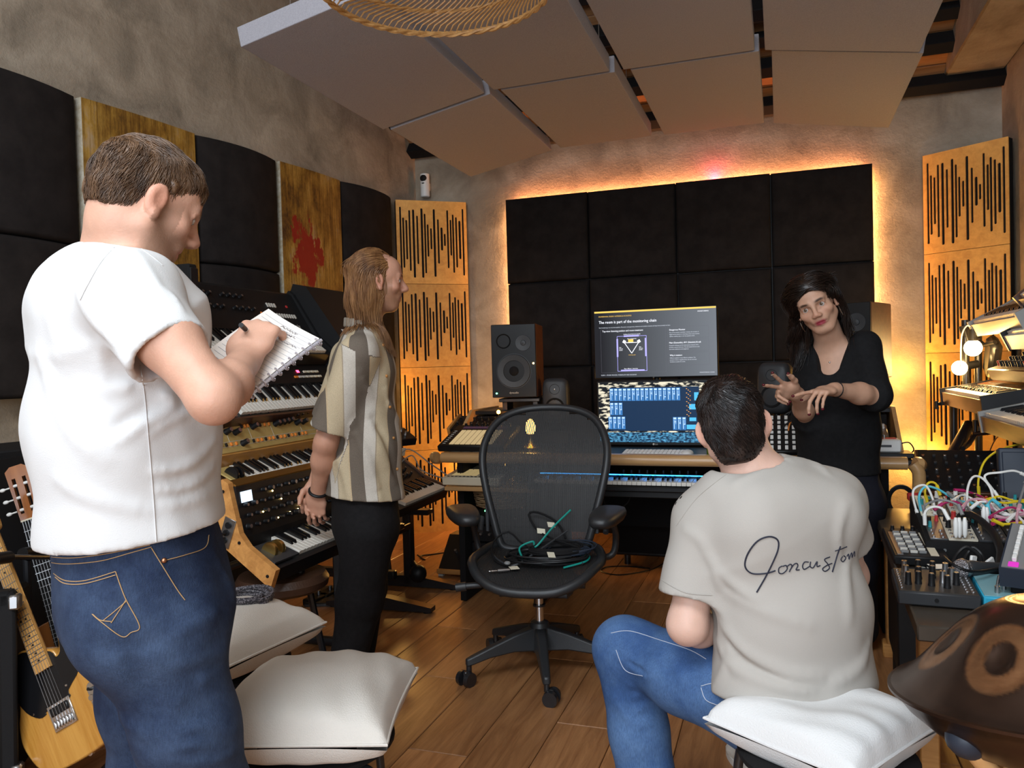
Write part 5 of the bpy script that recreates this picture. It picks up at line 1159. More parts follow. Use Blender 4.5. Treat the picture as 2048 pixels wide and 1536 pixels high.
cable('mic_cable', 'thin black cable looped round the microphone head', 'cable', [P(1888, 1113, 2.12), P(1905, 1128, 2.05), P(1930, 1140, 2.03), P(1960, 1143, 2.05), P(2000, 1136, 2.1), P(2040, 1128, 2.15)], .004, M['black'])
for k, (x0, x1) in enumerate(((1905, 1962), (1925, 1968))): cable('black_lead', ('black lead arching in front of the modular case, outer loop', 'black lead arching in front of the modular case, inner loop')[k], 'cable', [P(x0, 1128, 2.2), P(x0 + 10, 1108, 2.22), P((x0 + x1) / 2, 1095, 2.22), P(x1 - 3, 1112, 2.2), P(x1, 1136, 2.16)], .005, M['black'])
b = MB(); b.box((0, 0, 0), (.055, .03, .001)); o = b.build('paper_scrap', M['white']); o.location = P(1878, 1133, 2.15); o.rotation_euler = (.2, .1, .3); tag(o, 'small white paper scrap beside the microphone head', 'paper')
for px, py, lb in ((1946, 1122, 'white cable tag standing right of the microphone head'), (1980, 1125, 'white cable tag lying under the thick black cable')):
    b = MB(); b.box((0, 0, 0), (.022, .008, .03), .002); o = b.build('cable_tag', M['white']); o.location = P(px, py, 2.14); o.rotation_euler = (0, .2 if px < 1960 else 1.2, .4); tag(o, lb, 'label')
# grey controller at the right edge
q = P(1998, 1150, 1.95)
t = thing('angled_controller', 'grey controller with white faders and coloured pads at the right edge', 'controller', mw=Matrix.Translation(q) @ RZ(R(-40)) @ RX(R(14)))
b = MB(); b.prism([(0, -.03), (.22, -.03), (.22, .045), (0, .02)], 0, .28, 'x'); b.build('body', M['navy'], t, smooth=False)
TP = T4(0, 0, .0205) @ RX(math.atan2(.025, .22))
b = MB(); b.box((.14, .11, .001), (.27, .21, .003)); o = b.build('panel', M['grey'], t); o.matrix_basis = TP
for i in range(7): put('fader', bxm(.010, .018, .012, M['white']), t, TP @ T4(.03, .04 + i * .024, .002)); put('fader_track', bxm(.03, .008, .004, M['black']), t, TP @ T4(.09, .04 + i * .024, .002))
for i, c in enumerate(((.8, .05, .6), (.9, .45, .05), (.8, .1, .4), (.2, .6, .8))): put('pad', bxm(.022, .016, .006, emit('pad_light_%d' % i, c, .7)), t, TP @ T4(.03 + i * .035, .015, .002))
b = MB(); b.box((.14, .1, -.09), (.24, .16, .11), .004); b.build('stand_block', M['blackmatte'], t)
# patch cables
PC = {'white': M['white'], 'yellow': mat('yellow_cable', (.75, .55, .02), .4), 'magenta': mat('magenta_cable', (.42, .02, .12), .4), 'light blue': mat('blue_cable', (.10, .50, .62), .4), 'grey': M['grey'], 'pink': mat('pink_cable', (.65, .35, .42), .4)}
ORD = ('first', 'second', 'third', 'fourth', 'fifth', 'sixth', 'seventh', 'eighth', 'ninth')
def patch(col, pts, k):
    p = spl(pts, 9); b = MB(); base = Vector(pts[0]); b.T = Matrix.Translation(-base); b.tube(p, .0038, 6)
    o = link('patch_cable', b.mesh('patch_cable', PC[col])); o.location = base; tag(o, '%s %s patch cable from the left, over the modular synthesizer' % (ORD[k], col), 'cable', '%s patch cables' % col)
    for a, c in ((p[0], p[1]), (p[-1], p[-2])):
        d = (c - a).normalized(); bb = MB(); bb.T = Matrix.Translation(-base); bb.cyl(a, a + d * .035, .0058, n=8); bb.build('plug', PC[col], o)
pats = [('white', [(1838, 1040, 2.6), (1826, 992, 2.62), (1832, 975, 2.62), (1852, 972, 2.6), (1866, 1000, 2.55), (1870, 1030, 2.5)]),
 ('light blue', [(1845, 1030, 2.6), (1838, 995, 2.6), (1850, 974, 2.6), (1875, 978, 2.6), (1910, 998, 2.6), (1950, 1008, 2.6), (1975, 1004, 2.6)]),
 ('yellow', [(1857, 1010, 2.65), (1850, 985, 2.65), (1857, 966, 2.65), (1872, 968, 2.65), (1880, 990, 2.65)]),
 ('magenta', [(1868, 1020, 2.5), (1885, 1008, 2.5), (1905, 1003, 2.5), (1922, 1010, 2.5), (1930, 1032, 2.5)]),
 ('magenta', [(1908, 980, 2.7), (1930, 982, 2.7), (1960, 992, 2.7), (1975, 1000, 2.65), (2010, 1012, 2.6)]),
 ('white', [(1935, 1020, 2.55), (1935, 980, 2.6), (1945, 955, 2.62), (1962, 955, 2.62), (1980, 975, 2.6), (1988, 1005, 2.55), (1992, 1020, 2.5)]),
 ('white', [(2000, 1000, 2.6), (1985, 978, 2.62), (1970, 957, 2.62), (1975, 948, 2.62), (2000, 945, 2.6), (2030, 942, 2.6), (2060, 955, 2.6)]),
 ('yellow', [(1958, 992, 2.8), (1957, 960, 2.8), (1968, 925, 2.82), (1990, 905, 2.85), (2020, 893, 2.9), (2060, 884, 2.95)]),
 ('yellow', [(1925, 1010, 2.6), (1950, 1006, 2.6), (1975, 998, 2.6), (2000, 993, 2.6), (2030, 1002, 2.55), (2060, 1000, 2.5)]),
 ('yellow', [(1970, 1005, 2.5), (1980, 1002, 2.5), (2010, 1006, 2.5), (2040, 1003, 2.5), (2070, 1008, 2.5)]),
 ('grey', [(1850, 1032, 2.45), (1848, 1015, 2.45), (1858, 1006, 2.45), (1885, 1000, 2.45), (1915, 1010, 2.42), (1925, 1030, 2.4)]),
 ('white', [(1850, 1050, 2.42), (1850, 1025, 2.42), (1865, 1014, 2.42), (1885, 1018, 2.4), (1898, 1040, 2.38)]),
 ('pink', [(1925, 1015, 2.45), (1940, 1000, 2.5), (1970, 1000, 2.5), (1985, 1020, 2.45)]),
 ('magenta', [(1980, 1035, 2.35), (2000, 1022, 2.4), (2025, 1015, 2.4), (2060, 1030, 2.4)]),
 ('magenta', [(1985, 1048, 2.3), (2005, 1040, 2.32), (2035, 1045, 2.32), (2065, 1040, 2.3)]),
 ('white', [(1975, 1005, 2.5), (1990, 1018, 2.45), (2010, 1030, 2.4), (2035, 1026, 2.4), (2060, 1018, 2.4)]),
 ('white', [(1940, 1018, 2.5), (1960, 1004, 2.5), (1985, 1008, 2.48), (2005, 1024, 2.42), (2030, 1036, 2.38)]),
 ('yellow', [(1985, 1040, 2.3), (2005, 1048, 2.3), (2035, 1046, 2.3), (2065, 1042, 2.3)]),
 ('light blue', [(1978, 1030, 2.4), (1976, 1010, 2.42), (1985, 1000, 2.45), (2000, 1010, 2.42)]),
 ('grey', [(2030, 1030, 2.4), (2040, 1000, 2.45), (2052, 965, 2.5), (2064, 950, 2.5)]),
 ('pink', [(1990, 1032, 2.35), (2010, 1036, 2.35), (2035, 1030, 2.35), (2060, 1026, 2.35)]),
 ('white', [(2015, 1042, 2.3), (2030, 1030, 2.32), (2045, 1042, 2.3), (2056, 1055, 2.25)]),
 ('pink', [(2032, 1075, 2.2), (2034, 1050, 2.25), (2034, 1030, 2.3), (2040, 1010, 2.35)]),
 ('white', [(1908, 1000, 2.55), (1925, 990, 2.6), (1948, 1000, 2.58), (1965, 1012, 2.5)]),
 ('light blue', [(1940, 1005, 2.6), (1960, 1012, 2.58), (1985, 1010, 2.55), (2010, 1018, 2.5)]),
 ('grey', [(1895, 985, 2.6), (1915, 1000, 2.55), (1935, 1015, 2.5), (1955, 1040, 2.4)])]
NC = {}
for c, p in sorted(pats, key=lambda q: sum(v[0] for v in q[1]) / len(q[1])): patch(c, [P(*q) for q in p], NC.get(c, 0)); NC[c] = NC.get(c, 0) + 1
for k, (px, py, Y) in enumerate(((1912, 1075, 2.33), (1919, 1075, 2.33), (1930, 1075, 2.33), (1968, 1052, 2.4), (1974, 1053, 2.4))):
    b = MB(); b.lathe([(.003, 0), (.007, .01), (.0075, .045), (.004, .06), (0, .06)], 10); o = b.build('jack_plug', M['white']); o.location = P(px, py, Y); tag(o, '%s upright white plug from the left in the modular synthesizer' % ORD[k], 'plug', 'white plugs in the modular case')

# ------------------------------------------------------------------ right side: rack of keyboards
AR = math.atan2(-.9455, -.3256)        # fronts towards the middle of the room, low end farthest away
def KR(px, py, Y, tilt, ang=AR): return Matrix.Translation(P(px, py, Y)) @ RZ(ang) @ RX(tilt)
M['silvergrey'] = mat('silver_grey_plastic', (.30, .29, .27), .4)
def rack_keyboard(label, mw, W, nk, mb, mc, D=.32, prof=None, kl=.14, panel=None):
    t = thing('synthesizer', label, 'synthesizer', mw=mw)
    side_prism(t, 'body', prof or [(-.015, -.08), (D, -.08), (D, .03), (.16, .01), (.15, -.012), (-.015, -.014)], -.03, W, mb, smooth=False)
    for x in (-.04, W + .01): side_prism(t, 'cheek', [(-.02, -.085), (D + .005, -.085), (D + .005, .036), (.15, .016), (-.02, .006)], x - .010, x + .010, mc, smooth=False)
    add_keys(t, nk, 0, 0, .002, kl); return t
t = rack_keyboard('keyboard below the globe bulbs with a bright reflection, on the right hand rack', KR(1890, 779, 4.2, R(6)), .86, 36, M['darkwood'], M['black'])
for i in range(24): put('button', bxm(.014, .010, .004, M['dgrey']), t, T4(.05 + i * .032, .20, .012))
mt_ = KR(1890, 779, 4.2, R(6))
t = thing('synthesizer', 'knob covered dark synthesizer lying on the keyboard below the globe bulbs', 'synthesizer', mw=mt_ @ T4(.25, .17, .035) @ RX(R(14)))
b = MB(); b.box((.32, .17, .03), (.66, .34, .06), .005); b.build('body', M['darkwood'], t)
for i in range(12):
    for j in range(5): put('knob', knob_mesh(.011 if (i + j) % 2 else .008, .026, 'red' if (i * 5 + j) % 9 == 0 else 'cap' if j % 2 else 'black'), t, T4(.04 + i * .05, .05 + j * .058, .06))
b = MB(); b.cyl((.05, .27, .08), (.15, .25, .095), .016, n=12); b.cyl((.15, .25, .095), (.19, .24, .10), .006, n=8); b.build('jack_plug', M['brass'], t)
t = rack_keyboard('nearer keyboard with white keys at the right edge, lower than the bulb lit one', KR(1970, 826, 3.32, R(9)), .90, 36, M['darkwood'], M['silvergrey'])
t = rack_keyboard('silver grey keyboard tilted steeply above the globe bulbs', KR(1946, 643, 4.15, R(24)), .84, 32, M['silvergrey'], M['silvergrey'], .36)
for i in range(20): put('button', bxm(.012, .016, .005, M['dgrey']), t, T4(.05 + i * .035, .22, .014))
t = rack_keyboard('nearer white keyboard at the right edge, level with the silver grey one', KR(2014, 664, 3.5, R(24)), .80, 32, M['white'], M['black'], .34)
t = rack_keyboard('dark keyboard at the top of the right hand rack, partly out of the picture', KR(2040, 590, 3.45, R(38)), .6, 24, M['darkwood'], M['darkwood'], .30)
for k in range(2): b = MB(); b.box((.08 + .1 * k, .2, .03), (.03, .05, .05), .004); b.build('clip', M['black'], t)
q = BW(0, 0, 0); rb = P(1932, 800, 4.18); rb.z = 0
t = thing('keyboard_rack', 'black tubular keyboard rack with angled arms on the right, in front of the slotted wood', 'stand', mw=Matrix.Translation(rb) @ RZ(AR))
def up(px, py, Y): return Matrix.Translation(rb).inverted() @ P(px, py, Y)
def rt(pts, r, name='tube', n=10):
    b = MB(); I = PM[t].inverted(); b.tube([I @ Vector(p) for p in pts], r, n); b.build(name, M['blackmetal'], t)
rt([P(1930, 640, 4.3), P(1933, 800, 4.3)], .018, 'post'); rt([P(1956, 660, 4.42), P(1958, 1000, 4.42)], .02, 'post')
rt([P(1938, 850, 4.1), P(1905, 910, 3.95), P(1852, 1010, 3.72)], .030, 'leg', 14)
rt([P(1938, 850, 4.1), P(1995, 842, 4.0), P(2040, 836, 3.9)], .017, 'arm'); rt([P(1950, 840, 4.0), P(1950, 870, 4.0), P(1936, 890, 3.95), P(1926, 897, 3.9)], .012, 'arm')
rt([P(1950, 868, 4.0), P(2000, 862, 3.9)], .013, 'arm'); rt([P(1874, 818, 4.25), P(1872, 802, 4.25)], .010, 'hook'); rt([P(1872, 808, 4.25), P(1910, 806, 4.25)], .010, 'hook')
rt([P(1925, 652, 4.3), P(1936, 690, 4.3), P(1950, 672, 4.3)], .02, 'arm'); rt([P(1956, 680, 4.3), P(1968, 690, 4.3), P(1990, 684, 4.2)], .012, 'arm')
b = MB(); I = PM[t].inverted(); b.box(I @ P(1985, 715, 4.3), (.14, .06, .22), .02, rot=Matrix.Rotation(.5, 3, 'Y')); b.build('plate', M['blackmetal'], t)
rt([(rb.x, rb.y, .02), (rb.x - .2, rb.y - .55, .02)], .02, 'foot'); rt([(rb.x - .02, rb.y + .1, .02), (rb.x - .01, rb.y + .1, 1.0)], .02, 'post')
M['bulb'] = emit('bulb_glow', (1, .66, .26), 26)
for px, py, Y, lb, e in ((1946, 696, 4.16, 'lit globe bulb hanging from the rack, upper of the two', 1), (1919, 736, 4.30, 'lit globe bulb half behind the rack post, lower of the two', 1)):
    t = thing('globe_bulb', lb, 'lamp', P(px, py, Y))
    b = MB(); b.sph((0, 0, 0), .044 if px > 1940 else .040, 20, 12); b.build('globe', M['bulb'], t)
    b = MB(); b.cyl((.0, 0, .038) if px > 1940 else (.036, 0, .01), (.0, 0, .10) if px > 1940 else (.10, .0, .02), .022, n=14); b.build('socket', M['black'], t)
    if px > 1940: b = MB(); b.tube(spl([(0, 0, .10), (-.03, 0, .12), (-.05, .02, .06), (-.05, .03, -.1)], 5), .004, 6); b.build('flex', M['cream'], t)
point('bulb_light', P(1946, 696, 4.16) + Vector((-.03, -.05, -.02)), 7, (1, .62, .22), .045)
point('bulb_light_low', P(1919, 736, 4.30) + Vector((-.05, .0, 0)), 5, (1, .62, .22), .04)
cable('wall_lead', 'thin brown lead hanging from the keyboard rack beside the slotted wood', 'cable', [P(2005, 868, 4.2), P(1990, 880, 4.2), P(1975, 915, 4.2), P(1972, 940, 4.2)], .003, M['darkwood'])

# ------------------------------------------------------------------ handpan on its wooden stand
HC = P(2128, 1374, 1.29)
nrm = Vector((-.05, .13, 1)).normalized()
xa = Vector((0, 1, 0)).cross(nrm).normalized(); ya = nrm.cross(xa)
t = thing('handpan', 'dark brown steel handpan with round dimpled tone fields, bottom right', 'handpan', mw=Matrix.Translation(HC) @ Matrix((xa, ya, nrm)).transposed().to_4x4())
RH = .262
DP = [(0, .150), (.2, .147), (.35, .134), (.5, .110), (.65, .076), (.8, .038), (.92, .011), (1.0, 0)]
def dome(r):
    q = min(r / RH, 1.0); i = 0
    while i < len(DP) - 2 and q > DP[i + 1][0]: i += 1
    g = lambda j: DP[min(max(j, 0), len(DP) - 1)]
    a, b_, c, d = g(i - 1), g(i), g(i + 1), g(i + 2); w_ = (q - b_[0]) / (c[0] - b_[0])
    m0 = (c[1] - a[1]) / max(c[0] - a[0], .05) * (c[0] - b_[0]); m1 = (d[1] - b_[1]) / max(d[0] - b_[0], .05) * (c[0] - b_[0])
    return (2 * w_ ** 3 - 3 * w_ ** 2 + 1) * b_[1] + (w_ ** 3 - 2 * w_ ** 2 + w_) * m0 + (-2 * w_ ** 3 + 3 * w_ ** 2) * c[1] + (w_ ** 3 - w_ ** 2) * m1
fields = [(.166 * math.cos(a), .166 * math.sin(a), .052, .0225) for a in [R(-106 - 45 * k) for k in range(8)]] + [(0, 0, .066, .034)]
def shell(x, y):
    r = math.hypot(x, y); z = dome(min(r, RH)); f = 0
    for k, (fx, fy, fr, dr) in enumerate(fields):
        d = math.hypot(x - fx, y - fy)
        if d < fr:
            e_ = min(1, (fr - d) / .008); z -= .0028 * e_; f = max(f, min(1, (fr - d) / .004) * min(1, max(0, (d - dr) / .003)))
        if d < dr: z += (.010 if k == 8 else -.008) * (1 - (d / dr) ** 2)
    return z, f
def handmat():
    m = mat('bronzed_steel', (.060, .036, .026), .27, .85, col2=(.10, .06, .042), nscale=5, bump=.03, bscale=30); nt = m.node_tree; b = nt.nodes['Principled BSDF']
    at = nt.nodes.new('ShaderNodeAttribute'); at.attribute_name = 'field'
    mx = nt.nodes.new('ShaderNodeMix'); mx.data_type = 'RGBA'; src = b.inputs['Base Color'].links[0].from_socket; nt.links.new(at.outputs['Fac'], mx.inputs['Factor']); nt.links.new(src, mx.inputs[6])
    n = nt.nodes.new('ShaderNodeTexNoise'); n.inputs['Scale'].default_value = 30; r = nt.nodes.new('ShaderNodeValToRGB'); r.color_ramp.elements[0].color = (.26, .12, .055, 1); r.color_ramp.elements[1].color = (.44, .23, .11, 1)
    nt.links.new(n.outputs['Fac'], r.inputs[0]); nt.links.new(r.outputs[0], mx.inputs[7]); nt.links.new(mx.outputs[2], b.inputs['Base Color']); return m
M['handsteel'] = handmat()
b = MB(); NR, NA = 90, 190; z0, f0 = shell(0, 0); vs = [(0, 0, z0)]; ff = [f0]; fs = []
for i in range(1, NR + 1):
    r = RH * i / NR
    for j in range(NA): a = 2 * math.pi * j / NA; z_, f_ = shell(r * math.cos(a), r * math.sin(a)); vs.append((r * math.cos(a), r * math.sin(a), z_)); ff.append(f_)
for j in range(NA): fs.append((0, 1 + j, 1 + (j + 1) % NA))
for i in range(NR - 1):
    for j in range(NA): fs.append((1 + i * NA + j, 1 + (i + 1) * NA + j, 1 + (i + 1) * NA + (j + 1) % NA, 1 + i * NA + (j + 1) % NA))
b.add(vs, fs); o = b.build('top_shell', M['handsteel'], t, ang=60)
at = o.data.attributes.new('field', 'FLOAT', 'POINT'); at.data.foreach_set('value', ff)
b = MB(); b.lathe([(RH, .0), (RH + .006, -.001), (RH + .006, -.006), (RH, -.007), (RH * .93, -.035), (RH * .75, -.08), (RH * .45, -.112), (.06, -.122), (.05, -.09)], 90); b.build('bottom_shell', M['handsteel'], t, ang=60)
t = thing('handpan_stand', 'beech tripod stand with a black rubber ball foot under the handpan', 'stand', HC - Vector((0, 0, HC.z)))
lo = HC - nrm * .12
hb = HC - Vector((0, 0, HC.z)); l0 = P(1926, 1474, 1.22) - hb; l1 = P(1994, 1560, 1.25) - hb; l1 = l0 + (l1 - l0) * (l0.z / (l0.z - l1.z))
for k, (a, bb_) in enumerate(((l0, l1), (Vector((.05, .14, HC.z - .10)), Vector((-.10, .25, 0))), (Vector((.14, -.08, HC.z - .20)), Vector((-.22, -.16, 0))))):
    b = MB(); d = (bb_ - a).normalized(); b.tube([a, bb_], .016, 14); b.build('leg', M['deskwood'], t)
    b = MB(); b.tube([a - d * .022, a - d * .014, a, a + d * .016, a + d * .032], [.010, .022, .028, .027, .020], 16); b.build('rubber_cap', M['navy'], t)
b = MB(); b.sph((.02, .0, .35), .03, 14, 10); b.build('hub', M['black'], t)
# ------------------------------------------------------------------ office chair
hub = PZ(1082, 1345, 0); CH = Matrix.Translation(hub) @ RZ(R(-11))
t = thing('office_chair', 'black mesh office chair with coiled cables on its seat, facing the camera', 'chair', mw=CH)
CI = CH.inverted()
BO = [(0, 1.062), (.13, 1.050), (.222, 1.005), (.268, .92), (.272, .83), (.250, .72), (.218, .60), (.196, .52), (.17, .475), (.09, .462)]
BO = BO + [(0, .460)] + [(-x, z) for x, z in BO[:0:-1]]
def backy(x, z): return .17 + (z - .46) * .36 - .05 * math.sin((z - .46) / .6 * math.pi) - .55 * x * x
loop = [(p.x, backy(p.x, p.z), p.z) for p in spl([(x, 0, z) for x, z in BO], 5, True)]
b = MB(); b.tube(loop, .017, 10, closed=True); b.build('back_frame', M['graphite'], t, ang=80)
def inside_x(z):                        # half width of the backrest opening at a height
    best = 0; k = len(loop)
    for i in range(k):
        z0, z1 = loop[i][2], loop[(i + 1) % k][2]
        if (z0 - z) * (z1 - z) <= 0 and abs(z1 - z0) > 1e-9: best = max(best, abs(loop[i][0] + (loop[(i + 1) % k][0] - loop[i][0]) * (z - z0) / (z1 - z0)))
    return best
b = MB(); nst = 92
for i in range(nst):
    u = (i + .5) / nst * 2 - 1; run = []
    for j in range(25):
        z = .468 + (1.055 - .468) * j / 24; hw = inside_x(z); x = u * .268
        if abs(x) < hw - .004: run.append((x, z))
    if len(run) > 2:
        vs = []
        for x, z in run: y = backy(x, z); vs += [(x - .0023, y, z), (x + .0023, y, z), (x + .0023, y + .0012, z), (x - .0023, y + .0012, z)]
        fs = [(4 * k + a, 4 * k + (a + 1) % 4, 4 * k + 4 + (a + 1) % 4, 4 * k + 4 + a) for k in range(len(run) - 1) for a in range(4)]; b.add(vs, fs)
for j in range(96):
    z = .47 + .58 * j / 95; hw = inside_x(z) - .006
    if hw > .03:
        vs = []; n = 9
        for k in range(n): x = -hw + 2 * hw * k / (n - 1); y = backy(x, z); vs += [(x, y + .0004, z - .0006), (x, y + .0004, z + .0006)]
        b.add(vs, [(2 * k, 2 * k + 2, 2 * k + 3, 2 * k + 1) for k in range(n - 1)])
M['mesh'] = mat('mesh_weave', (.018, .017, .017), .6)
o = b.build('back_mesh', M['mesh'], t, smooth=False); o['kind'] = 'stuff'
def seatz(x, y): return .452 + .018 * (abs(x) / .25) ** 2 - (.05 * max(0, (-.12 - y) / .14) ** 1.7) + .02 * max(0, (y - .05) / .15)
SO = [(0, -.262), (.12, -.252), (.205, -.20), (.252, -.10), (.258, .02), (.235, .13), (.19, .185), (.10, .20)]
SO = SO + [(0, .202)] + [(-x, y) for x, y in SO[:0:-1]]
sl_ = [(p.x, p.y, seatz(p.x, p.y)) for p in spl([(x, y, 0) for x, y in SO], 5, True)]
b = MB(); b.tube(sl_, .019, 10, closed=True); b.build('seat_frame', M['graphite'], t, ang=80)
b = MB(); k = len(sl_)
def seat_half(y):
    best = 0
    for i in range(k):
        y0, y1 = sl_[i][1], sl_[(i + 1) % k][1]
        if (y0 - y) * (y1 - y) <= 0 and abs(y1 - y0) > 1e-9: best = max(best, abs(sl_[i][0] + (sl_[(i + 1) % k][0] - sl_[i][0]) * (y - y0) / (y1 - y0)))
    return best
ys = [-.257 + .455 * j / 30 for j in range(31)]; hs_ = [seat_half(y) for y in ys]
for i in range(84):
    x = -.252 + .504 * (i + .5) / 84; run = [(x, y) for y, h in zip(ys, hs_) if abs(x) < h - .004]
    if len(run) > 2:
        vs = []
        for x, y in run: z = seatz(x, y); vs += [(x - .0024, y, z), (x + .0024, y, z), (x + .0024, y, z - .0012), (x - .0024, y, z - .0012)]
        b.add(vs, [(4 * q + a, 4 * q + (a + 1) % 4, 4 * q + 4 + (a + 1) % 4, 4 * q + 4 + a) for q in range(len(run) - 1) for a in range(4)])
for y, h in zip([-.252 + .445 * j / 80 for j in range(81)], [seat_half(-.252 + .445 * j / 80) for j in range(81)]):
    if h > .04:
        vs = []
        for q in range(9): x = (-1 + q / 4) * (h - .006); z = seatz(x, y) - .0008; vs += [(x, y - .0008, z), (x, y + .0008, z)]
        b.add(vs, [(2 * q, 2 * q + 2, 2 * q + 3, 2 * q + 1) for q in range(8)])
o = b.build('seat_mesh', M['mesh'], t, smooth=False); o['kind'] = 'stuff'
b = MB(); b.box((0, -.02, .375), (.30, .20, .075), .02); b.box((0, -.12, .395), (.26, .06, .05), .015); b.build('tilt_mechanism', M['graphite'], t)
for s in (-1, 1):
    b = MB(); b.cyl((s * .12, -.10, .405), (s * .20, -.10, .405), .026, n=18); b.cyl((s * .155, -.10, .405), (s * .16, -.10, .405), .029, n=18); b.build('pivot', M['graphite'], t)
    b = MB(); b.box((s * .215, .05, .44), (.03, .20, .03), .01); b.build('side_rail', M['graphite'], t)
    b = MB(); b.cyl((s * .10, -.13, .36), (s * .135, -.135, .36), .012, n=12); b.build('tension_knob', M['dgrey'], t)
    b = MB(); b.tube(spl([(s * .20, .17, .43), (s * .285, .20, .44), (s * .305, .19, .52), (s * .295, .10, .605), (s * .29, .02, .64)], 6), [.014] * 24 + [.016], 10); b.build('arm_support', M['graphite'], t)
    b = MB(); cy, cx = (-.03, -.298) if s < 0 else (-.04, .285); ry = R(24) if s < 0 else R(-8)
    b.T = T4(cx, cy, .652) @ RZ(ry) @ Matrix.Scale(1.22, 4)
    def pad(u, v):
        a = 2 * math.pi * u; n = 3.2; c, s_ = math.cos(a), math.sin(a); x = math.copysign(abs(c) ** (2 / n), c) * .050; y = math.copysign(abs(s_) ** (2 / n), s_) * .125
        pr = [(.02, -.020), (.86, -.020), (.98, -.008), (1, .002), (.93, .014), (.75, .020), (.02, .022)]; q = v * 6; i = min(int(q), 5); k_, h = [pr[i][j] + (pr[i + 1][j] - pr[i][j]) * (q - i) for j in (0, 1)]
        return (x * k_ * (1 + .15 * y / .125), y * k_, h - .10 * (y * k_) ** 2)
    b.grid(pad, 36, 7, cu=True); b.build('arm_pad', M['graphite'], t, ang=80)
    b = MB(); b.cyl((s * .268, .12, .55), (s * .27, .17, .60), .012, n=10); b.build('arm_lock', M['dgrey'], t)
b = MB(); b.box((-.245, .17, .60), (.016, .02, .12), .003); b.build('height_track', M['cheekwood'] if False else M['dgrey'], t)
b = MB(); b.box((.225, .18, .60), (.02, .02, .13), .003); b.build('height_track', M['dgrey'], t)
b = MB(); b.cyl((-.20, -.16, .40), (-.27, -.17, .395), .012, n=12); b.cyl((-.26, -.17, .395), (-.30, -.175, .39), .017, n=12); b.build('seat_lever', M['graphite'], t)
b = MB(); b.cyl((0, 0, .20), (0, 0, .345), .017, n=18); b.build('gas_lift', M['chrome'], t)
b = MB(); b.lathe([(.018, .275), (.026, .275), (.026, .282), (.018, .282)], 20); b.build('lift_collar', M['blackmetal'], t)
b = MB(); b.lathe([(0, .09), (.034, .09), (.042, .12), (.044, .185), (.036, .21), (.02, .215), (0, .215)], 28); b.build('hub', M['graphite'], t)
cast = [PZ(1096, 1418, 0), PZ(930, 1378, 0), PZ(975, 1300, 0), PZ(1150, 1273, 0), PZ(1232, 1352, 0)]
a0 = math.atan2((CI @ cast[0]).y, (CI @ cast[0]).x)
for k in range(5):
    a = a0 - k * 2 * math.pi / 5; d = Vector((math.cos(a), math.sin(a), 0)); n_ = Vector((-d.y, d.x, 0)); L = .305
    b = MB(); sec = []
    for s_, zt, zb, w_ in ((.03, .195, .10, .030), (.12, .172, .108, .025), (.22, .138, .098, .021), (L - .01, .112, .080, .018), (L + .012, .104, .076, .014)):
        p = d * s_; sec += [p + n_ * w_ + Vector((0, 0, zb)), p + n_ * w_ * .75 + Vector((0, 0, zt)), p - n_ * w_ * .75 + Vector((0, 0, zt)), p - n_ * w_ + Vector((0, 0, zb))]
    fs = [(4 * i + j, 4 * i + (j + 1) % 4, 4 * i + 4 + (j + 1) % 4, 4 * i + 4 + j) for i in range(4) for j in range(4)] + [(0, 1, 2, 3), (19, 18, 17, 16)]
    b.add(sec, fs); o = b.build('base_arm', M['graphite'], t, ang=40); bv = o.modifiers.new('round', 'BEVEL'); bv.width = .006; bv.segments = 2
    q = d * L; ca = a + (1.2, .5, -.3, .9, 2.0)[k]; cdv = Vector((math.cos(ca), math.sin(ca), 0)); side = Vector((-cdv.y, cdv.x, 0)); c = q + cdv * .018
    b = MB(); b.cyl(q + Vector((0, 0, .05)), q + Vector((0, 0, .09)), .011, n=12); b.box(c + Vector((0, 0, .045)), (.02, .02, .03), .004); o = b.build('caster', M['blackmetal'], t)
    for s_ in (-1, 1): b = MB(); w0 = c + side * s_ * .012 + Vector((0, 0, .030)); b.cyl(w0, w0 + side * s_ * .019, .030, .028, n=24); b.build('wheel', M['blackmetal'], o)
# cables lying on the seat
rr_ = random.Random(3)
SEAT = lambda x, y, h=0: CH @ Vector((x, y, seatz(x, y) + h))
def coil(name, label, m, r, loops, cx, cy, rx_, ry_, h0, grp=None, tails=()):
    pts = []; N = 14
    for k in range(loops * N):
        a = 2 * math.pi * k / N; q = 1 + .16 * math.sin(k * .37 + loops) + rr_.uniform(-.03, .03)
        pts.append(SEAT(cx + rx_ * q * math.cos(a) + .02 * math.sin(k * .11), cy + ry_ * q * math.sin(a), h0 + .004 * (k // N) + .006 * abs(math.sin(k * .45))))
    for p in tails: pts.append(SEAT(*p))
    return cable(name, label, 'cable', pts, r, m, grp, n=7, sub=3)
coil('cable_coil', 'black coiled cable lying on the mesh chair seat, outer wide coil', M['black'], .0042, 8, .04, -.02, .135, .085, .008, tails=((-.05, .05, .05), (-.14, .10, .09), (-.20, .06, .05), (-.17, -.05, .01), (-.09, -.12, .008)))
coil('cable_coil', 'black coiled cable with a raised loop against the backrest, on top of the wide coil', M['blackmatte'], .0046, 5, .07, .0, .105, .07, .042, tails=((.0, .10, .09), (-.06, .15, .15), (-.02, .155, .16), (.06, .15, .12), (.10, .12, .06)))
coil('cable_coil', 'thin dark cable coil on the right half of the chair seat', M['navy'], .0034, 6, .11, .02, .10, .075, .03, tails=((.18, -.02, .02), (.19, -.08, .01)))
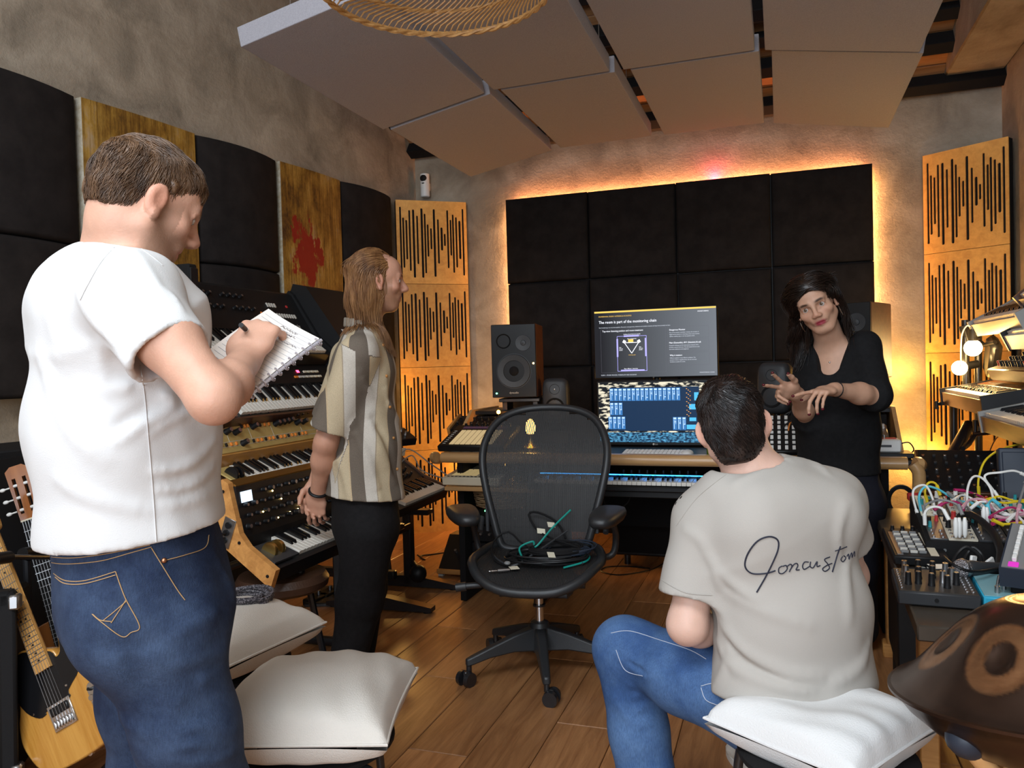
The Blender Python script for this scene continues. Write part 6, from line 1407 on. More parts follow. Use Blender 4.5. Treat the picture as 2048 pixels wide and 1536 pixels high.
cable('teal_cable', 'teal cable sticking out of the coil on the chair seat towards the armrest', 'cable', [SEAT(-.06, -.02, .02), SEAT(-.08, .03, .05), SEAT(-.03, .06, .07), SEAT(-.01, .02, .06), SEAT(.05, .08, .12), SEAT(.12, .15, .17)], .0042, mat('teal_rubber', (.01, .28, .23), .4))
cable('teal_cable', 'teal cable end curving at the right front of the chair seat', 'cable', [SEAT(.14, .03, .02), SEAT(.205, .0, .02), SEAT(.20, -.06, .012), SEAT(.12, -.12, .008)], .0040, bpy.data.materials['teal_rubber'])
cable('jack_cable', 'grey cable curving over the left half of the chair seat', 'cable', [SEAT(-.19, .02, .012), SEAT(-.15, -.05, .01), SEAT(-.08, -.10, .01), SEAT(.0, -.03, .05), SEAT(.06, .05, .08), SEAT(.11, .10, .10)], .0042, M['dgrey'])
def jackplug(label, c, rz, tagm=True):
    t2 = thing('jack_plug', label, 'plug', mw=Matrix.Translation(c) @ RZ(rz))
    b = MB(); b.lathe([(0, -.055), (.0022, -.052), (.0032, -.047), (.0026, -.044), (.0032, -.040), (.0032, -.022), (.0032, -.02)], 12, (0, 0, 0), 'x'); b.build('tip', M['chrome'], t2)
    b = MB(); b.lathe([(.0032, -.02), (.0065, -.018), (.0065, .012), (.0055, .03), (0, .032)], 14, (0, 0, 0), 'x'); b.build('barrel', M['steel'], t2)
    if tagm: b = MB(); b.box((.05, .012, .003), (.035, .045, .0012)); b.build('paper_tag', M['tape'], t2)
jackplug('silver jack plug with a paper tag at the front of the chair seat', SEAT(-.115, -.165, .012), R(12))
b = MB(); b.sph((0, 0, 0), .013, 16, 10, (1, 1, .6)); o = b.build('grey_button', M['grey']); o.location = SEAT(-.105, -.11, .02); tag(o, 'small grey round button beside the jack plug on the chair seat', 'button')
for x, y, h, lb in ((.045, .09, .13, 'cream paper tag on a raised black cable on the chair'), (.07, -.10, .055, 'cream paper tag on the front of the cable coil on the chair'), (-.0, .10, .10, 'cream paper tag beside the teal cable near the backrest')):
    b = MB(); b.box((0, 0, 0), (.036, .024, .0015)); o = b.build('paper_tag', M['tape']); o.location = SEAT(x, y, h); o.rotation_euler = (.9, .2, .3 + 5 * x); tag(o, lb, 'label')

# ------------------------------------------------------------------ stools with cushions
def canvas(name, c):
    m = mat(name, c, .85, bump=.25, bscale=330, spec=.2); return m
M['cushion'] = canvas('cream_canvas', (.66, .61, .55)); M['cushion2'] = canvas('white_canvas', (.70, .69, .68))
def stool(name, label, x, y, rz, h=.44):
    t = thing(name, label, 'stool', (x, y, 0), rz)
    b = MB(); b.lathe([(0, h - .022), (.165, h - .022), (.178, h - .014), (.178, h - .004), (.165, h), (0, h)], 36); b.build('seat', M['blackmatte'], t)
    for k in range(4):
        a = math.pi / 4 + k * math.pi / 2; d = Vector((math.cos(a), math.sin(a), 0)); n_ = Vector((-d.y, d.x, 0))
        b = MB(); pts = spl([d * .06 + Vector((0, 0, h - .03)), d * .15 + Vector((0, 0, h - .032)), d * .185 + Vector((0, 0, h - .075)), d * .21 + Vector((0, 0, .012))], 6); b.tube(pts, .0105, 10); b.build('leg', M['blackmetal'], t)
        b = MB(); e_ = d * .21; b.cyl(e_ + Vector((0, 0, 0)), e_ + Vector((0, 0, .025)), .014, n=12); b.build('rubber_foot', M['black'], t)
    b = MB(); b.tube([(.192 * math.cos(a), .192 * math.sin(a), .17) for a in [2 * math.pi * i / 36 for i in range(36)]], .007, 8, closed=True); b.build('foot_ring', M['blackmetal'], t)
    return t
def cushion(label, x, y, z, rz, s, th, m, seed=0, dip=None):
    t = thing('cushion', label, 'cushion', (x, y, z), rz); n = 41
    def outl(u, v):                       # square whose sides are pulled in between the corners
        k = 1 - .06 * (1 - v * v) ** 1.0; l = 1 - .06 * (1 - u * u) ** 1.0; return u * k * s / 2, v * l * s / 2
    def surf(top):
        def f(a, c):
            u, v = 2 * a - 1, 2 * c - 1; x_, y_ = outl(u, v); e = max((1 - u * u) * (1 - v * v), 0); h = e ** .36
            wv = mnoise.noise(Vector((x_ * 9 + seed, y_ * 9, seed))) * .008 * min(1, 6 * e) + .004 * math.sin(14 * u + 5 * v + seed) * (1 - e) * min(1, 8 * e)
            if top:
                zz = th * .62 * h + wv + .012 * (u * u + v * v) * .5
                if dip: zz -= dip * math.exp(-((u) ** 2 + (v) ** 2) / .35)
            else: zz = -th * .38 * min(1, 1.25 * h) + wv * .3
            return (x_, y_, zz + th * .38)
        return f
    b = MB(); b.grid(surf(True), n, n); k = len(b.v); b.grid(surf(False), n, n); b.f[-(n - 1) * (n - 1):] = [q[::-1] for q in b.f[-(n - 1) * (n - 1):]]
    b.build('cover', m, t, ang=180)
    rim = [(2 * i / 24 - 1, -1) for i in range(24)] + [(1, 2 * i / 24 - 1) for i in range(24)] + [(1 - 2 * i / 24, 1) for i in range(24)] + [(-1, 1 - 2 * i / 24) for i in range(24)]
    b = MB(); f = surf(True); b.tube([f((u + 1) / 2, (v + 1) / 2) for u, v in rim], .0035, 6, closed=True); b.build('piping', m, t)
    b = MB(); b.box((s * .22, -s * .455, th * .33), (.03, .004, .008), .001); b.build('zip_pull', M['steel'], t)
    return t
stool('stool', 'black stool under the nearest cream cushion, beside the man in jeans', -.475, 1.80, R(8), .405)
cushion('large cream cushion on the nearest stool, right of the man in white', -.475, 1.80, .405, R(-2), .41, .165, M['cushion'], 1)
stool('stool', 'black stool behind, carrying the cushion with a coiled cable', -.83, 2.19, R(20))
cushion('cream cushion with a coiled braided cable on it, on the rear stool', -.855, 2.185, .44, R(-27), .43, .165, M['cushion'], 5)
stool('stool', 'black stool that the man in the beige shirt sits on', .63, 1.60, R(10))
cushion('white cushion under the seated man in the beige shirt', .628, 1.62, .425, R(38), .338, .14, M['cushion2'], 9, dip=.03)
M['braid'] = mat('braided_cable', (.02, .018, .025), .6, col2=(.22, .20, .22), nscale=260, lo=.5, hi=.56)
bc = P(502, 1233, 2.25); pts = []
for k in range(70): a = 2 * math.pi * k / 14; q = 1 + .07 * math.sin(k * .7); pts.append((bc.x - .02 + .078 * q * math.cos(a), bc.y + .06 * q * math.sin(a), .592 + .006 * (k // 14) + .004 * math.sin(k)))
cable('braided_coil', 'coiled black and grey braided cable lying on the rear cream cushion', 'cable', pts, .0055, M['braid'], sub=3)
# ------------------------------------------------------------------ people: smooth blended volumes turned into one skin
V = lambda *a: np.array(a, float)
def pv(px, py, Y): return np.array(P(px, py, Y), float)
def A(v): return np.array(v, float)
def nrmz(v): v = A(v); return v / np.linalg.norm(v)
class Body:
    def __init__(s): s.p = []; s.subs = []; s.folds = []; s.wr = None; s.amp = 0; s.cuts = []
    def cap(s, a, b, ra, rb=None, k=.02, clip=None, sub=False):
        rb = ra if rb is None else rb; (s.subs if sub else s.p).append(dict(t='c', a=A(a), b=A(b), ra=ra, rb=rb, k=k, clip=clip, R=max(ra, rb))); return s
    def chain(s, pts, rs, k=.02, clip=None):
        for i in range(len(pts) - 1): s.cap(pts[i], pts[i + 1], rs[i], rs[i + 1], k, clip)
        return s
    def ell(s, c, r, rot=None, k=.02, sub=False, clip=None):
        (s.subs if sub else s.p).append(dict(t='e', a=A(c), b=A(c), r=A(r), rot=np.eye(3) if rot is None else np.array(rot, float), k=k, clip=clip, R=max(r))); return s
    def ecap(s, a, b, side, wa, wb, k=.04, clip=None, sub=False):
        a, b = A(a), A(b); ax = nrmz(b - a); sd = A(side) - ax * np.dot(side, ax); sd = nrmz(sd)
        (s.subs if sub else s.p).append(dict(t='q', a=a, b=b, s=sd, f=np.cross(ax, sd), wa=wa, wb=wb, k=k, clip=clip, R=max(*wa, *wb))); return s
    def fold(s, a, b, w_, amp): s.folds.append((A(a), A(b), w_, amp)); return s
    def foldpx(s, w_, amp, *pts):            # a crease through picture points, found on the garment along the sight lines
        o = V(0, 0, CAMZ); q = []; fs, am = s.folds, s.amp; s.folds, s.amp = [], 0
        for px, py in pts:
            d = nrmz(pv(px, py, 1.) - o); t = .6
            for _ in range(60):
                e = s.eval((o + d * t)[None], range(len(s.p)), [])[0]; t += max(e, -.01) * .9
                if abs(e) < 5e-4 or t > 5: break
            q.append(o + d * t)
        s.folds, s.amp = fs, am
        if len(q) > 2: q = [A(v) for v in spl([tuple(v) for v in q], 3)]
        for k, (a, b) in enumerate(zip(q, q[1:])):
            f = math.sin(math.pi * (k + .5) / (len(q) - 1)) ** .5; s.folds.append((a, b, w_, amp * f, 1))
        return s
    @staticmethod
    def dist(q, P_):
        a, b = q['a'], q['b']
        if q['t'] == 'c':
            ba = b - a; L = ba @ ba + 1e-12; t = np.clip((P_ - a) @ ba / L, 0, 1)
            d = np.linalg.norm(P_ - a - t[:, None] * ba, axis=1) - (q['ra'] + (q['rb'] - q['ra']) * t)
        elif q['t'] == 'e':
            l = (P_ - a) @ q['rot']; k0 = np.linalg.norm(l / q['r'], axis=1); k1 = np.linalg.norm(l / q['r'] ** 2, axis=1) + 1e-9; d = k0 * (k0 - 1) / k1
        else:
            ba = b - a; L = np.linalg.norm(ba); ax = ba / L; h = (P_ - a) @ ax; t = np.clip(h / L, 0, 1); ex = h - t * L
            w_ = q['wa'][0] + (q['wb'][0] - q['wa'][0]) * t; dd = q['wa'][1] + (q['wb'][1] - q['wa'][1]) * t; m = np.minimum(w_, dd)
            x = (P_ - a) @ q['s']; y = (P_ - a) @ q['f']
            k0 = np.sqrt((x / w_) ** 2 + (y / dd) ** 2 + (ex / m) ** 2); k1 = np.sqrt((x / w_ ** 2) ** 2 + (y / dd ** 2) ** 2 + (ex / m ** 2) ** 2) + 1e-9
            d = k0 * (k0 - 1) / k1
        if q['clip'] is not None: d = np.maximum(d, (P_ - A(q['clip'][0])) @ A(q['clip'][1]))
        return d
    def eval(s, P_, ids, sids):
        d = np.full(len(P_), 9.)
        for i in ids:
            q = s.p[i]; e = s.dist(q, P_); k = q['k']
            h = np.maximum(k - np.abs(d - e), 0) / k; d = np.minimum(d, e) - h * h * k * .25
        if s.folds:
          best = {}
          for fo in s.folds:
                a, b, w_, amp = fo[:4]; m_ = (P_[0] + P_[-1]) / 2
                if np.linalg.norm((a + b) / 2 - m_) > np.linalg.norm(P_[0] - P_[-1]) / 2 + np.linalg.norm(a - b) / 2 + 3 * w_: continue
                ba = b - a; t = np.clip((P_ - a) @ ba / (ba @ ba + 1e-12), 0, 1); r = np.linalg.norm(P_ - a - t[:, None] * ba, axis=1); v_ = amp * np.exp(-(r / w_) ** 2) * (1 if len(fo) > 4 else np.sin(np.pi * np.clip(t, .02, .98)) ** .5); ky = 0 if amp > 0 else 1; best[ky] = v_ if ky not in best else (np.maximum(best[ky], v_) if amp > 0 else np.minimum(best[ky], v_))
          for v_ in best.values(): d = d - v_
        if s.amp:
            n = 0
            for dr, fr, ph in s.wr: n = n + np.sin(P_ @ dr * fr + ph + 1.3 * np.sin(P_ @ dr[[1, 2, 0]] * fr * .55 + ph))
            d = d + s.amp * n
        for i in sids:
            q = s.subs[i]; e = -s.dist(q, P_); k = q['k']; h = np.maximum(k - np.abs(d - e), 0) / k; d = np.maximum(d, e) + h * h * k * .25
        for p, n in s.cuts: d = np.maximum(d, (P_ - A(p)) @ A(n))
        return d
    def wrinkle(s, amp, freqs, seed=0):
        r = np.random.default_rng(seed); s.wr = [(nrmz(r.normal(size=3)), f, r.uniform(0, 6)) for f in freqs]; s.amp = amp; return s
    def mesh(s, h, smooth=1, skip=None):
        B = 10; rad = math.sqrt(3) / 2 * B * h; A_ = np.array([q['a'] for q in s.p]); B_ = np.array([q['b'] for q in s.p]); R_ = np.array([q['R'] for q in s.p])
        lo = np.minimum(A_ - R_[:, None], B_ - R_[:, None]).min(0) - .03; hi = np.maximum(A_ + R_[:, None], B_ + R_[:, None]).max(0) + .03
        nb = np.ceil((hi - lo) / (B * h)).astype(int); gi = np.stack(np.meshgrid(*[np.arange(n) for n in nb], indexing='ij'), -1).reshape(-1, 3)
        ctr = lo + (gi + .5) * B * h
        def seg(a, b, P_):
            ba = b - a; t = np.clip((P_ - a) @ ba / (ba @ ba + 1e-12), 0, 1); return np.linalg.norm(P_ - a - t[:, None] * ba, axis=1)
        D = np.stack([seg(q['a'], q['b'], ctr) - q['R'] for q in s.p], 1); near = D < rad + .07
        act = (D < rad + .02).any(1)
        SD = np.stack([seg(q['a'], q['b'], ctr) - q['R'] for q in s.subs], 1) < rad + .03 if s.subs else np.zeros((len(ctr), 0), bool)
        if skip is not None: act &= ~skip(ctr)
        # cheap reject of blocks far inside
        cd = np.full(len(ctr), 9.); idx = np.where(act)[0]
        for i in idx: cd[i] = s.eval(ctr[i:i + 1], np.where(near[i])[0], [])[0]
        act &= np.abs(cd) < rad * 1.5 + .03
        idx = np.where(act)[0]
        loc = np.stack(np.meshgrid(*[np.arange(B + 1)] * 3, indexing='ij'), -1).reshape(-1, 3)
        VV = np.empty((len(idx), B + 1, B + 1, B + 1))
        for n, i in enumerate(idx):
            P_ = lo + (gi[i] * B + loc) * h; VV[n] = s.eval(P_, np.where(near[i])[0], np.where(SD[i])[0]).reshape(B + 1, B + 1, B + 1)
        ins = VV < 0; G = nb * B + 2
        c = np.stack([ins[:, x:B + x, y:B + y, z:B + z] for x in (0, 1) for y in (0, 1) for z in (0, 1)], -1)
        mix = c.any(-1) & ~c.all(-1); n, i, j, k = np.nonzero(mix)
        base = gi[idx[n]] * B + np.stack([i, j, k], -1); acc = np.zeros((len(n), 3)); cnt = np.zeros(len(n))
        cor = [(x, y, z) for x in (0, 1) for y in (0, 1) for z in (0, 1)]
        for a in cor:
            for ax in range(3):
                if a[ax]: continue
                b = list(a); b[ax] = 1; va = VV[n, i + a[0], j + a[1], k + a[2]]; vb = VV[n, i + b[0], j + b[1], k + b[2]]
                m = (va < 0) != (vb < 0); t = np.where(m, va / np.where(m, va - vb, 1), 0); p = np.array(a, float)[None].repeat(len(n), 0); p[:, ax] += t; acc += p * m[:, None]; cnt += m
        vert = lo + (base + acc / cnt[:, None]) * h
        gid = (base[:, 0] * G[1] + base[:, 1]) * G[2] + base[:, 2]; order = np.argsort(gid); sg = gid[order]
        faces = []
        for ax in range(3):
            o1, o2 = (ax + 1) % 3, (ax + 2) % 3; sl = [slice(None), slice(0, B), slice(0, B), slice(0, B)]; s2 = list(sl); s2[ax + 1] = slice(1, B + 1)
            a, b = ins[tuple(sl)], ins[tuple(s2)]; n, i, j, k = np.nonzero(a != b); e = gi[idx[n]] * B + np.stack([i, j, k], -1); flip = a[n, i, j, k]
            qs = []
            for u, v in ((0, 0), (-1, 0), (-1, -1), (0, -1)): q = e.copy(); q[:, o1] += u; q[:, o2] += v; qs.append((q[:, 0] * G[1] + q[:, 1]) * G[2] + q[:, 2])
            qs = np.stack(qs, 1); pos = np.searchsorted(sg, qs).clip(0, len(sg) - 1); ok = (sg[pos] == qs).all(1); f = order[pos][ok]; fl_ = flip[ok]; f[~fl_] = f[~fl_][:, ::-1]; faces.append(f)
        F_ = np.concatenate(faces)
        for _ in range(smooth):
            e = np.concatenate([F_[:, [0, 1]], F_[:, [1, 2]], F_[:, [2, 3]], F_[:, [3, 0]]]); sm = np.zeros_like(vert); ct = np.zeros(len(vert))
            np.add.at(sm, e[:, 0], vert[e[:, 1]]); np.add.at(sm, e[:, 1], vert[e[:, 0]]); np.add.at(ct, e[:, 0], 1); np.add.at(ct, e[:, 1], 1)
            ct[ct == 0] = 1; vert = vert * .45 + .55 * sm / ct[:, None]
        return vert, F_
def np_mesh(name, vert, F_, m, col=None, origin=None):
    o = V(0, 0, 0) if origin is None else A(origin); me = bpy.data.meshes.new(name); nv, nf = len(vert), len(F_)
    me.vertices.add(nv); me.vertices.foreach_set('co', (vert - o).ravel()); me.loops.add(nf * 4); me.loops.foreach_set('vertex_index', F_.ravel()); me.polygons.add(nf)
    me.polygons.foreach_set('loop_start', np.arange(0, nf * 4, 4)); me.polygons.foreach_set('use_smooth', np.ones(nf, bool)); me.update(calc_edges=True); me.validate()
    for x in (m if isinstance(m, list) else [m]): me.materials.append(x)
    if col is not None: at = me.attributes.new('Col', 'FLOAT_COLOR', 'POINT'); at.data.foreach_set('color', np.concatenate([col, np.ones((nv, 1))], 1).ravel())
    return me
def skin_mat(name):
    m = mat(name, (.6, .36, .26), .48, bump=.10, bscale=260, spec=.4); nt = m.node_tree; b = nt.nodes['Principled BSDF']
    at = nt.nodes.new('ShaderNodeAttribute'); at.attribute_name = 'Col'; n = nt.nodes.new('ShaderNodeTexNoise'); n.inputs['Scale'].default_value = 28; n.inputs['Detail'].default_value = 5
    mr = nt.nodes.new('ShaderNodeMapRange'); mr.inputs['To Min'].default_value = .88; mr.inputs['To Max'].default_value = 1.1; nt.links.new(n.outputs['Fac'], mr.inputs[0])
    hv = nt.nodes.new('ShaderNodeHueSaturation'); nt.links.new(at.outputs['Color'], hv.inputs['Color']); nt.links.new(mr.outputs[0], hv.inputs['Value']); nt.links.new(hv.outputs[0], b.inputs['Base Color'])
    b.inputs['Subsurface Weight'].default_value = .12; b.inputs['Subsurface Radius'].default_value = (.012, .005, .003); return m
M['skin'] = skin_mat('skin')
class Frame:                            # head or hand frame: s right, f forward, u up
    def __init__(s, o, f, u, sc=1.): s.o = A(o); s.f = nrmz(f); u = A(u) - s.f * np.dot(u, s.f); s.u = nrmz(u); s.s = np.cross(s.f, s.u); s.k = sc
    def __call__(s, x, y, z): return s.o + s.k * (s.s * x + s.f * y + s.u * z)
    @property
    def rot(s): return np.stack([s.s, s.f, s.u], 1)
    def local(s, P_): return (P_ - s.o) @ s.rot / s.k
def add_head(B, H, nose=1., jaw=1.):
    k_ = H.k; r = H.rot; E = lambda c, rr, k=.02, sub=False: B.ell(H(*c), [q * k_ for q in rr], r, k, sub)
    C_ = lambda a, b, ra, rb=None, k=.012, sub=False: B.cap(H(*a), H(*b), ra * k_, (ra if rb is None else rb) * k_, k, sub=sub)
    E((0, -.018, .034), (.074, .094, .084), .03); E((0, .022, -.03), (.060, .064, .082), .03); E((0, .044, .045), (.058, .044, .048), .03)
    E((0, .050, -.096), (.030 * jaw, .030, .022), .025)
    for x in (-1, 1):
        C_((x * .056 * jaw, .0, -.058), (x * .024 * jaw, .050, -.098), .017, .015, .025); E((x * .044, .056, -.024), (.022, .022, .019), .02)
        C_((x * .012, .086, .020), (x * .042, .076, .021), .0085, .008, .014)
        E((x * .076, -.006, -.006), (.009, .020, .033), .006); E((x * .085, .000, -.004), (.006, .010, .018), .006, True)
        E((x * .078, .002, -.034), (.007, .009, .010), .006)
        E((x * .032, .092, .003), (.017, .012, .010), .010, True)
        C_((x * .020, .0855, .0072), (x * .046, .0755, .0070), .0048, .0046, .004); C_((x * .021, .0840, -.0052), (x * .045, .0745, -.0042), .0040, .0040, .004)
        E((x * .0115, .098, -.033), (.009, .012, .008), .008)
    C_((0, .086, .012), (0, .108 * (1 + .06 * (nose - 1)), -.026), .0075, .0112 * nose, .012)
    for x in (-1, 1):
        C_((x * .021, .0735, -.0625), (0, .0820, -.0575), .0040, .0058, .006); C_((x * .019, .0735, -.0680), (0, .0805, -.0715), .0042, .0066, .006)
        C_((x * .024, .0800, -.0655), (0, .0905, -.0648), .0014, .0016, .0035, True)
        E((x * .016, .074, -.052), (.014, .012, .012), .012)
    E((0, .066, -.050), (.028, .018, .026), .02)
def add_hand(B, W, D, N, T, curls, thumb, sc=1., spread=(.10, .02, -.06, -.16), r0=.0088):
    """W wrist, D fingers, N palm faces, T thumb side; curls: three bends per finger, index first; thumb: list of directions"""
    W = A(W); D = nrmz(D); N = A(N) - D * np.dot(N, D); N = nrmz(N); T = A(T) - D * np.dot(T, D) - N * np.dot(T, N); T = nrmz(T)
    B.ecap(W - D * .015 * sc, W + D * .045 * sc, T, (.024 * sc, .018 * sc), (.036 * sc, .0145 * sc), .02); B.ecap(W + D * .040 * sc, W + D * .082 * sc, T, (.036 * sc, .0145 * sc), (.038 * sc, .0115 * sc), .015)
    tips = []; Ls = ((.040, .024, .020), (.045, .028, .021), (.041, .026, .020), (.032, .020, .018))
    for i in range(4):
        p = W + sc * (D * (.090, .094, .090, .081)[i] + T * (.029, .009, -.011, -.029)[i]); q0 = W + sc * (D * .04 + T * (.018, .006, -.007, -.018)[i]); r = r0 * sc * (1, 1.02, .97, .86)[i]
        B.cap(q0, p, r * 1.1, r * 1.12, .010); d0 = nrmz(D + T * spread[i]); ang = 0
        for j in range(3):
            ang += curls[i][j]; d = d0 * math.cos(ang) + N * math.sin(ang); e = p + d * Ls[i][j] * sc
            B.cap(p, e, r * (1.02, .94, .86)[j], r * (.95, .86, .74)[j], .004); p = e
        tips.append((p, d))
    p = W + sc * (D * .025 + T * .026 + N * .006); B.ell(p + sc * D * .012, [.020 * sc, .016 * sc, .026 * sc], np.stack([T, N, D], 1), .02)
    for j, dd in enumerate(thumb):
        d = nrmz(D * dd[0] + N * dd[1] + T * dd[2]); e = p + d * (.042, .032, .026)[j] * sc; B.cap(p, e, (.0125, .0105, .0098)[j] * sc, (.0108, .0096, .0080)[j] * sc, .008); p = e
    tips.append((p, d)); return tips
def skin_colour(vert, H, base, ext=None, lips=(.50, .17, .14), stubble=None, brow=None, cheeks=.10):
    col = np.tile(A(base), (len(vert), 1)); l = H.local(vert); x, y, z = l.T; ax = np.abs(x); hd = (np.linalg.norm(l, axis=1) < .2)
    def mixc(w_, c): nonlocal col; w_ = np.clip(w_, 0, 1)[:, None]; col = col * (1 - w_) + A(c) * w_
    if stubble is not None:
        w_ = np.clip((-.030 - z) / .02, 0, 1) * np.clip((y + .002) / .02, 0, 1) * np.clip((z + .145) / .02, 0, 1) * (1 - np.exp(-((ax / .026) ** 2 + ((z + .064) / .010) ** 2)))
        w2 = np.exp(-((ax / .03) ** 2 + ((z + .045) / .008) ** 2)) * (y > .07); side = np.clip((ax - .035) / .015, 0, 1) * np.clip((.02 - z) / .03, 0, 1) * (y > -.002) * (y < .05) * (z > -.05)
        mixc(np.maximum(np.maximum(w_, w2 * .8), side) * hd * stubble[0], stubble[1])
    mixc(cheeks * 3 * np.exp(-(((ax - .042) / .02) ** 2 + ((z + .025) / .018) ** 2)) * hd * (y > .03), (base[0] * 1.0, base[1] * .72, base[2] * .68))
    mixc(.5 * np.exp(-((ax / .016) ** 2 + ((z + .028) / .016) ** 2)) * hd * (y > .09), (base[0], base[1] * .74, base[2] * .70))
    mixc(.6 * np.exp(-(((ax - .083) / .012) ** 2 + ((z + .005) / .035) ** 2)) * hd, (base[0], base[1] * .72, base[2] * .66))
    if lips is not None: mixc(1.2 * np.exp(-((x / .022) ** 4 + ((z + .0655) / .0105) ** 4)) * (y > .078) * hd, lips)
    if brow is not None: mixc(1.1 * np.exp(-(((ax - .031) / .018) ** 4 + ((z - .024 + .10 * np.abs(ax - .034)) / .0052) ** 4)) * (y > .06) * hd, brow)
    mixc(.8 * np.exp(-(((ax - .032) / .017) ** 4 + ((z - .0025) / .010) ** 4)) * (y > .07) * hd, (base[0] * .62, base[1] * .5, base[2] * .46))
    return col
def add_eyes(t, H, iris=(.08, .05, .03), look=(0, 0)):
    for x in (-1, 1):
        c = H(x * .0325, .0725, .0015); d = nrmz(H.f + H.s * look[0] + H.u * look[1]); a = nrmz(np.cross(d, H.u)); e = np.cross(a, d); b = MB(); r = .0118 * H.k
        an_ = [0, .16, .24, .50, .58, .8, 1.1, 1.5, 2.0, 2.6, 3.1416]
        for i in range(len(an_) - 1):
            b.cur = 2 if i < 1 else 1 if i < 3 else 3 if i < 4 else 0; ps = []
            for q in (an_[i], an_[i + 1]):
                for k in range(20): w_ = 2 * math.pi * k / 20; ps.append(c + r * (d * math.cos(q) + (a * math.cos(w_) + e * math.sin(w_)) * math.sin(q)))
            b.add(ps, [(k, (k + 1) % 20, 20 + (k + 1) % 20, 20 + k) for k in range(20)])
        b.cur = 0; b.build('eye', [M['eyewhite'], mat('iris', iris, .15), M['blackkey'], mat('iris_rim', tuple(q * .3 for q in iris), .2)], t, world=True, ang=180)
M['eyewhite'] = mat('eye_white', (.52, .47, .44), .25)
def hair_mat(name, c1, c2, rough=.42, nscale=40): return mat(name, c1, rough, col2=c2, nscale=nscale, stretch=(1, 1, .25), spec=.5)
def strands(name, parent, m, roots, flow, sdf, n, steps, step, lift, r=(.0011, .0004), seed=0, side=3, hug=None, jit=.25, reject=None):
    """hair drawn out along the head surface: each strand starts on a root, follows flow() and is kept `lift` off the surface"""
    g = np.random.default_rng(seed); p = roots[g.integers(0, len(roots), n)] + g.normal(size=(n, 3)) * .0012; path = [p]; nst = g.normal(size=(n, 3)) * jit; lf = lift[0] + (lift[1] - lift[0]) * g.random(n)
    for k in range(steps):
        d = flow(p, k) + nst * (1 + 0 * k); gd = np.stack([sdf(p + V(*e) * .002) - sdf(p - V(*e) * .002) for e in ((1, 0, 0), (0, 1, 0), (0, 0, 1))], 1); gd /= np.linalg.norm(gd, axis=1)[:, None] + 1e-9
        sd = sdf(p); near = np.clip(1 - (sd - lf) / .02, 0, 1)[:, None]
        d = d - gd * (d * gd).sum(1)[:, None] * near * (((d * gd).sum(1) < 0) | (sd < lf))[:, None]; d /= np.linalg.norm(d, axis=1)[:, None] + 1e-9
        p = p + d * step; sd = sdf(p); lk = lf * min(1, (k + 1) / 3); push = np.maximum(lk - sd, 0) - np.maximum(sd - lk, 0) * (hug(p) if hug is not None else .8); p = p + gd * np.clip(push, -.012, .02)[:, None]; path.append(p)
    P_ = np.stack(path, 1); K = steps + 1
    if reject is not None: P_ = P_[~reject(P_.reshape(-1, 3)).reshape(n, K).any(1)]; n = len(P_)
    T_ = np.gradient(P_, axis=1); T_ /= np.linalg.norm(T_, axis=2)[:, :, None] + 1e-9
    ref = nrmz((.3, .5, .8)); a = np.cross(T_, ref); a /= np.linalg.norm(a, axis=2)[:, :, None] + 1e-9; b = np.cross(T_, a); rad = np.linspace(r[0], r[1], K)[None, :, None]
    ring = np.stack([P_ + rad * (a * math.cos(2 * math.pi * q / side) + b * math.sin(2 * math.pi * q / side)) for q in range(side)], 2)
    vert = ring.reshape(-1, 3); i = np.arange(n)[:, None, None] * K * side + np.arange(K - 1)[None, :, None] * side; q = np.arange(side)[None, None, :]
    F_ = np.stack([i + q, i + (q + 1) % side, i + side + (q + 1) % side, i + side + q], -1).reshape(-1, 4)
    o = link(name, np_mesh(name, vert, F_, m, origin=PM[parent].translation), parent); return o
def person(name_label, base, group=None): return thing('person', name_label, 'person', base)
def bodypart(name, B, h, m, t, col=None, smooth=1, skip=None):
    v, f = B.mesh(h, smooth, skip); return link(name, np_mesh(name, v, f, m, col(v) if col else None, origin=PM[t].translation), t), v, f
def sdf_of(B, ids=None):
    ids = range(len(B.p)) if ids is None else ids
    return lambda P_: B.eval(P_, ids, [])
def bvh_of(v, f):
    from mathutils.bvhtree import BVHTree
    return BVHTree.FromPolygons([tuple(p) for p in v], [tuple(int(i) for i in q) for q in f])
def on_surface(bvh, pts, Y0=0.3):        # picture points carried onto a garment
    out = []
    for px, py in pts:
        d = (P(px, py, 1.0) - Vector((0, 0, CAMZ))).normalized(); h = bvh.ray_cast(Vector((0, 0, CAMZ)), d)
        if h[0] is not None: out.append(h[0] - d * .0012)
    return out
def stitch(t, name, bvh, pts, r, m, n=6, sub=8):
    q = on_surface(bvh, [(p.x, p.y) for p in spl([(x, y, 0) for x, y in pts], sub)])
    if len(q) > 1: b = MB(); b.tube(q, r, n); return b.build(name, m, t, world=True)
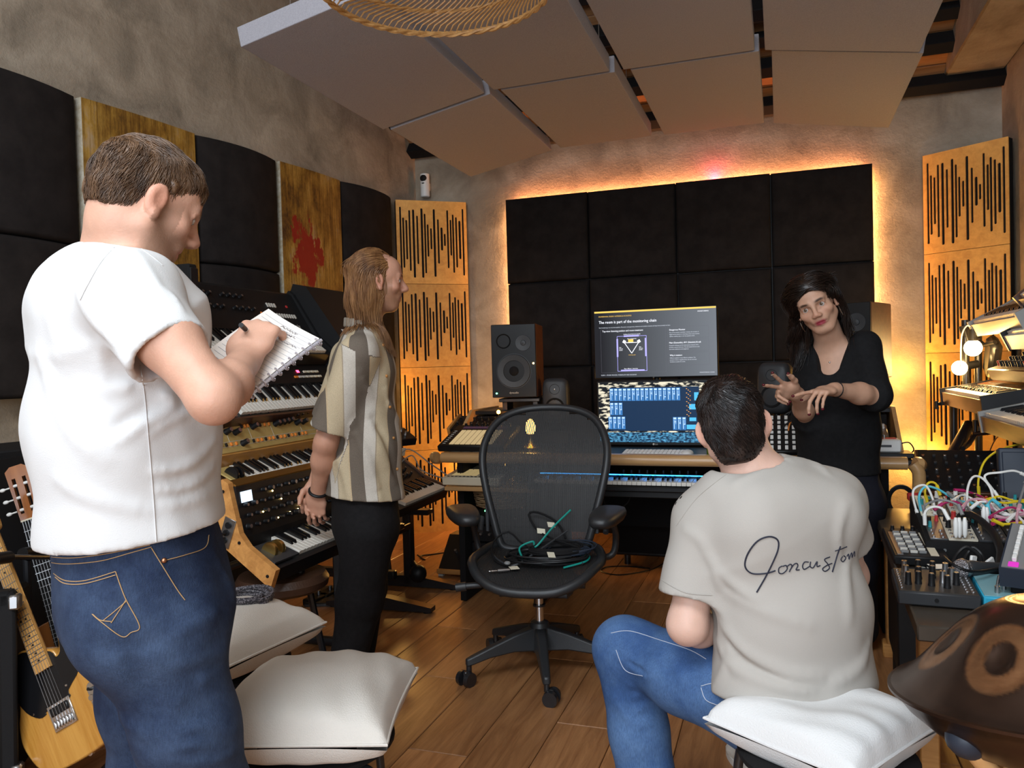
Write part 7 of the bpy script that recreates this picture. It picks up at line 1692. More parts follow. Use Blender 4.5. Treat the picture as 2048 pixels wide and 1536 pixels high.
def shoe(t, name, heel, d, m, sole, L=.27):
    """heel point on the floor, direction of the toe"""
    h = A(heel); d = nrmz((d[0], d[1], 0)); s = V(d[1], -d[0], 0); B = Body(); z = V(0, 0, 1)
    B.ecap(h + d * .04 + z * .045, h + d * .13 + z * .04, s, (.036, .042), (.042, .038), .03); B.ecap(h + d * .12 + z * .038, h + d * (L - .05) + z * .030, s, (.044, .034), (.042, .026), .03); B.cap(h + d * .05 + z * .05, h + d * .055 + z * .095, .036, .038, .02)
    B.cuts.append((h + z * .012, -z)); o, v, f = bodypart(name, B, .006, m, t)
    b = MB(); pts = []
    for k in range(28):
        a = 2 * math.pi * k / 28; y = L / 2 + math.cos(a) * (L / 2 + .004); w_ = .047 if math.cos(a) > 0 else .040; pts.append(h + d * y + s * math.sin(a) * w_ * (1 - .25 * max(0, -math.cos(a)) ** 3))
    b.prism([(p[0], p[1]) for p in pts], h[2] + .001, h[2] + .024); b.build('sole', sole, o, world=False); sp = b; 
    I = PM[t].inverted(); me = bpy.data.objects[o.children[0].name].data
    me.transform(Matrix.Translation(-PM[t].translation)); return o
def fabric(name, c, c2=None, rough=.85, bump=.2, bs=420, ns=60): return mat(name, c, rough, col2=c2, nscale=ns, bump=bump, bscale=bs, spec=.2)
Z_ = V(0, 0, 1)
# ================================================================== man in the white T-shirt
an = R(36); F1 = V(math.cos(an), math.sin(an), 0); S1 = np.cross(F1, Z_)
hipc, mid, chest, nb_ = pv(268, 1108, 1.47), pv(252, 850, 1.46), pv(240, 640, 1.45), pv(236, 505, 1.445)
t1 = person('man in a white T-shirt and blue jeans, writing in a notebook, seen from behind', (hipc[0], hipc[1], 0))
hp = R(25); hy = R(42)
H1 = Frame(pv(296, 408, 1.43), (math.cos(hy) * math.cos(hp), math.sin(hy) * math.cos(hp), -math.sin(hp)), (math.sin(hp) * math.cos(hy), math.sin(hp) * math.sin(hy), math.cos(hp)), .93)
shR, shL = pv(262, 568, 1.285), chest + V(0, 0, .03) - S1 * .20
elR, wrR = pv(428, 798, 1.20), pv(488, 722, 1.40)
elL = chest - S1 * .26 + F1 * .12 - Z_ * .27; NBA, NBB, NBC = pv(640, 680, 1.49), pv(489, 797, 1.38), pv(526, 642, 1.536)
pn = nrmz(np.cross(NBC - NBA, NBB - NBA)); pn = pn if pn[2] > 0 else -pn
NBD = NBB + (NBC - NBA); wrL = NBD - pn * .045 + nrmz(NBB - NBA) * .035 + nrmz(NBC - NBA) * .03
B = Body(); add_head(B, H1, 1.05, 1.05)
nb_ = nb_ + F1 * .012; B.ecap(H1(0, -.026, -.06), nb_ + Z_ * .0, S1, (.054, .056), (.060, .057), .03); B.cap(H1(0, -.048, -.03), nb_ - F1 * .022, .041, .046, .03)
B.ecap(nb_ - Z_ * .02, chest, S1, (.08, .06), (.15, .09), .04); B.ecap(chest, mid, S1, (.15, .10), (.14, .10), .05)
for sh in (shR, shL): B.cap(chest + Z_ * .05, sh, .06, .055, .05)
B.chain([shR, (shR + elR) / 2 + (-F1) * .004, elR], [.050, .045, .037], .03); B.chain([elR, elR * .65 + wrR * .35 + F1 * .004, wrR], [.036, .037, .026], .02)
B.chain([shL, elL], [.055, .042], .03); B.chain([elL, elL * .6 + wrL * .4, wrL], [.042, .044, .028], .03)
dR = nrmz(pv(518, 662, 1.452) - wrR); TR = np.cross(dR, -pn)
tipsR = add_hand(B, wrR, dR, -pn, TR, [(.75, .75, .35), (.85, .85, .5), (.95, 1.0, .5), (1.0, 1.0, .5)], [(.75, .55, .35), (.8, .55, -.15), (.75, .6, -.35)], 1.0)
dL = nrmz((NBA + NBB + NBC + NBD) / 4 - pn * .035 - wrL); tipsL = add_hand(B, wrL, dL, pn, np.cross(pn, dL), [(.1, .25, .2)] * 4, [(.5, .5, .7), (.7, .3, .3), (.8, .2, .1)], 1.0)
skin1 = (.60, .335, .235)
o, v1, f1 = bodypart('body', B, .0030, M['skin'], t1, lambda v: skin_colour(v, H1, skin1, stubble=(.62, (.17, .095, .055)), brow=(.12, .06, .03)), 2)
add_eyes(t1, H1, look=(0, -.4))
# hair
hsd = sdf_of(B, [0, 1, 2])
cap1 = Body(); cap1.ell(H1(0, -.020, .038), [.072, .091, .080], H1.rot, .02); cap1.ell(H1(0, .030, .060), [.060, .052, .048], H1.rot, .03); cap1.ell(H1(0, -.058, -.010), [.055, .046, .056], H1.rot, .03)
cap1.subs = []; cap1.cuts = [(H1(0, .045, -.005), nrmz(H1.f * .80 - H1.u * .60)), (H1(0, -.075, -.050), nrmz(-H1.u - H1.f * .15))]
cap1.cap(H1(.078, .014, .03), H1(.074, .018, -.02), .008, .006, .012); cap1.cap(H1(-.078, .014, .03), H1(-.074, .018, -.02), .008, .006, .012)
for x in (-1, 1): cap1.ell(H1(x * .086, -.004, -.014), [.02, .026, .045], H1.rot, .012, sub=True)
cap1.wrinkle(.0012, [90, 120, 160, 70], 2)
HM1 = hair_mat('brown_hair', (.055, .026, .012), (.15, .075, .033))
o, hv, hf = bodypart('hair', cap1, .0045, HM1, t1)
hr = hv[(np.array([(H1.local(hv)[:, 2] > -.045)]).ravel())]
def flow1(p, k):
    l = H1.local(p); top = np.clip((l[:, 2] - .05) / .05, 0, 1)[:, None]; back = np.clip(-l[:, 1] / .06, 0, 1)[:, None]
    return top * (H1.f * .8 + H1.s * .5 - H1.u * .15)[None] + (1 - top) * (-H1.u * 1.0 + H1.f * .25 * (1 - 2 * back))
strands('hair_strands', t1, HM1, hr, flow1, sdf_of(cap1, [0, 1, 2]), 4200, 6, .0062, (.0002, .003), (.0010, .0004), 3, jit=.2)
# T-shirt
shirt = Body(); st_ = lambda *a, **k: shirt.ecap(*a, **k)
st_(nb_ - F1 * .03 - Z_ * .078, chest, S1, (.105, .080), (.190, .138), .05); st_(chest, mid, S1, (.190, .138), (.178, .156), .06); st_(mid, hipc + Z_ * .035, S1, (.178, .156), (.180, .155), .05)
st_(hipc + Z_ * .04, hipc - Z_ * .10, S1, (.180, .155), (.183, .158), .03)
shirt.cap(chest - F1 * .045 + S1 * .08 + Z_ * .02, chest - F1 * .045 - S1 * .08 + Z_ * .02, .092, .092, .06)
dS = nrmz(elR - shR); hemR = (pv(278, 722, 1.25) + pv(397, 684, 1.23)) / 2 + dS * .006
shR_ = shR - Z_ * .012; shirt.chain([nb_ - F1 * .02 - Z_ * .088 + S1 * .08, shR_], [.058, .062], .05); shirt.cap(shR_, hemR + dS * .03, .068, .068, .045, clip=(hemR, dS))
dSl = nrmz(elL - shL); hemL = shL + dSl * .15; shirt.chain([nb_ - Z_ * .05 - S1 * .09, shL], [.062, .068], .05); shirt.cap(shL, hemL + dSl * .03, .073, .08, .045, clip=(hemL, dSl))
shirt.cap(hemR - dS * .02, hemR + dS * .05, .056, .062, .004, sub=True)
nk = nrmz(H1(0, -.03, -.06) - nb_); shirt.cap(nb_ - nk * .012, nb_ + nk * .08 + F1 * .03, .068, .085, .01, sub=True)
hemn = nrmz(-Z_ + F1 * .10); shirt.cuts.append((pv(250, 1096, 1.32), hemn))
for w_, am, *ps in ((.010, .010, (280, 766), (342, 797), (330, 828), (294, 845), (232, 886)), (.012, .008, (198, 780), (250, 775), (300, 755)), (.018, .009, (82, 712), (113, 790), (147, 859), (205, 915)), (.010, .009, (300, 866), (376, 824), (430, 846)), (.010, .009, (314, 941), (372, 934), (427, 883)), (.010, .008, (321, 980), (379, 973), (424, 937)), (.009, .008, (270, 505), (321, 582), (369, 664)), (.008, .007, (318, 578), (345, 592), (366, 620)), (.012, .010, (160, 582), (191, 640), (236, 700)), (.012, .008, (215, 690), (262, 730), (285, 770)), (.014, .007, (120, 960), (200, 1000), (300, 1020)), (.010, -.008, (300, 812), (270, 830), (238, 850)), (.012, .007, (330, 1010), (390, 1000), (436, 970)), (.016, .006, (100, 560), (110, 650), (130, 740)), (.010, .006, (225, 640), (205, 720), (215, 790))): shirt.foldpx(w_, am, *ps)
shirt.wrinkle(.0013, [18, 26, 34, 45, 60], 5)
M['tee'] = fabric('white_cotton', (.66, .655, .65), None, .8, .12, 500)
o, sv, sf = bodypart('t_shirt', shirt, .0052, M['tee'], t1, None, 2)
bv1 = bvh_of(sv, sf)
for nm, pts, r in (('side_seam', [(281, 730), (290, 800), (297, 880), (304, 960), (309, 1030), (313, 1088)], .0011), ('sleeve_hem', [(284, 708), (320, 696), (360, 684), (394, 672)], .0007), ('shoulder_seam', [(248, 476), (205, 520), (175, 570), (160, 600)], .0008), ('neck_seam', [(118, 452), (160, 446), (200, 452), (250, 476), (300, 510), (325, 530)], .0010)): stitch(t1, nm, bv1, pts, r, M['tee'])
# jeans
knR, knL = hipc + S1 * .10 - Z_ * .46 + F1 * .09, hipc - S1 * .115 - Z_ * .46 + F1 * .035
anR, anL = V(knR[0], knR[1], .10) - F1 * .05 + S1 * .01, V(knL[0], knL[1], .10) - F1 * .05 - S1 * .02
je = Body(); hc2 = hipc - Z_ * .10 + F1 * .03
je.ecap(hipc + Z_ * .06, hc2, S1, (.165, .142), (.178, .148), .05); je.ell(hc2 - F1 * .05 + S1 * .07, [.098, .105, .115], k=.06); je.ell(hc2 - F1 * .05 - S1 * .07, [.098, .105, .115], k=.06)
for hh, kn, an_ in ((S1 * .092, knR, anR), (S1 * -.098, knL, anL)):
    h0 = hc2 + hh - Z_ * .04; je.chain([h0, h0 * .45 + kn * .55, kn], [.102, .088, .076], .04); je.chain([kn, kn * .5 + an_ * .5, an_], [.076, .072, .072], .03)
    for k in range(5): q = kn - Z_ * (.06 * k - .12) + F1 * .02; je.fold(q - S1 * .08 - F1 * .06 + Z_ * .02 * (-1) ** k, q + S1 * .08 - F1 * .05 - Z_ * .03, .011, .008)
for w_, am, *ps in ((.010, .011, (342, 1499), (401, 1488), (485, 1506)), (.009, .010, (345, 1518), (420, 1522), (472, 1500)), (.010, .008, (350, 1470), (400, 1455), (470, 1462)), (.014, -.011, (250, 1300), (292, 1377), (314, 1436)), (.016, -.006, (180, 1285), (251, 1296), (380, 1270)), (.012, .007, (330, 1290), (385, 1250), (430, 1230)), (.012, .007, (360, 1400), (410, 1360), (470, 1350)), (.012, .007, (215, 1400), (250, 1440), (300, 1470)), (.010, .007, (430, 1110), (455, 1160), (470, 1210)), (.012, .006, (350, 1330), (400, 1320), (450, 1300))): je.foldpx(w_, am, *ps)
je.wrinkle(.0012, [22, 30, 44, 60], 8); je.cuts += [(hipc + Z_ * .085, Z_), (anR - Z_ * .075, -Z_)]
def denim(name, c1, c2):
    m = mat(name, c1, .8, col2=c2, nscale=4.5, detail=8, bump=.3, bscale=600, spec=.2, lo=.38, hi=.72); nt = m.node_tree; b = nt.nodes['Principled BSDF']
    tc = nt.nodes.new('ShaderNodeTexCoord'); mp = nt.nodes.new('ShaderNodeMapping'); mp.inputs['Scale'].default_value = (520, 520, 90); mp.inputs['Rotation'].default_value = (0, .6, 0); n = nt.nodes.new('ShaderNodeTexNoise'); n.inputs['Scale'].default_value = 1; nt.links.new(tc.outputs['Object'], mp.inputs[0]); nt.links.new(mp.outputs[0], n.inputs['Vector'])
    src = b.inputs['Base Color'].links[0].from_socket; mr = nt.nodes.new('ShaderNodeMapRange'); mr.inputs['To Min'].default_value = .55; mr.inputs['To Max'].default_value = 1.5; nt.links.new(n.outputs['Fac'], mr.inputs[0])
    hv_ = nt.nodes.new('ShaderNodeHueSaturation'); nt.links.new(src, hv_.inputs['Color']); nt.links.new(mr.outputs[0], hv_.inputs['Value']); nt.links.new(hv_.outputs[0], b.inputs['Base Color']); return m
o, jv, jf = bodypart('jeans', je, .0062, denim('dark_denim', (.013, .023, .055), (.055, .085, .15)), t1, None, 2)
bj = bvh_of(jv, jf); TH = mat('tan_thread', (.42, .25, .11), .8)
for nm, pts in (('waist_stitch', [(85, 1122), (130, 1128), (200, 1122), (260, 1106), (303, 1094)]), ('waist_stitch', [(88, 1112), (140, 1116), (210, 1108), (300, 1090)]), ('pocket_stitch', [(107, 1147), (130, 1161), (170, 1161), (231, 1143)]), ('pocket_stitch', [(110, 1154), (130, 1167), (170, 1167), (231, 1150)]), ('pocket_stitch', [(231, 1143), (250, 1195), (279, 1252), (262, 1265), (243, 1273), (200, 1242), (184, 1228)]), ('pocket_stitch', [(186, 1229), (200, 1240), (222, 1243)]), ('pocket_stitch', [(222, 1246), (236, 1225), (252, 1200)]), ('pocket_stitch', [(205, 1242), (230, 1222), (252, 1203)]), ('side_stitch', [(303, 1096), (330, 1140), (355, 1180), (370, 1200)]), ('front_pocket_stitch', [(325, 1122), (370, 1110), (410, 1095), (418, 1070)])): stitch(t1, nm, bj, pts, .0008, TH, 5)
q = on_surface(bj, [(328, 1121), (345, 1080)]); b = MB()
if q: b.sph(q[0], .005, 12, 6); b.build('rivet', M['copper'], t1, world=True)
for an_ in (anR, anL): shoe(t1, 'shoe', V(an_[0], an_[1], 0) - F1 * .07, F1, M['white'], M['white'])
# notebook and pen
tn = thing('notebook', 'spiral notebook with lined, handwritten page held by the man in white', 'notebook', tuple((NBA + NBB) / 2))
ea = NBA - NBB; ec = NBC - NBA; LN, WN = np.linalg.norm(ea), np.linalg.norm(ec); ea = ea / LN; ec = nrmz(ec - ea * np.dot(ec, ea)); pn2 = nrmz(np.cross(ea, ec)); pn2 = pn2 if pn2[2] > 0 else -pn2
def pg_(u, v, h=0): curl = .012 * (v ** 3) * (1 if h >= 0 else 0); return NBB + ea * (u * LN) + ec * (v * WN) + pn2 * (h + curl + .004 * math.sin(u * 3))
b = MB(); b.grid(lambda u, v: pg_(u, v, .0035), 12, 12); b.build('page', mat('paper', (.74, .68, .62), .75), tn, world=True)
b = MB(); b.grid(lambda u, v: pg_(u, v, .0005), 6, 6); k = len(b.v); b.grid(lambda u, v: pg_(u, v, -.006), 6, 6)
rim = [i * 6 for i in range(6)] + [30 + j for j in range(1, 6)] + [5 + 6 * i for i in range(4, -1, -1)] + [j for j in range(4, 0, -1)]
for i in range(len(rim)): b.f.append((rim[i], rim[(i + 1) % len(rim)], k + rim[(i + 1) % len(rim)], k + rim[i])); b.mi.append(0)
b.build('page_block', M['white'], tn, world=True)
LNM = mat('ruled_line', (.42, .42, .46), .8)
for i in range(17): b = MB(); v_ = .06; u = .06 + i * .052; b.tube([pg_(.985 - u, v, .0041) for v in [.05 + .9 * j / 8 for j in range(9)]], .00035, 4, caps=False); b.build('ruled_line', LNM, tn, world=True)
g_ = random.Random(5); INK = mat('ink', (.10, .09, .12), .7)
for ln, (u, v0, v1) in enumerate(((.905, .30, .62), (.855, .26, .66), (.845, .34, .5), (.75, .10, .72))):
    pts = []; v = v0
    while v < v1: pts.append(pg_(u + g_.uniform(-.012, .014), v, .0043)); v += g_.uniform(.006, .014)
    b = MB(); b.tube(pts, .0004, 4); b.build('handwriting', INK, tn, world=True)
SPC = mat('clear_wire', (.62, .60, .66), .25, .6)
for i in range(11):
    u = .05 + .09 * i; b = MB(); c = pg_(u, -.015); pts = [c + (-ec) * (.008 * math.cos(a)) * 1.0 + pn2 * (.009 * math.sin(a)) + ea * (.004 * a / 6.28) for a in [2 * math.pi * j / 14 for j in range(15)]]; b.tube(pts, .0013, 6); b.build('spiral_ring', SPC, tn, world=True)
b = MB(); b.tube([pg_(u, -.035, .002) for u in (0, .5, 1)], .0032, 8); b.build('spine', SPC, tn, world=True)
pt = tipsR[0][0] * .5 + tipsR[4][0] * .5; pe = pv(482, 650, 1.40); dp = nrmz(pt - pe)
tp = thing('pen', 'white marker pen with black end in the writing hand of the man in white', 'pen', tuple(pe))
b = MB(); b.cyl(pe, pe + dp * .028, .0046, n=14); b.build('end_cap', M['black'], tp, world=True)
b = MB(); b.cyl(pe + dp * .028, pt + dp * .004, .0048, n=14); b.build('barrel', M['white'], tp, world=True)
b = MB(); b.cyl(pt + dp * .004, pt + dp * .024, .0042, .0008, n=14); b.build('tip', M['black'], tp, world=True)

# ================================================================== long haired man in the striped shirt
an = R(17); F3 = V(math.cos(an), math.sin(an), 0); S3 = np.cross(F3, Z_)
nb3, ch3, wa3, hi3 = pv(726, 672, 3.05), pv(724, 750, 3.05), pv(726, 890, 3.05), pv(730, 1015, 3.05)
t3 = person('man with long fair hair, striped short sleeved shirt and black trousers, hands behind his back', (hi3[0] - .08, hi3[1], 0))
H3 = Frame(pv(757, 563, 3.05), (math.cos(R(14)) * math.cos(R(2)), math.sin(R(14)), -math.sin(R(2))), (.03, 0, 1), .98)
shR3, shL3 = ch3 + S3 * .175 + Z_ * .075 - F3 * .03, ch3 - S3 * .175 + Z_ * .075 - F3 * .03
elR3, wrR3 = pv(652, 885, 2.90), pv(636, 985, 3.0); elL3, wrL3 = ch3 - S3 * .24 - F3 * .12 - Z_ * .22, pv(634, 960, 3.08)
B = Body(); add_head(B, H3, 1.1, .95)
B.ecap(H3(0, -.03, -.06), nb3, S3, (.055, .058), (.064, .062), .03); B.ecap(nb3 - Z_ * .02, ch3, S3, (.08, .06), (.15, .085), .04); B.ecap(ch3, wa3, S3, (.15, .09), (.13, .085), .05)
for sh in (shR3, shL3): B.cap(ch3 + Z_ * .07, sh, .055, .05, .05)
for sh, el, wr in ((shR3, elR3, wrR3), (shL3, elL3, wrL3)): B.chain([sh, el], [.050, .040], .03); B.chain([el, el * .65 + wr * .35, wr], [.040, .041, .027], .03)
add_hand(B, wrR3, nrmz(pv(632, 1030, 3.02) - wrR3), F3 * .5 - S3, nrmz(-F3 + S3 * .3), [(.25, .4, .3), (.35, .5, .3), (.45, .5, .3), (.5, .5, .3)], [(.7, .1, .7), (.85, .2, .3), (.9, .3, .1)], .98)
add_hand(B, wrL3, nrmz(pv(628, 1000, 3.06) - wrL3), F3 * .3 + S3, nrmz(-F3), [(.4, .5, .3)] * 4, [(.7, .1, .7), (.85, .2, .3), (.9, .3, .1)], .95)
o, _, _ = bodypart('body', B, .0032, M['skin'], t3, lambda v: skin_colour(v, H3, (.56, .29, .195), stubble=(.55, (.22, .11, .05)), brow=(.25, .13, .06)), 2)
add_eyes(t3, H3, (.10, .14, .16))
cap3 = Body(); cap3.ell(H3(0, -.022, .038), [.079, .098, .086], H3.rot, .02); cap3.ell(H3(0, -.06, -.03), [.075, .058, .085], H3.rot, .03)
cap3.cuts = [(H3(0, .030, .045), nrmz(H3.f * .9 - H3.u * .43))]
for x in (-1, 1): cap3.ell(H3(x * .088, .012, -.012), [.022, .026, .036], H3.rot, .012, sub=True)
cap3.ell(H3(.04, .06, .095), [.035, .05, .03], H3.rot, .012, sub=True); cap3.ell(H3(-.04, .06, .095), [.035, .05, .03], H3.rot, .012, sub=True); cap3.wrinkle(.001, [90, 120, 150], 3)
HM3 = hair_mat('fair_hair', (.15, .06, .02), (.33, .16, .06)); o, hv, hf = bodypart('hair', cap3, .006, HM3, t3)
sh3 = Body()
def flow3(p, k):
    l = H3.local(p); side = np.sign(l[:, 0])[:, None]; front = np.clip((l[:, 1] + .02) / .05, 0, 1)[:, None]; up_ = np.clip((l[:, 2] - .02) / .06, 0, 1)[:, None]; dn = np.clip((.0 - l[:, 2]) / .10, 0, 1)[:, None]
    return up_ * (-H3.f * 1.0 + H3.s * side * .5) + (1 - up_) * (-Z_[None] * 1.2 - H3.f * .25 * (1 - dn)) + dn * F3[None] * .15
# shirt first so that the hair can fall over it
shR3c = Body(); c3 = shR3c
c3.ecap(nb3 - Z_ * .03, ch3 + Z_ * .02, S3, (.10, .085), (.178, .118), .05); c3.ecap(ch3 + Z_ * .02, wa3, S3, (.178, .122), (.172, .140), .05); c3.ecap(wa3, hi3 + Z_ * .0, S3, (.172, .140), (.178, .152), .05); c3.ecap(hi3, hi3 - Z_ * .06, S3, (.178, .152), (.180, .158), .03)
for sh, el, s_ in ((shR3, elR3, 1), (shL3, elL3, -1)):
    d = nrmz(el - sh); hm = sh + d * np.linalg.norm(el - sh) * .86; c3.chain([nb3 - Z_ * .03 + S3 * s_ * .08, sh], [.058, .064], .05); c3.cap(sh, hm + d * .03, .066, .082, .04, clip=(hm, d)); c3.cap(hm - d * .03, hm + d * .05, .060, .074, .004, sub=True)
nk3 = nrmz(H3(0, -.03, -.06) - nb3); c3.cap(nb3 - nk3 * .005 + F3 * .01, nb3 + nk3 * .1 + F3 * .02, .066, .078, .01, sub=True)
c3.cuts.append((hi3 + V(0, 0, .048), nrmz(-Z_ - F3 * .10)))
for w_, am, *ps in ((.020, .016, (735, 830), (760, 900), (800, 985)), (.018, .014, (705, 850), (735, 920), (760, 995)), (.016, -.012, (745, 840), (778, 900), (790, 960)), (.018, .013, (770, 760), (790, 830), (806, 900)), (.016, .012, (672, 900), (690, 950), (700, 1000)), (.014, .010, (720, 745), (745, 790), (790, 815))): c3.foldpx(w_, am, *ps)
c3.wrinkle(.0016, [20, 30, 42], 4)
def stripes_col(v):
    l = (v - ch3); u = .155 * np.arctan2(-(l @ F3), (l @ S3) * .85) + .012 * np.sin(l[:, 2] * 8 + 1) + .03
    arm = np.zeros(len(v), bool); d = nrmz(elR3 - shR3); ra = np.linalg.norm((v - shR3) - np.outer((v - shR3) @ d, d), axis=1); arm = (ra < .083) & ((v - shR3) @ d > -.02) & ((v - ch3) @ S3 > .10)
    u = np.where(arm, (v - shR3) @ F3 * 1.0 + .06, u); c = np.zeros((len(v), 3)); c[:, 0] = u / .155 + 4; return c
def striped_mat():
    m = mat('striped_linen', (.6, .55, .5), .85, bump=.25, bscale=300, spec=.15); nt = m.node_tree; b = nt.nodes['Principled BSDF']; at = nt.nodes.new('ShaderNodeAttribute'); at.attribute_name = 'Col'
    sp = nt.nodes.new('ShaderNodeSeparateColor'); nt.links.new(at.outputs['Color'], sp.inputs[0]); fr = nt.nodes.new('ShaderNodeMath'); fr.operation = 'FRACT'; nt.links.new(sp.outputs[0], fr.inputs[0])
    r = nt.nodes.new('ShaderNodeValToRGB'); r.color_ramp.interpolation = 'CONSTANT'; e = r.color_ramp.elements; e[0].color = (.60, .555, .49, 1); e[1].position = .27; e[1].color = (.165, .135, .108, 1)
    for p_, c_ in ((.60, (.57, .44, .28, 1)), (.63, (.56, .46, .31, 1)), (.97, (.4, .33, .24, 1))): x = e.new(p_); x.color = c_
    nt.links.new(fr.outputs[0], r.inputs[0]); n = nt.nodes.new('ShaderNodeTexNoise'); n.inputs['Scale'].default_value = 260; mr = nt.nodes.new('ShaderNodeMapRange'); mr.inputs['To Min'].default_value = .6; mr.inputs['To Max'].default_value = 1.35; nt.links.new(n.outputs['Fac'], mr.inputs[0])
    h = nt.nodes.new('ShaderNodeHueSaturation'); nt.links.new(r.outputs[0], h.inputs['Color']); nt.links.new(mr.outputs[0], h.inputs['Value']); nt.links.new(h.outputs[0], b.inputs['Base Color']); return m
M['linen'] = striped_mat()
o, cv, cf = bodypart('shirt', c3, .0050, M['linen'], t3, stripes_col, 2)
col_ = Body(); rg = [nb3 + nk3 * .035 + (F3 * math.cos(a) * .074 + S3 * math.sin(a) * .070) - Z_ * (.022 * math.cos(a)) for a in [math.pi + (k / 14 - .5) * 2 * math.pi * .86 for k in range(15)]]
for p, q in zip(rg, rg[1:]): col_.ecap(p - Z_ * .014, p + Z_ * .012, nrmz(q - p), (.016, .0065), (.014, .005), .012)
o, _, _ = bodypart('collar', col_, .0038, fabric('grey_linen', (.22, .19, .155), (.30, .26, .21), ns=150), t3)
for k in range(5):
    q = on_surface(bvh_of(cv, cf), [(766 + 7 * k, 690 + 62 * k)]) if k == 0 else on_surface(bb3, [(766 + 7 * k, 690 + 62 * k)])
    if k == 0: bb3 = bvh_of(cv, cf)
    if q: b = MB(); b.sph(q[0], .006, 10, 6, (1, 1, 1)); b.build('shirt_button', M['cheekwood'], t3, world=True)
both = lambda P_: np.minimum(cap3.eval(P_, [0, 1], []), c3.eval(P_, range(len(c3.p)), []))
l = H3.local(hv); roots = hv[(l[:, 2] > -.03)]
strands('hair_strands', t3, HM3, roots, flow3, both, 2400, 14, .0155, (.001, .008), (.0016, .0007), 11, jit=.10, hug=lambda p: np.clip((H3.local(p)[:, 2] + .06) / .06, .12, .8))
lf_ = hv[(l[:, 0] > .045) & (l[:, 2] < .03) & (l[:, 1] > -.05)]
strands('hair_strands', t3, HM3, lf_, lambda p, k: (-Z_ * 1.2 + F3 * .20 + S3 * .02)[None] + 0 * p, both, 900, 20, .0135, (.002, .014), (.0016, .0006), 12, jit=.09, hug=lambda p: .2 + 0 * p[:, 0])
b = MB(); dw = nrmz(wrR3 - elR3); a_ = nrmz(np.cross(dw, Z_ + F3)); c_ = np.cross(dw, a_); wc = wrR3 - dw * .005; b.tube([wc + (a_ * math.cos(q) + c_ * math.sin(q)) * .033 for q in [2 * math.pi * i / 24 for i in range(24)]], .006, 8, closed=True); b.build('bracelet', M['black'], t3, world=True)
tr = Body(); kn3, an3 = pv(722, 1195, 3.02), pv(692, 1372, 3.0); kn3b, an3b = kn3 - S3 * .16 + F3 * .03, an3 - S3 * .17 + F3 * .06
tr.ecap(hi3 + Z_ * .07, hi3 - Z_ * .06, S3, (.155, .125), (.168, .135), .05)
for hh, kn, a in ((S3 * .085, kn3, an3), (S3 * -.085, kn3b, an3b)):
    a = V(a[0], a[1], .09); h0 = hi3 + hh - Z_ * .07; tr.chain([h0, kn], [.105, .088], .04); tr.chain([kn, a], [.088, .070], .04)
    for k in range(4): q = kn + Z_ * (.10 - .06 * k); tr.fold(q - F3 * .09 - S3 * .05 + Z_ * .03, q + F3 * .03 + S3 * .08 - Z_ * .03, .014, .010)
tr.wrinkle(.0015, [20, 28, 40], 6); tr.cuts += [(V(0, 0, .045), -Z_), (hi3 + Z_ * .09, Z_)]
M['blackcloth'] = fabric('black_cotton', (.006, .0055, .006), (.010, .009, .010))
bodypart('trousers', tr, .0065, M['blackcloth'], t3, None, 2)
for a in (an3, an3b): shoe(t3, 'shoe', V(a[0], a[1], 0) - F3 * .06, F3, M['black'], M['dgrey'])

# ================================================================== woman in black
F4 = nrmz((-.50, -.86, 0)); S4 = np.cross(F4, Z_)
nb4, ch4, wa4, hi4 = pv(1664, 695, 3.18), pv(1674, 765, 3.18), pv(1678, 865, 3.20), pv(1674, 955, 3.22)
t4 = person('woman with long dark hair, black top and jeans, explaining with both hands', (hi4[0] + .1, hi4[1] + .08, 0))
H4 = Frame(pv(1630, 608, 3.09), (-.40, -.86, -.24), (-.42, -.05, .86), .96)
shL4, shR4 = pv(1730, 694, 3.10), pv(1614, 712, 3.32); elL4, wrL4 = pv(1752, 792, 2.97), pv(1668, 779, 2.84); elR4, wrR4 = pv(1617, 838, 3.20), pv(1592, 787, 3.02)
B = Body(); add_head(B, H4, .88, .90)
B.ecap(H4(0, -.03, -.06), nb4, S4, (.050, .052), (.060, .056), .03); B.ecap(nb4 - Z_ * .02, ch4, S4, (.08, .05), (.135, .08), .04); B.ecap(ch4, wa4, S4, (.13, .085), (.12, .085), .05)
for sh in (shR4, shL4): B.cap(ch4 + Z_ * .06, sh, .05, .042, .05)
for sh, el, wr in ((shR4, elR4, wrR4), (shL4, elL4, wrL4)): B.chain([sh, el], [.044, .038], .03); B.chain([el, el * .6 + wr * .4, wr], [.038, .037, .024], .03)
dL4 = nrmz(pv(1632, 786, 2.79) - wrL4); nL4 = nrmz(V(-.35, -.15, -.85)); tips4 = add_hand(B, wrL4, dL4, nL4, nrmz(np.cross(nL4, dL4)), [(.02, .12, .08), (.75, .55, .3), (.85, .6, .3), (.7, .45, .2)], [(.75, .25, .6), (.95, .25, .2), (.95, .3, .05)], .95, (.25, .05, -.1, -.2), .0078)
dR4 = nrmz(pv(1566, 781, 2.99) - wrR4); nR4 = nrmz(V(.25, -.75, -.45)); tips4b = add_hand(B, wrR4, dR4, nR4, nrmz(np.cross(dR4, nR4)), [(.0, .08, .05), (.08, .1, .06), (1.0, .9, .3), (1.1, .9, .3)], [(.75, .15, .75), (.95, .1, .4), (.95, .1, .3)], .98, (.38, -.02, -.1, -.2), .0078)
o, _, _ = bodypart('body', B, .0030, M['skin'], t4, lambda v: skin_colour(v, H4, (.56, .32, .215), lips=(.32, .035, .055), brow=(.06, .028, .016), cheeks=.12), 2)
add_eyes(t4, H4, (.10, .06, .03), (.05, .22))
NAIL = mat('dark_red_nail', (.10, .006, .012), .25)
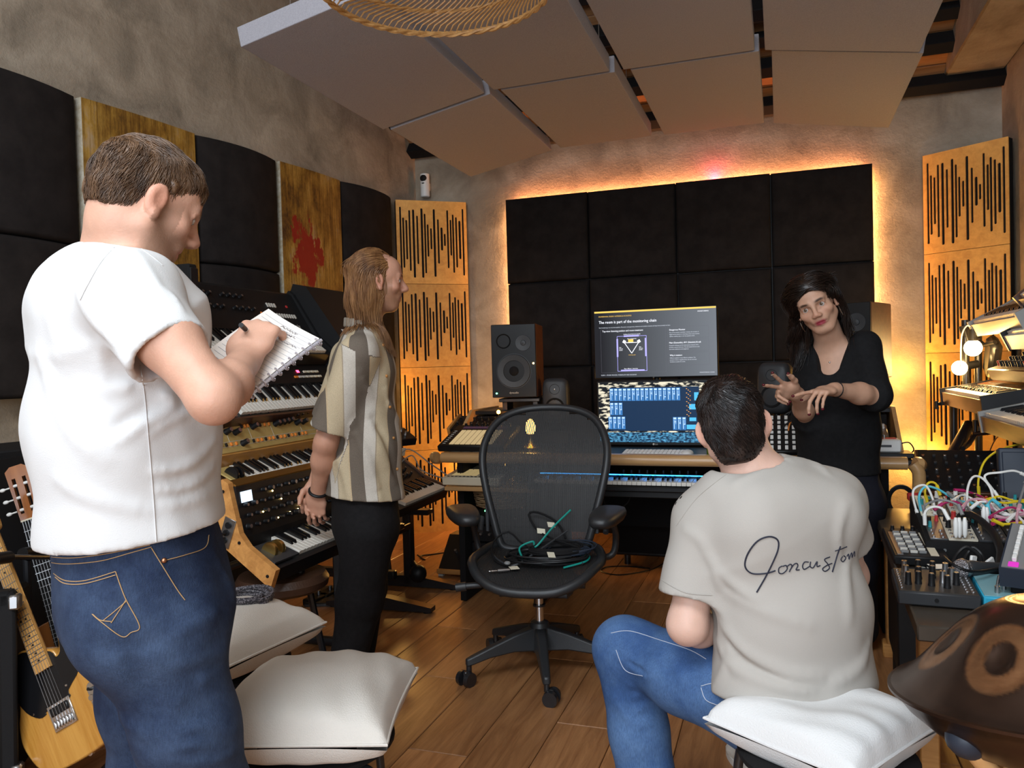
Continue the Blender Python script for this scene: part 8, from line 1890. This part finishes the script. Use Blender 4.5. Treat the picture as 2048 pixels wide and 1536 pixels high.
for (p, d) in tips4 + tips4b: b = MB(); b.sph(p + d * .003 - A((0, .002, -.003)), .0062, 10, 6, (1, 1, .8)); b.build('nail', NAIL, t4, world=True)
top = Body()
top.ecap(nb4 - Z_ * .05, ch4, S4, (.105, .07), (.165, .115), .05); top.ecap(ch4, wa4, S4, (.165, .120), (.150, .112), .06); top.ecap(wa4, hi4, S4, (.150, .112), (.165, .125), .05)
for x in (-1, 1): top.ell(ch4 + F4 * .085 + S4 * x * .075 - Z_ * .035, [.075, .07, .075], k=.06)
for sh, el, wr, s_ in ((shL4, elL4, wrL4, -1), (shR4, elR4, wrR4, 1)):
    d = nrmz(el - sh); hm = el + nrmz(wr - el) * .015; top.chain([nb4 - Z_ * .04 + S4 * s_ * .07, sh], [.05, .054], .05); top.cap(sh, el, .055, .056, .04); top.cap(el, el + nrmz(wr - el) * .03, .056, .056, .03, clip=(hm, nrmz(wr - el)))
top.cap(nb4 - Z_ * .075 + F4 * .085, nb4 + Z_ * .08 + F4 * .05, .040, .085, .015, sub=True); top.wrinkle(.0014, [22, 30, 44], 3); top.cuts.append((hi4 + Z_ * .02, -Z_))
M['blackknit'] = fabric('black_knit', (.006, .006, .007), (.010, .010, .011))
o, tv, tf = bodypart('top', top, .0055, M['blackknit'], t4, None, 2)
jn = Body(); jn.ecap(hi4 + Z_ * .06, hi4 - Z_ * .10, S4, (.155, .120), (.172, .135), .05); an4 = [pv(1714, 1288, 3.31), pv(1682, 1290, 3.38)]; 
for hh, a in ((S4 * -.085, an4[0]), (S4 * .085, an4[1])):
    a = V(a[0], a[1], .10); h0 = hi4 + hh - Z_ * .10; kn = h0 * .5 + a * .5 + F4 * .03; jn.chain([h0, kn], [.096, .072], .04); jn.chain([kn, a], [.072, .085], .04)
jn.wrinkle(.0012, [24, 36], 3); jn.cuts += [(hi4 + Z_ * .075, Z_), (V(0, 0, .035), -Z_)]
o, qv, qf = bodypart('jeans', jn, .0065, denim('black_denim', (.008, .008, .013), (.014, .015, .024)), t4, None, 2)
bq = bvh_of(qv, qf); stitch(t4, 'pocket_stitch', bq, [(1657, 868), (1664, 880), (1690, 886), (1712, 888)], .0014, M['grey'])
for a in an4: shoe(t4, 'shoe', V(a[0], a[1], 0) - F4 * .06, F4, M['black'], M['black'], .25)
cap4 = Body(); cap4.ell(H4(0, -.024, .036), [.083, .100, .090], H4.rot, .02); cap4.ell(H4(0, -.062, -.05), [.085, .058, .11], H4.rot, .03); cap4.ell(H4(0, .030, .068), [.070, .066, .056], H4.rot, .03)
for x in (-1, 1): cap4.cap(H4(x * .074, .018, .06), H4(x * .088, .012, -.09), .017, .02, .02)
cap4.cuts = [(H4(0, .055, .036), nrmz(H4.f * .72 - H4.u * .69))]; cap4.wrinkle(.0012, [60, 90, 130], 3)
HM4 = hair_mat('dark_hair', (.007, .004, .003), (.022, .010, .006), .38); o, hv, hf = bodypart('hair', cap4, .0055, HM4, t4)
both4 = lambda P_: np.minimum(cap4.eval(P_, range(len(cap4.p)), []), np.minimum(top.eval(P_, range(len(top.p)), []), B.eval(P_, nk_ids, [])))
nk_ids = [i for i, q in enumerate(B.p) if q['t'] == 'q'][:2]
l = H4.local(hv)
def flow4(p, k):
    l = H4.local(p); side = np.sign(l[:, 0] + .01)[:, None]; up_ = np.clip((l[:, 2] - .03) / .05, 0, 1)[:, None]
    return up_ * (H4.s * side * .9 - H4.f * .35) + (1 - up_) * (-Z_[None] * 1.2 + H4.s * side * .22 - H4.f * .18)
strands('hair_strands', t4, HM4, hv[(l[:, 2] > -.06)], flow4, both4, 2600, 15, .0150, (.001, .012), (.0016, .0007), 21, jit=.09, hug=lambda p: np.clip((H4.local(p)[:, 2] + .08) / .06, .12, .8), reject=lambda p: (lambda q: (np.abs(q[:, 0] + .15 * (q[:, 2] + .08)) < .066) & (q[:, 2] < -.075) & (q[:, 1] > -.085))(H4.local(p)))
b = MB(); b.tube([H4(-.080, -.004, -.062 + 0) + H4.k * .028 * (H4.u * math.cos(q) + H4.f * math.sin(q)) for q in [2 * math.pi * i / 28 for i in range(28)]], .0012, 6, closed=True); b.build('hoop_earring', M['chrome'], t4, world=True)
b = MB(); b.tube([H4(.080, -.0, -.062) + H4.k * .030 * (H4.u * math.cos(q) + H4.f * math.sin(q)) for q in [2 * math.pi * i / 28 for i in range(28)]], .0012, 6, closed=True); b.build('hoop_earring', M['chrome'], t4, world=True)
b = MB(); b.tube([nb4 - Z_ * (.012 + .045 * max(0, math.cos(q))) + F4 * .062 * math.cos(q) + S4 * .062 * math.sin(q) for q in [2 * math.pi * i / 28 for i in range(28)]], .0012, 6, closed=True); b.sph(nb4 - Z_ * .060 + F4 * .066, .005, 10, 6); b.build('necklace', M['chrome'], t4, world=True)
dw = nrmz(wrL4 - elL4); a_ = nrmz(np.cross(dw, Z_)); c_ = np.cross(dw, a_); b = MB(); b.tube([wrL4 - dw * .012 + (a_ * math.cos(q) + c_ * math.sin(q)) * .0285 for q in [2 * math.pi * i / 20 for i in range(20)]], .0028, 6, closed=True); b.build('bracelet', M['black'], t4, world=True)

# ================================================================== seated man in the beige T-shirt
F2 = nrmz((-.30, .95, 0)); S2 = np.cross(F2, Z_)
hi2, md2, ch2, nb2 = pv(1588, 1385, 1.76), pv(1583, 1215, 1.765), pv(1550, 1050, 1.79), pv(1510, 945, 1.80)
t2 = person('seated man seen from behind, beige T-shirt with script lettering and blue jeans', (hi2[0], hi2[1], 0))
H2 = Frame(pv(1466, 851, 1.82), (.24, .96, -.12), (-.17, .06, .98), .91)
shL2, shR2 = pv(1412, 1045, 1.80), pv(1654, 1002, 1.84); elL2, wrL2 = pv(1374, 1250, 1.76), pv(1440, 1262, 1.96); elR2, wrR2 = pv(1700, 1150, 2.0), pv(1640, 1230, 2.1)
B = Body(); add_head(B, H2)
B.ecap(H2(0, -.020, -.06), nb2, S2, (.050, .050), (.060, .058), .03); B.cap(H2(0, -.036, -.065), nb2 - F2 * .012, .038, .047, .03)
for x in (-1, 1): B.ell(H2(x * .082, -.010, -.005), [.014, .007, .028], Frame((0, 0, 0), H2.f + H2.s * x * .35, H2.u).rot, .008)
B.ecap(nb2 - Z_ * .03, ch2, S2, (.08, .06), (.15, .085), .04); B.ecap(ch2, md2, S2, (.15, .09), (.13, .085), .05)
for sh in (shR2, shL2): B.cap(ch2 + Z_ * .07, sh, .055, .05, .05)
for sh, el, wr in ((shR2, elR2, wrR2), (shL2, elL2, wrL2)): B.chain([sh, sh * .5 + el * .5, el], [.052, .047, .040], .03); B.chain([el, el * .65 + wr * .35, wr], [.040, .041, .027], .03)
add_hand(B, wrL2, nrmz(F2 + S2 * .5 - Z_ * .1), -Z_, nrmz(S2), [(.4, .5, .3)] * 4, [(.7, .1, .7), (.85, .2, .3), (.9, .3, .1)], .98)
add_hand(B, wrR2, nrmz(F2 - S2 * .6 - Z_ * .2), -Z_, nrmz(-S2), [(.4, .5, .3)] * 4, [(.7, .1, .7), (.85, .2, .3), (.9, .3, .1)], .98)
ankR = pv(1535, 1500, 2.26); ankR = V(ankR[0], ankR[1], .14)
B.cap(ankR + Z_ * .06 - F2 * .02, ankR - Z_ * .05, .036, .034, .02)
o, _, _ = bodypart('body', B, .0032, M['skin'], t2, lambda v: skin_colour(v, H2, (.66, .42, .33), brow=(.03, .015, .01)), 2)
add_eyes(t2, H2)
cap2 = Body(); cap2.ell(H2(0, -.020, .038), [.071, .094, .081], H2.rot, .02); cap2.ell(H2(0, -.056, -.020), [.059, .052, .066], H2.rot, .03); cap2.ell(H2(0, .045, .055), [.060, .046, .050], H2.rot, .03)
for x in (-1, 1): cap2.cap(H2(x * .076, .016, .03), H2(x * .073, .020, -.02), .008, .006, .012); cap2.ell(H2(x * .089, -.002, -.012), [.020, .026, .042], H2.rot, .012, sub=True)
cap2.cuts = [(H2(0, .05, .0), nrmz(H2.f * .75 - H2.u * .66)), (H2(0, -.08, -.098), -H2.u)]; cap2.ell(H2(0, -.046, -.055), [.048, .040, .048], H2.rot, .03); cap2.wrinkle(.0014, [80, 110, 150], 3)
HM2 = hair_mat('very_dark_hair', (.006, .004, .004), (.026, .014, .011), .35); o, hv, hf = bodypart('hair', cap2, .0045, HM2, t2)
wh = H2(-.015, -.075, .085)
def flow2(p, k):
    r_ = p - wh; r_ = r_ / (np.linalg.norm(r_, axis=1)[:, None] + 1e-6); sw = np.cross(np.tile(nrmz(H2.u - H2.f), (len(p), 1)), r_); return r_ + .45 * sw - H2.u * .25
l = H2.local(hv); strands('hair_strands', t2, HM2, hv[l[:, 2] > -.094], flow2, sdf_of(cap2, [0, 1, 2]), 5200, 5, .0075, (.0005, .005), (.0012, .0004), 31, jit=.2, reject=lambda p: (lambda q: (np.abs(q[:, 0]) > .062) & (q[:, 1] < .022) & (q[:, 1] > -.034) & (q[:, 2] < .024))(H2.local(p)))
ts = Body()
ts.ecap(nb2 - Z_ * .045 - F2 * .01, ch2, S2, (.105, .085), (.192, .120), .05); ts.ecap(ch2, md2, S2, (.192, .122), (.178, .128), .06); ts.ecap(md2, hi2 + Z_ * .02, S2, (.178, .128), (.192, .140), .05); ts.ecap(hi2 + Z_ * .02, hi2 - Z_ * .07, S2, (.192, .140), (.198, .150), .03)
ts.cap(ch2 - F2 * .05 + S2 * .09 + Z_ * .03, ch2 - F2 * .05 - S2 * .09 + Z_ * .03, .085, .085, .06)
for sh, el, hmq, s_ in ((shL2, elL2, None, -1), (shR2, elR2, None, 1)):
    d = nrmz(el - sh); hm = sh + d * (.175 if s_ < 0 else .16); ts.chain([nb2 - Z_ * .045 + S2 * s_ * .09, sh], [.058, .066], .05); ts.cap(sh, hm + d * .03, .070, .080, .045, clip=(hm, d)); ts.cap(hm - d * .035, hm + d * .05, .058, .070, .004, sub=True)
nk2 = nrmz(H2(0, -.04, -.05) - nb2); ts.cap(nb2 + nk2 * .004, nb2 + nk2 * .09, .070, .078, .01, sub=True); ts.cuts.append((V(hi2[0], hi2[1], .512), -Z_))
for w_, am, *ps in ((.010, .009, (1408, 1098), (1429, 1136), (1438, 1175)), (.011, .010, (1429, 1136), (1480, 1179), (1520, 1206)), (.013, .011, (1446, 1251), (1489, 1303), (1574, 1345), (1643, 1354)), (.012, .011, (1438, 1290), (1472, 1338), (1566, 1374), (1625, 1386)), (.012, .009, (1460, 1300), (1444, 1350), (1428, 1380)), (.010, .007, (1467, 968), (1514, 947), (1557, 922)), (.013, .010, (1738, 1290), (1712, 1341), (1672, 1365)), (.014, .006, (1455, 1187), (1530, 1222), (1617, 1251)), (.014, .007, (1700, 1120), (1694, 1180), (1698, 1240)), (.012, .007, (1690, 1010), (1680, 1060), (1684, 1110)), (.011, .007, (1580, 920), (1620, 925), (1655, 945)), (.010, -.008, (1452, 1275), (1492, 1322), (1560, 1358)), (.010, .007, (1372, 1060), (1400, 1080), (1420, 1120))): ts.foldpx(w_, am, *ps)
ts.wrinkle(.0013, [18, 26, 36, 50], 9)
M['beige'] = fabric('beige_cotton', (.41, .38, .345), None, .85, .12, 480)
o, sv, sf = bodypart('t_shirt', ts, .0052, M['beige'], t2, None, 2); bv2 = bvh_of(sv, sf)
for nm, pts in (('neck_seam', [(1462, 925), (1500, 930), (1540, 920), (1572, 905)]), ('shoulder_seam', [(1352, 1052), (1390, 1000), (1430, 965), (1465, 940)]), ('sleeve_hem', [(1320, 1158), (1370, 1185), (1424, 1190)]), ('bottom_hem', [(1425, 1405), (1470, 1425), (1550, 1432), (1640, 1425), (1720, 1395)])): stitch(t2, nm, bv2, pts, .0009, M['beige'])
INK2 = mat('navy_print', (.012, .014, .03), .7)
zp = lambda x, y: (1190 + x / 2.342, 880 + y / 2.342)
for pts, r in (([(845, 612), (800, 625), (735, 625), (703, 592), (715, 535), (760, 475), (815, 453), (855, 468), (858, 510), (835, 570), (800, 640), (757, 714)], .0021), ([(878, 590), (862, 600), (862, 622), (880, 625), (900, 605), (895, 588), (880, 592)], .0015), ([(900, 592), (915, 582), (922, 592), (910, 618)], .0015), ([(912, 612), (930, 585), (945, 578), (950, 590), (942, 608), (958, 608)], .0015), ([(1000, 572), (982, 572), (972, 590), (980, 606), (1005, 592)], .0015), ([(1010, 570), (1008, 592), (1022, 598), (1040, 570), (1040, 592), (1055, 588)], .0015), ([(1100, 548), (1075, 560), (1090, 580), (1098, 600), (1078, 615), (1066, 604), (1085, 588), (1110, 578)], .0015), ([(1150, 498), (1135, 540), (1120, 590), (1112, 618)], .0018), ([(1125, 520), (1150, 512), (1180, 500)], .0014), ([(1160, 545), (1152, 560), (1162, 570), (1175, 552), (1165, 542)], .0014), ([(1180, 545), (1188, 535), (1190, 558), (1198, 535), (1203, 530), (1204, 550), (1212, 528), (1216, 524), (1216, 545)], .0014)):
    stitch(t2, 'script_letter', bv2, [zp(*p) for p in pts], r * .85, INK2, 6)
jb = Body(); hL, hR = hi2 - S2 * .09 - Z_ * .02 + F2 * .02, hi2 + S2 * .09 - Z_ * .02 + F2 * .02; kL = pv(1250, 1296, 2.02); kR = pv(1600, 1290, 2.2)
fL = V(kL[0] + .055, kL[1] - .05, .10)
jb.ecap(hi2 + Z_ * .06, hi2 - Z_ * .02, S2, (.158, .118), (.178, .135), .05)
for h0, kn, a in ((hL, kL, fL), (hR, kR, ankR + Z_ * .05)):
    jb.chain([h0, h0 * .5 + kn * .5, kn], [.098, .092, .078], .04); jb.chain([kn, kn * .5 + a * .5, a], [.078, .075, .076], .03); dn = nrmz(a - kn); fw2 = nrmz(kn - h0)
    for k in range(4): q = kn + dn * (.03 + .035 * k) - fw2 * .06; sd_ = np.cross(dn, fw2); jb.fold(q - sd_ * .09 + dn * .03, q + sd_ * .09 - dn * .03, .009, .009)
jb.cuts += [(V(0, 0, .468), V(0, 0, 0)), ]; jb.cuts = []
for w_, am, *ps in ((.009, .009, (1216, 1264), (1245, 1311), (1288, 1333), (1303, 1346)), (.009, .009, (1235, 1307), (1268, 1340), (1298, 1354)), (.010, -.007, (1226, 1290), (1258, 1326), (1290, 1343)), (.012, .007, (1395, 1290), (1412, 1320), (1418, 1360)), (.012, .006, (1320, 1270), (1350, 1320), (1362, 1360)), (.012, .006, (1230, 1400), (1260, 1440), (1300, 1450))): jb.foldpx(w_, am, *ps)
jb.wrinkle(.0013, [22, 32, 46], 12); jb.cuts.append((V(0, 0, .06), -Z_))
o, jv, jf = bodypart('jeans', jb, .0062, denim('mid_denim', (.035, .08, .20), (.11, .20, .37)), t2, None, 2); bj = bvh_of(jv, jf); WT = mat('pale_thread', (.42, .46, .55), .8)
for pts in ([(1222, 1266), (1260, 1262), (1320, 1280), (1380, 1300), (1412, 1318)], [(1402, 1372), (1430, 1368), (1450, 1395), (1460, 1420)], [(1402, 1375), (1412, 1400), (1440, 1412)], [(1232, 1300), (1250, 1340), (1285, 1352)]): stitch(t2, 'seam_stitch', bj, pts, .0010, WT, 5)
shoe(t2, 'shoe', V(fL[0], fL[1], 0) - F2 * .06, V(-.3, .95, 0), M['white'], M['white']); shoe(t2, 'shoe', V(ankR[0], ankR[1], 0) - F2 * .05, V(-.25, .97, 0), M['cushion'], M['white'])
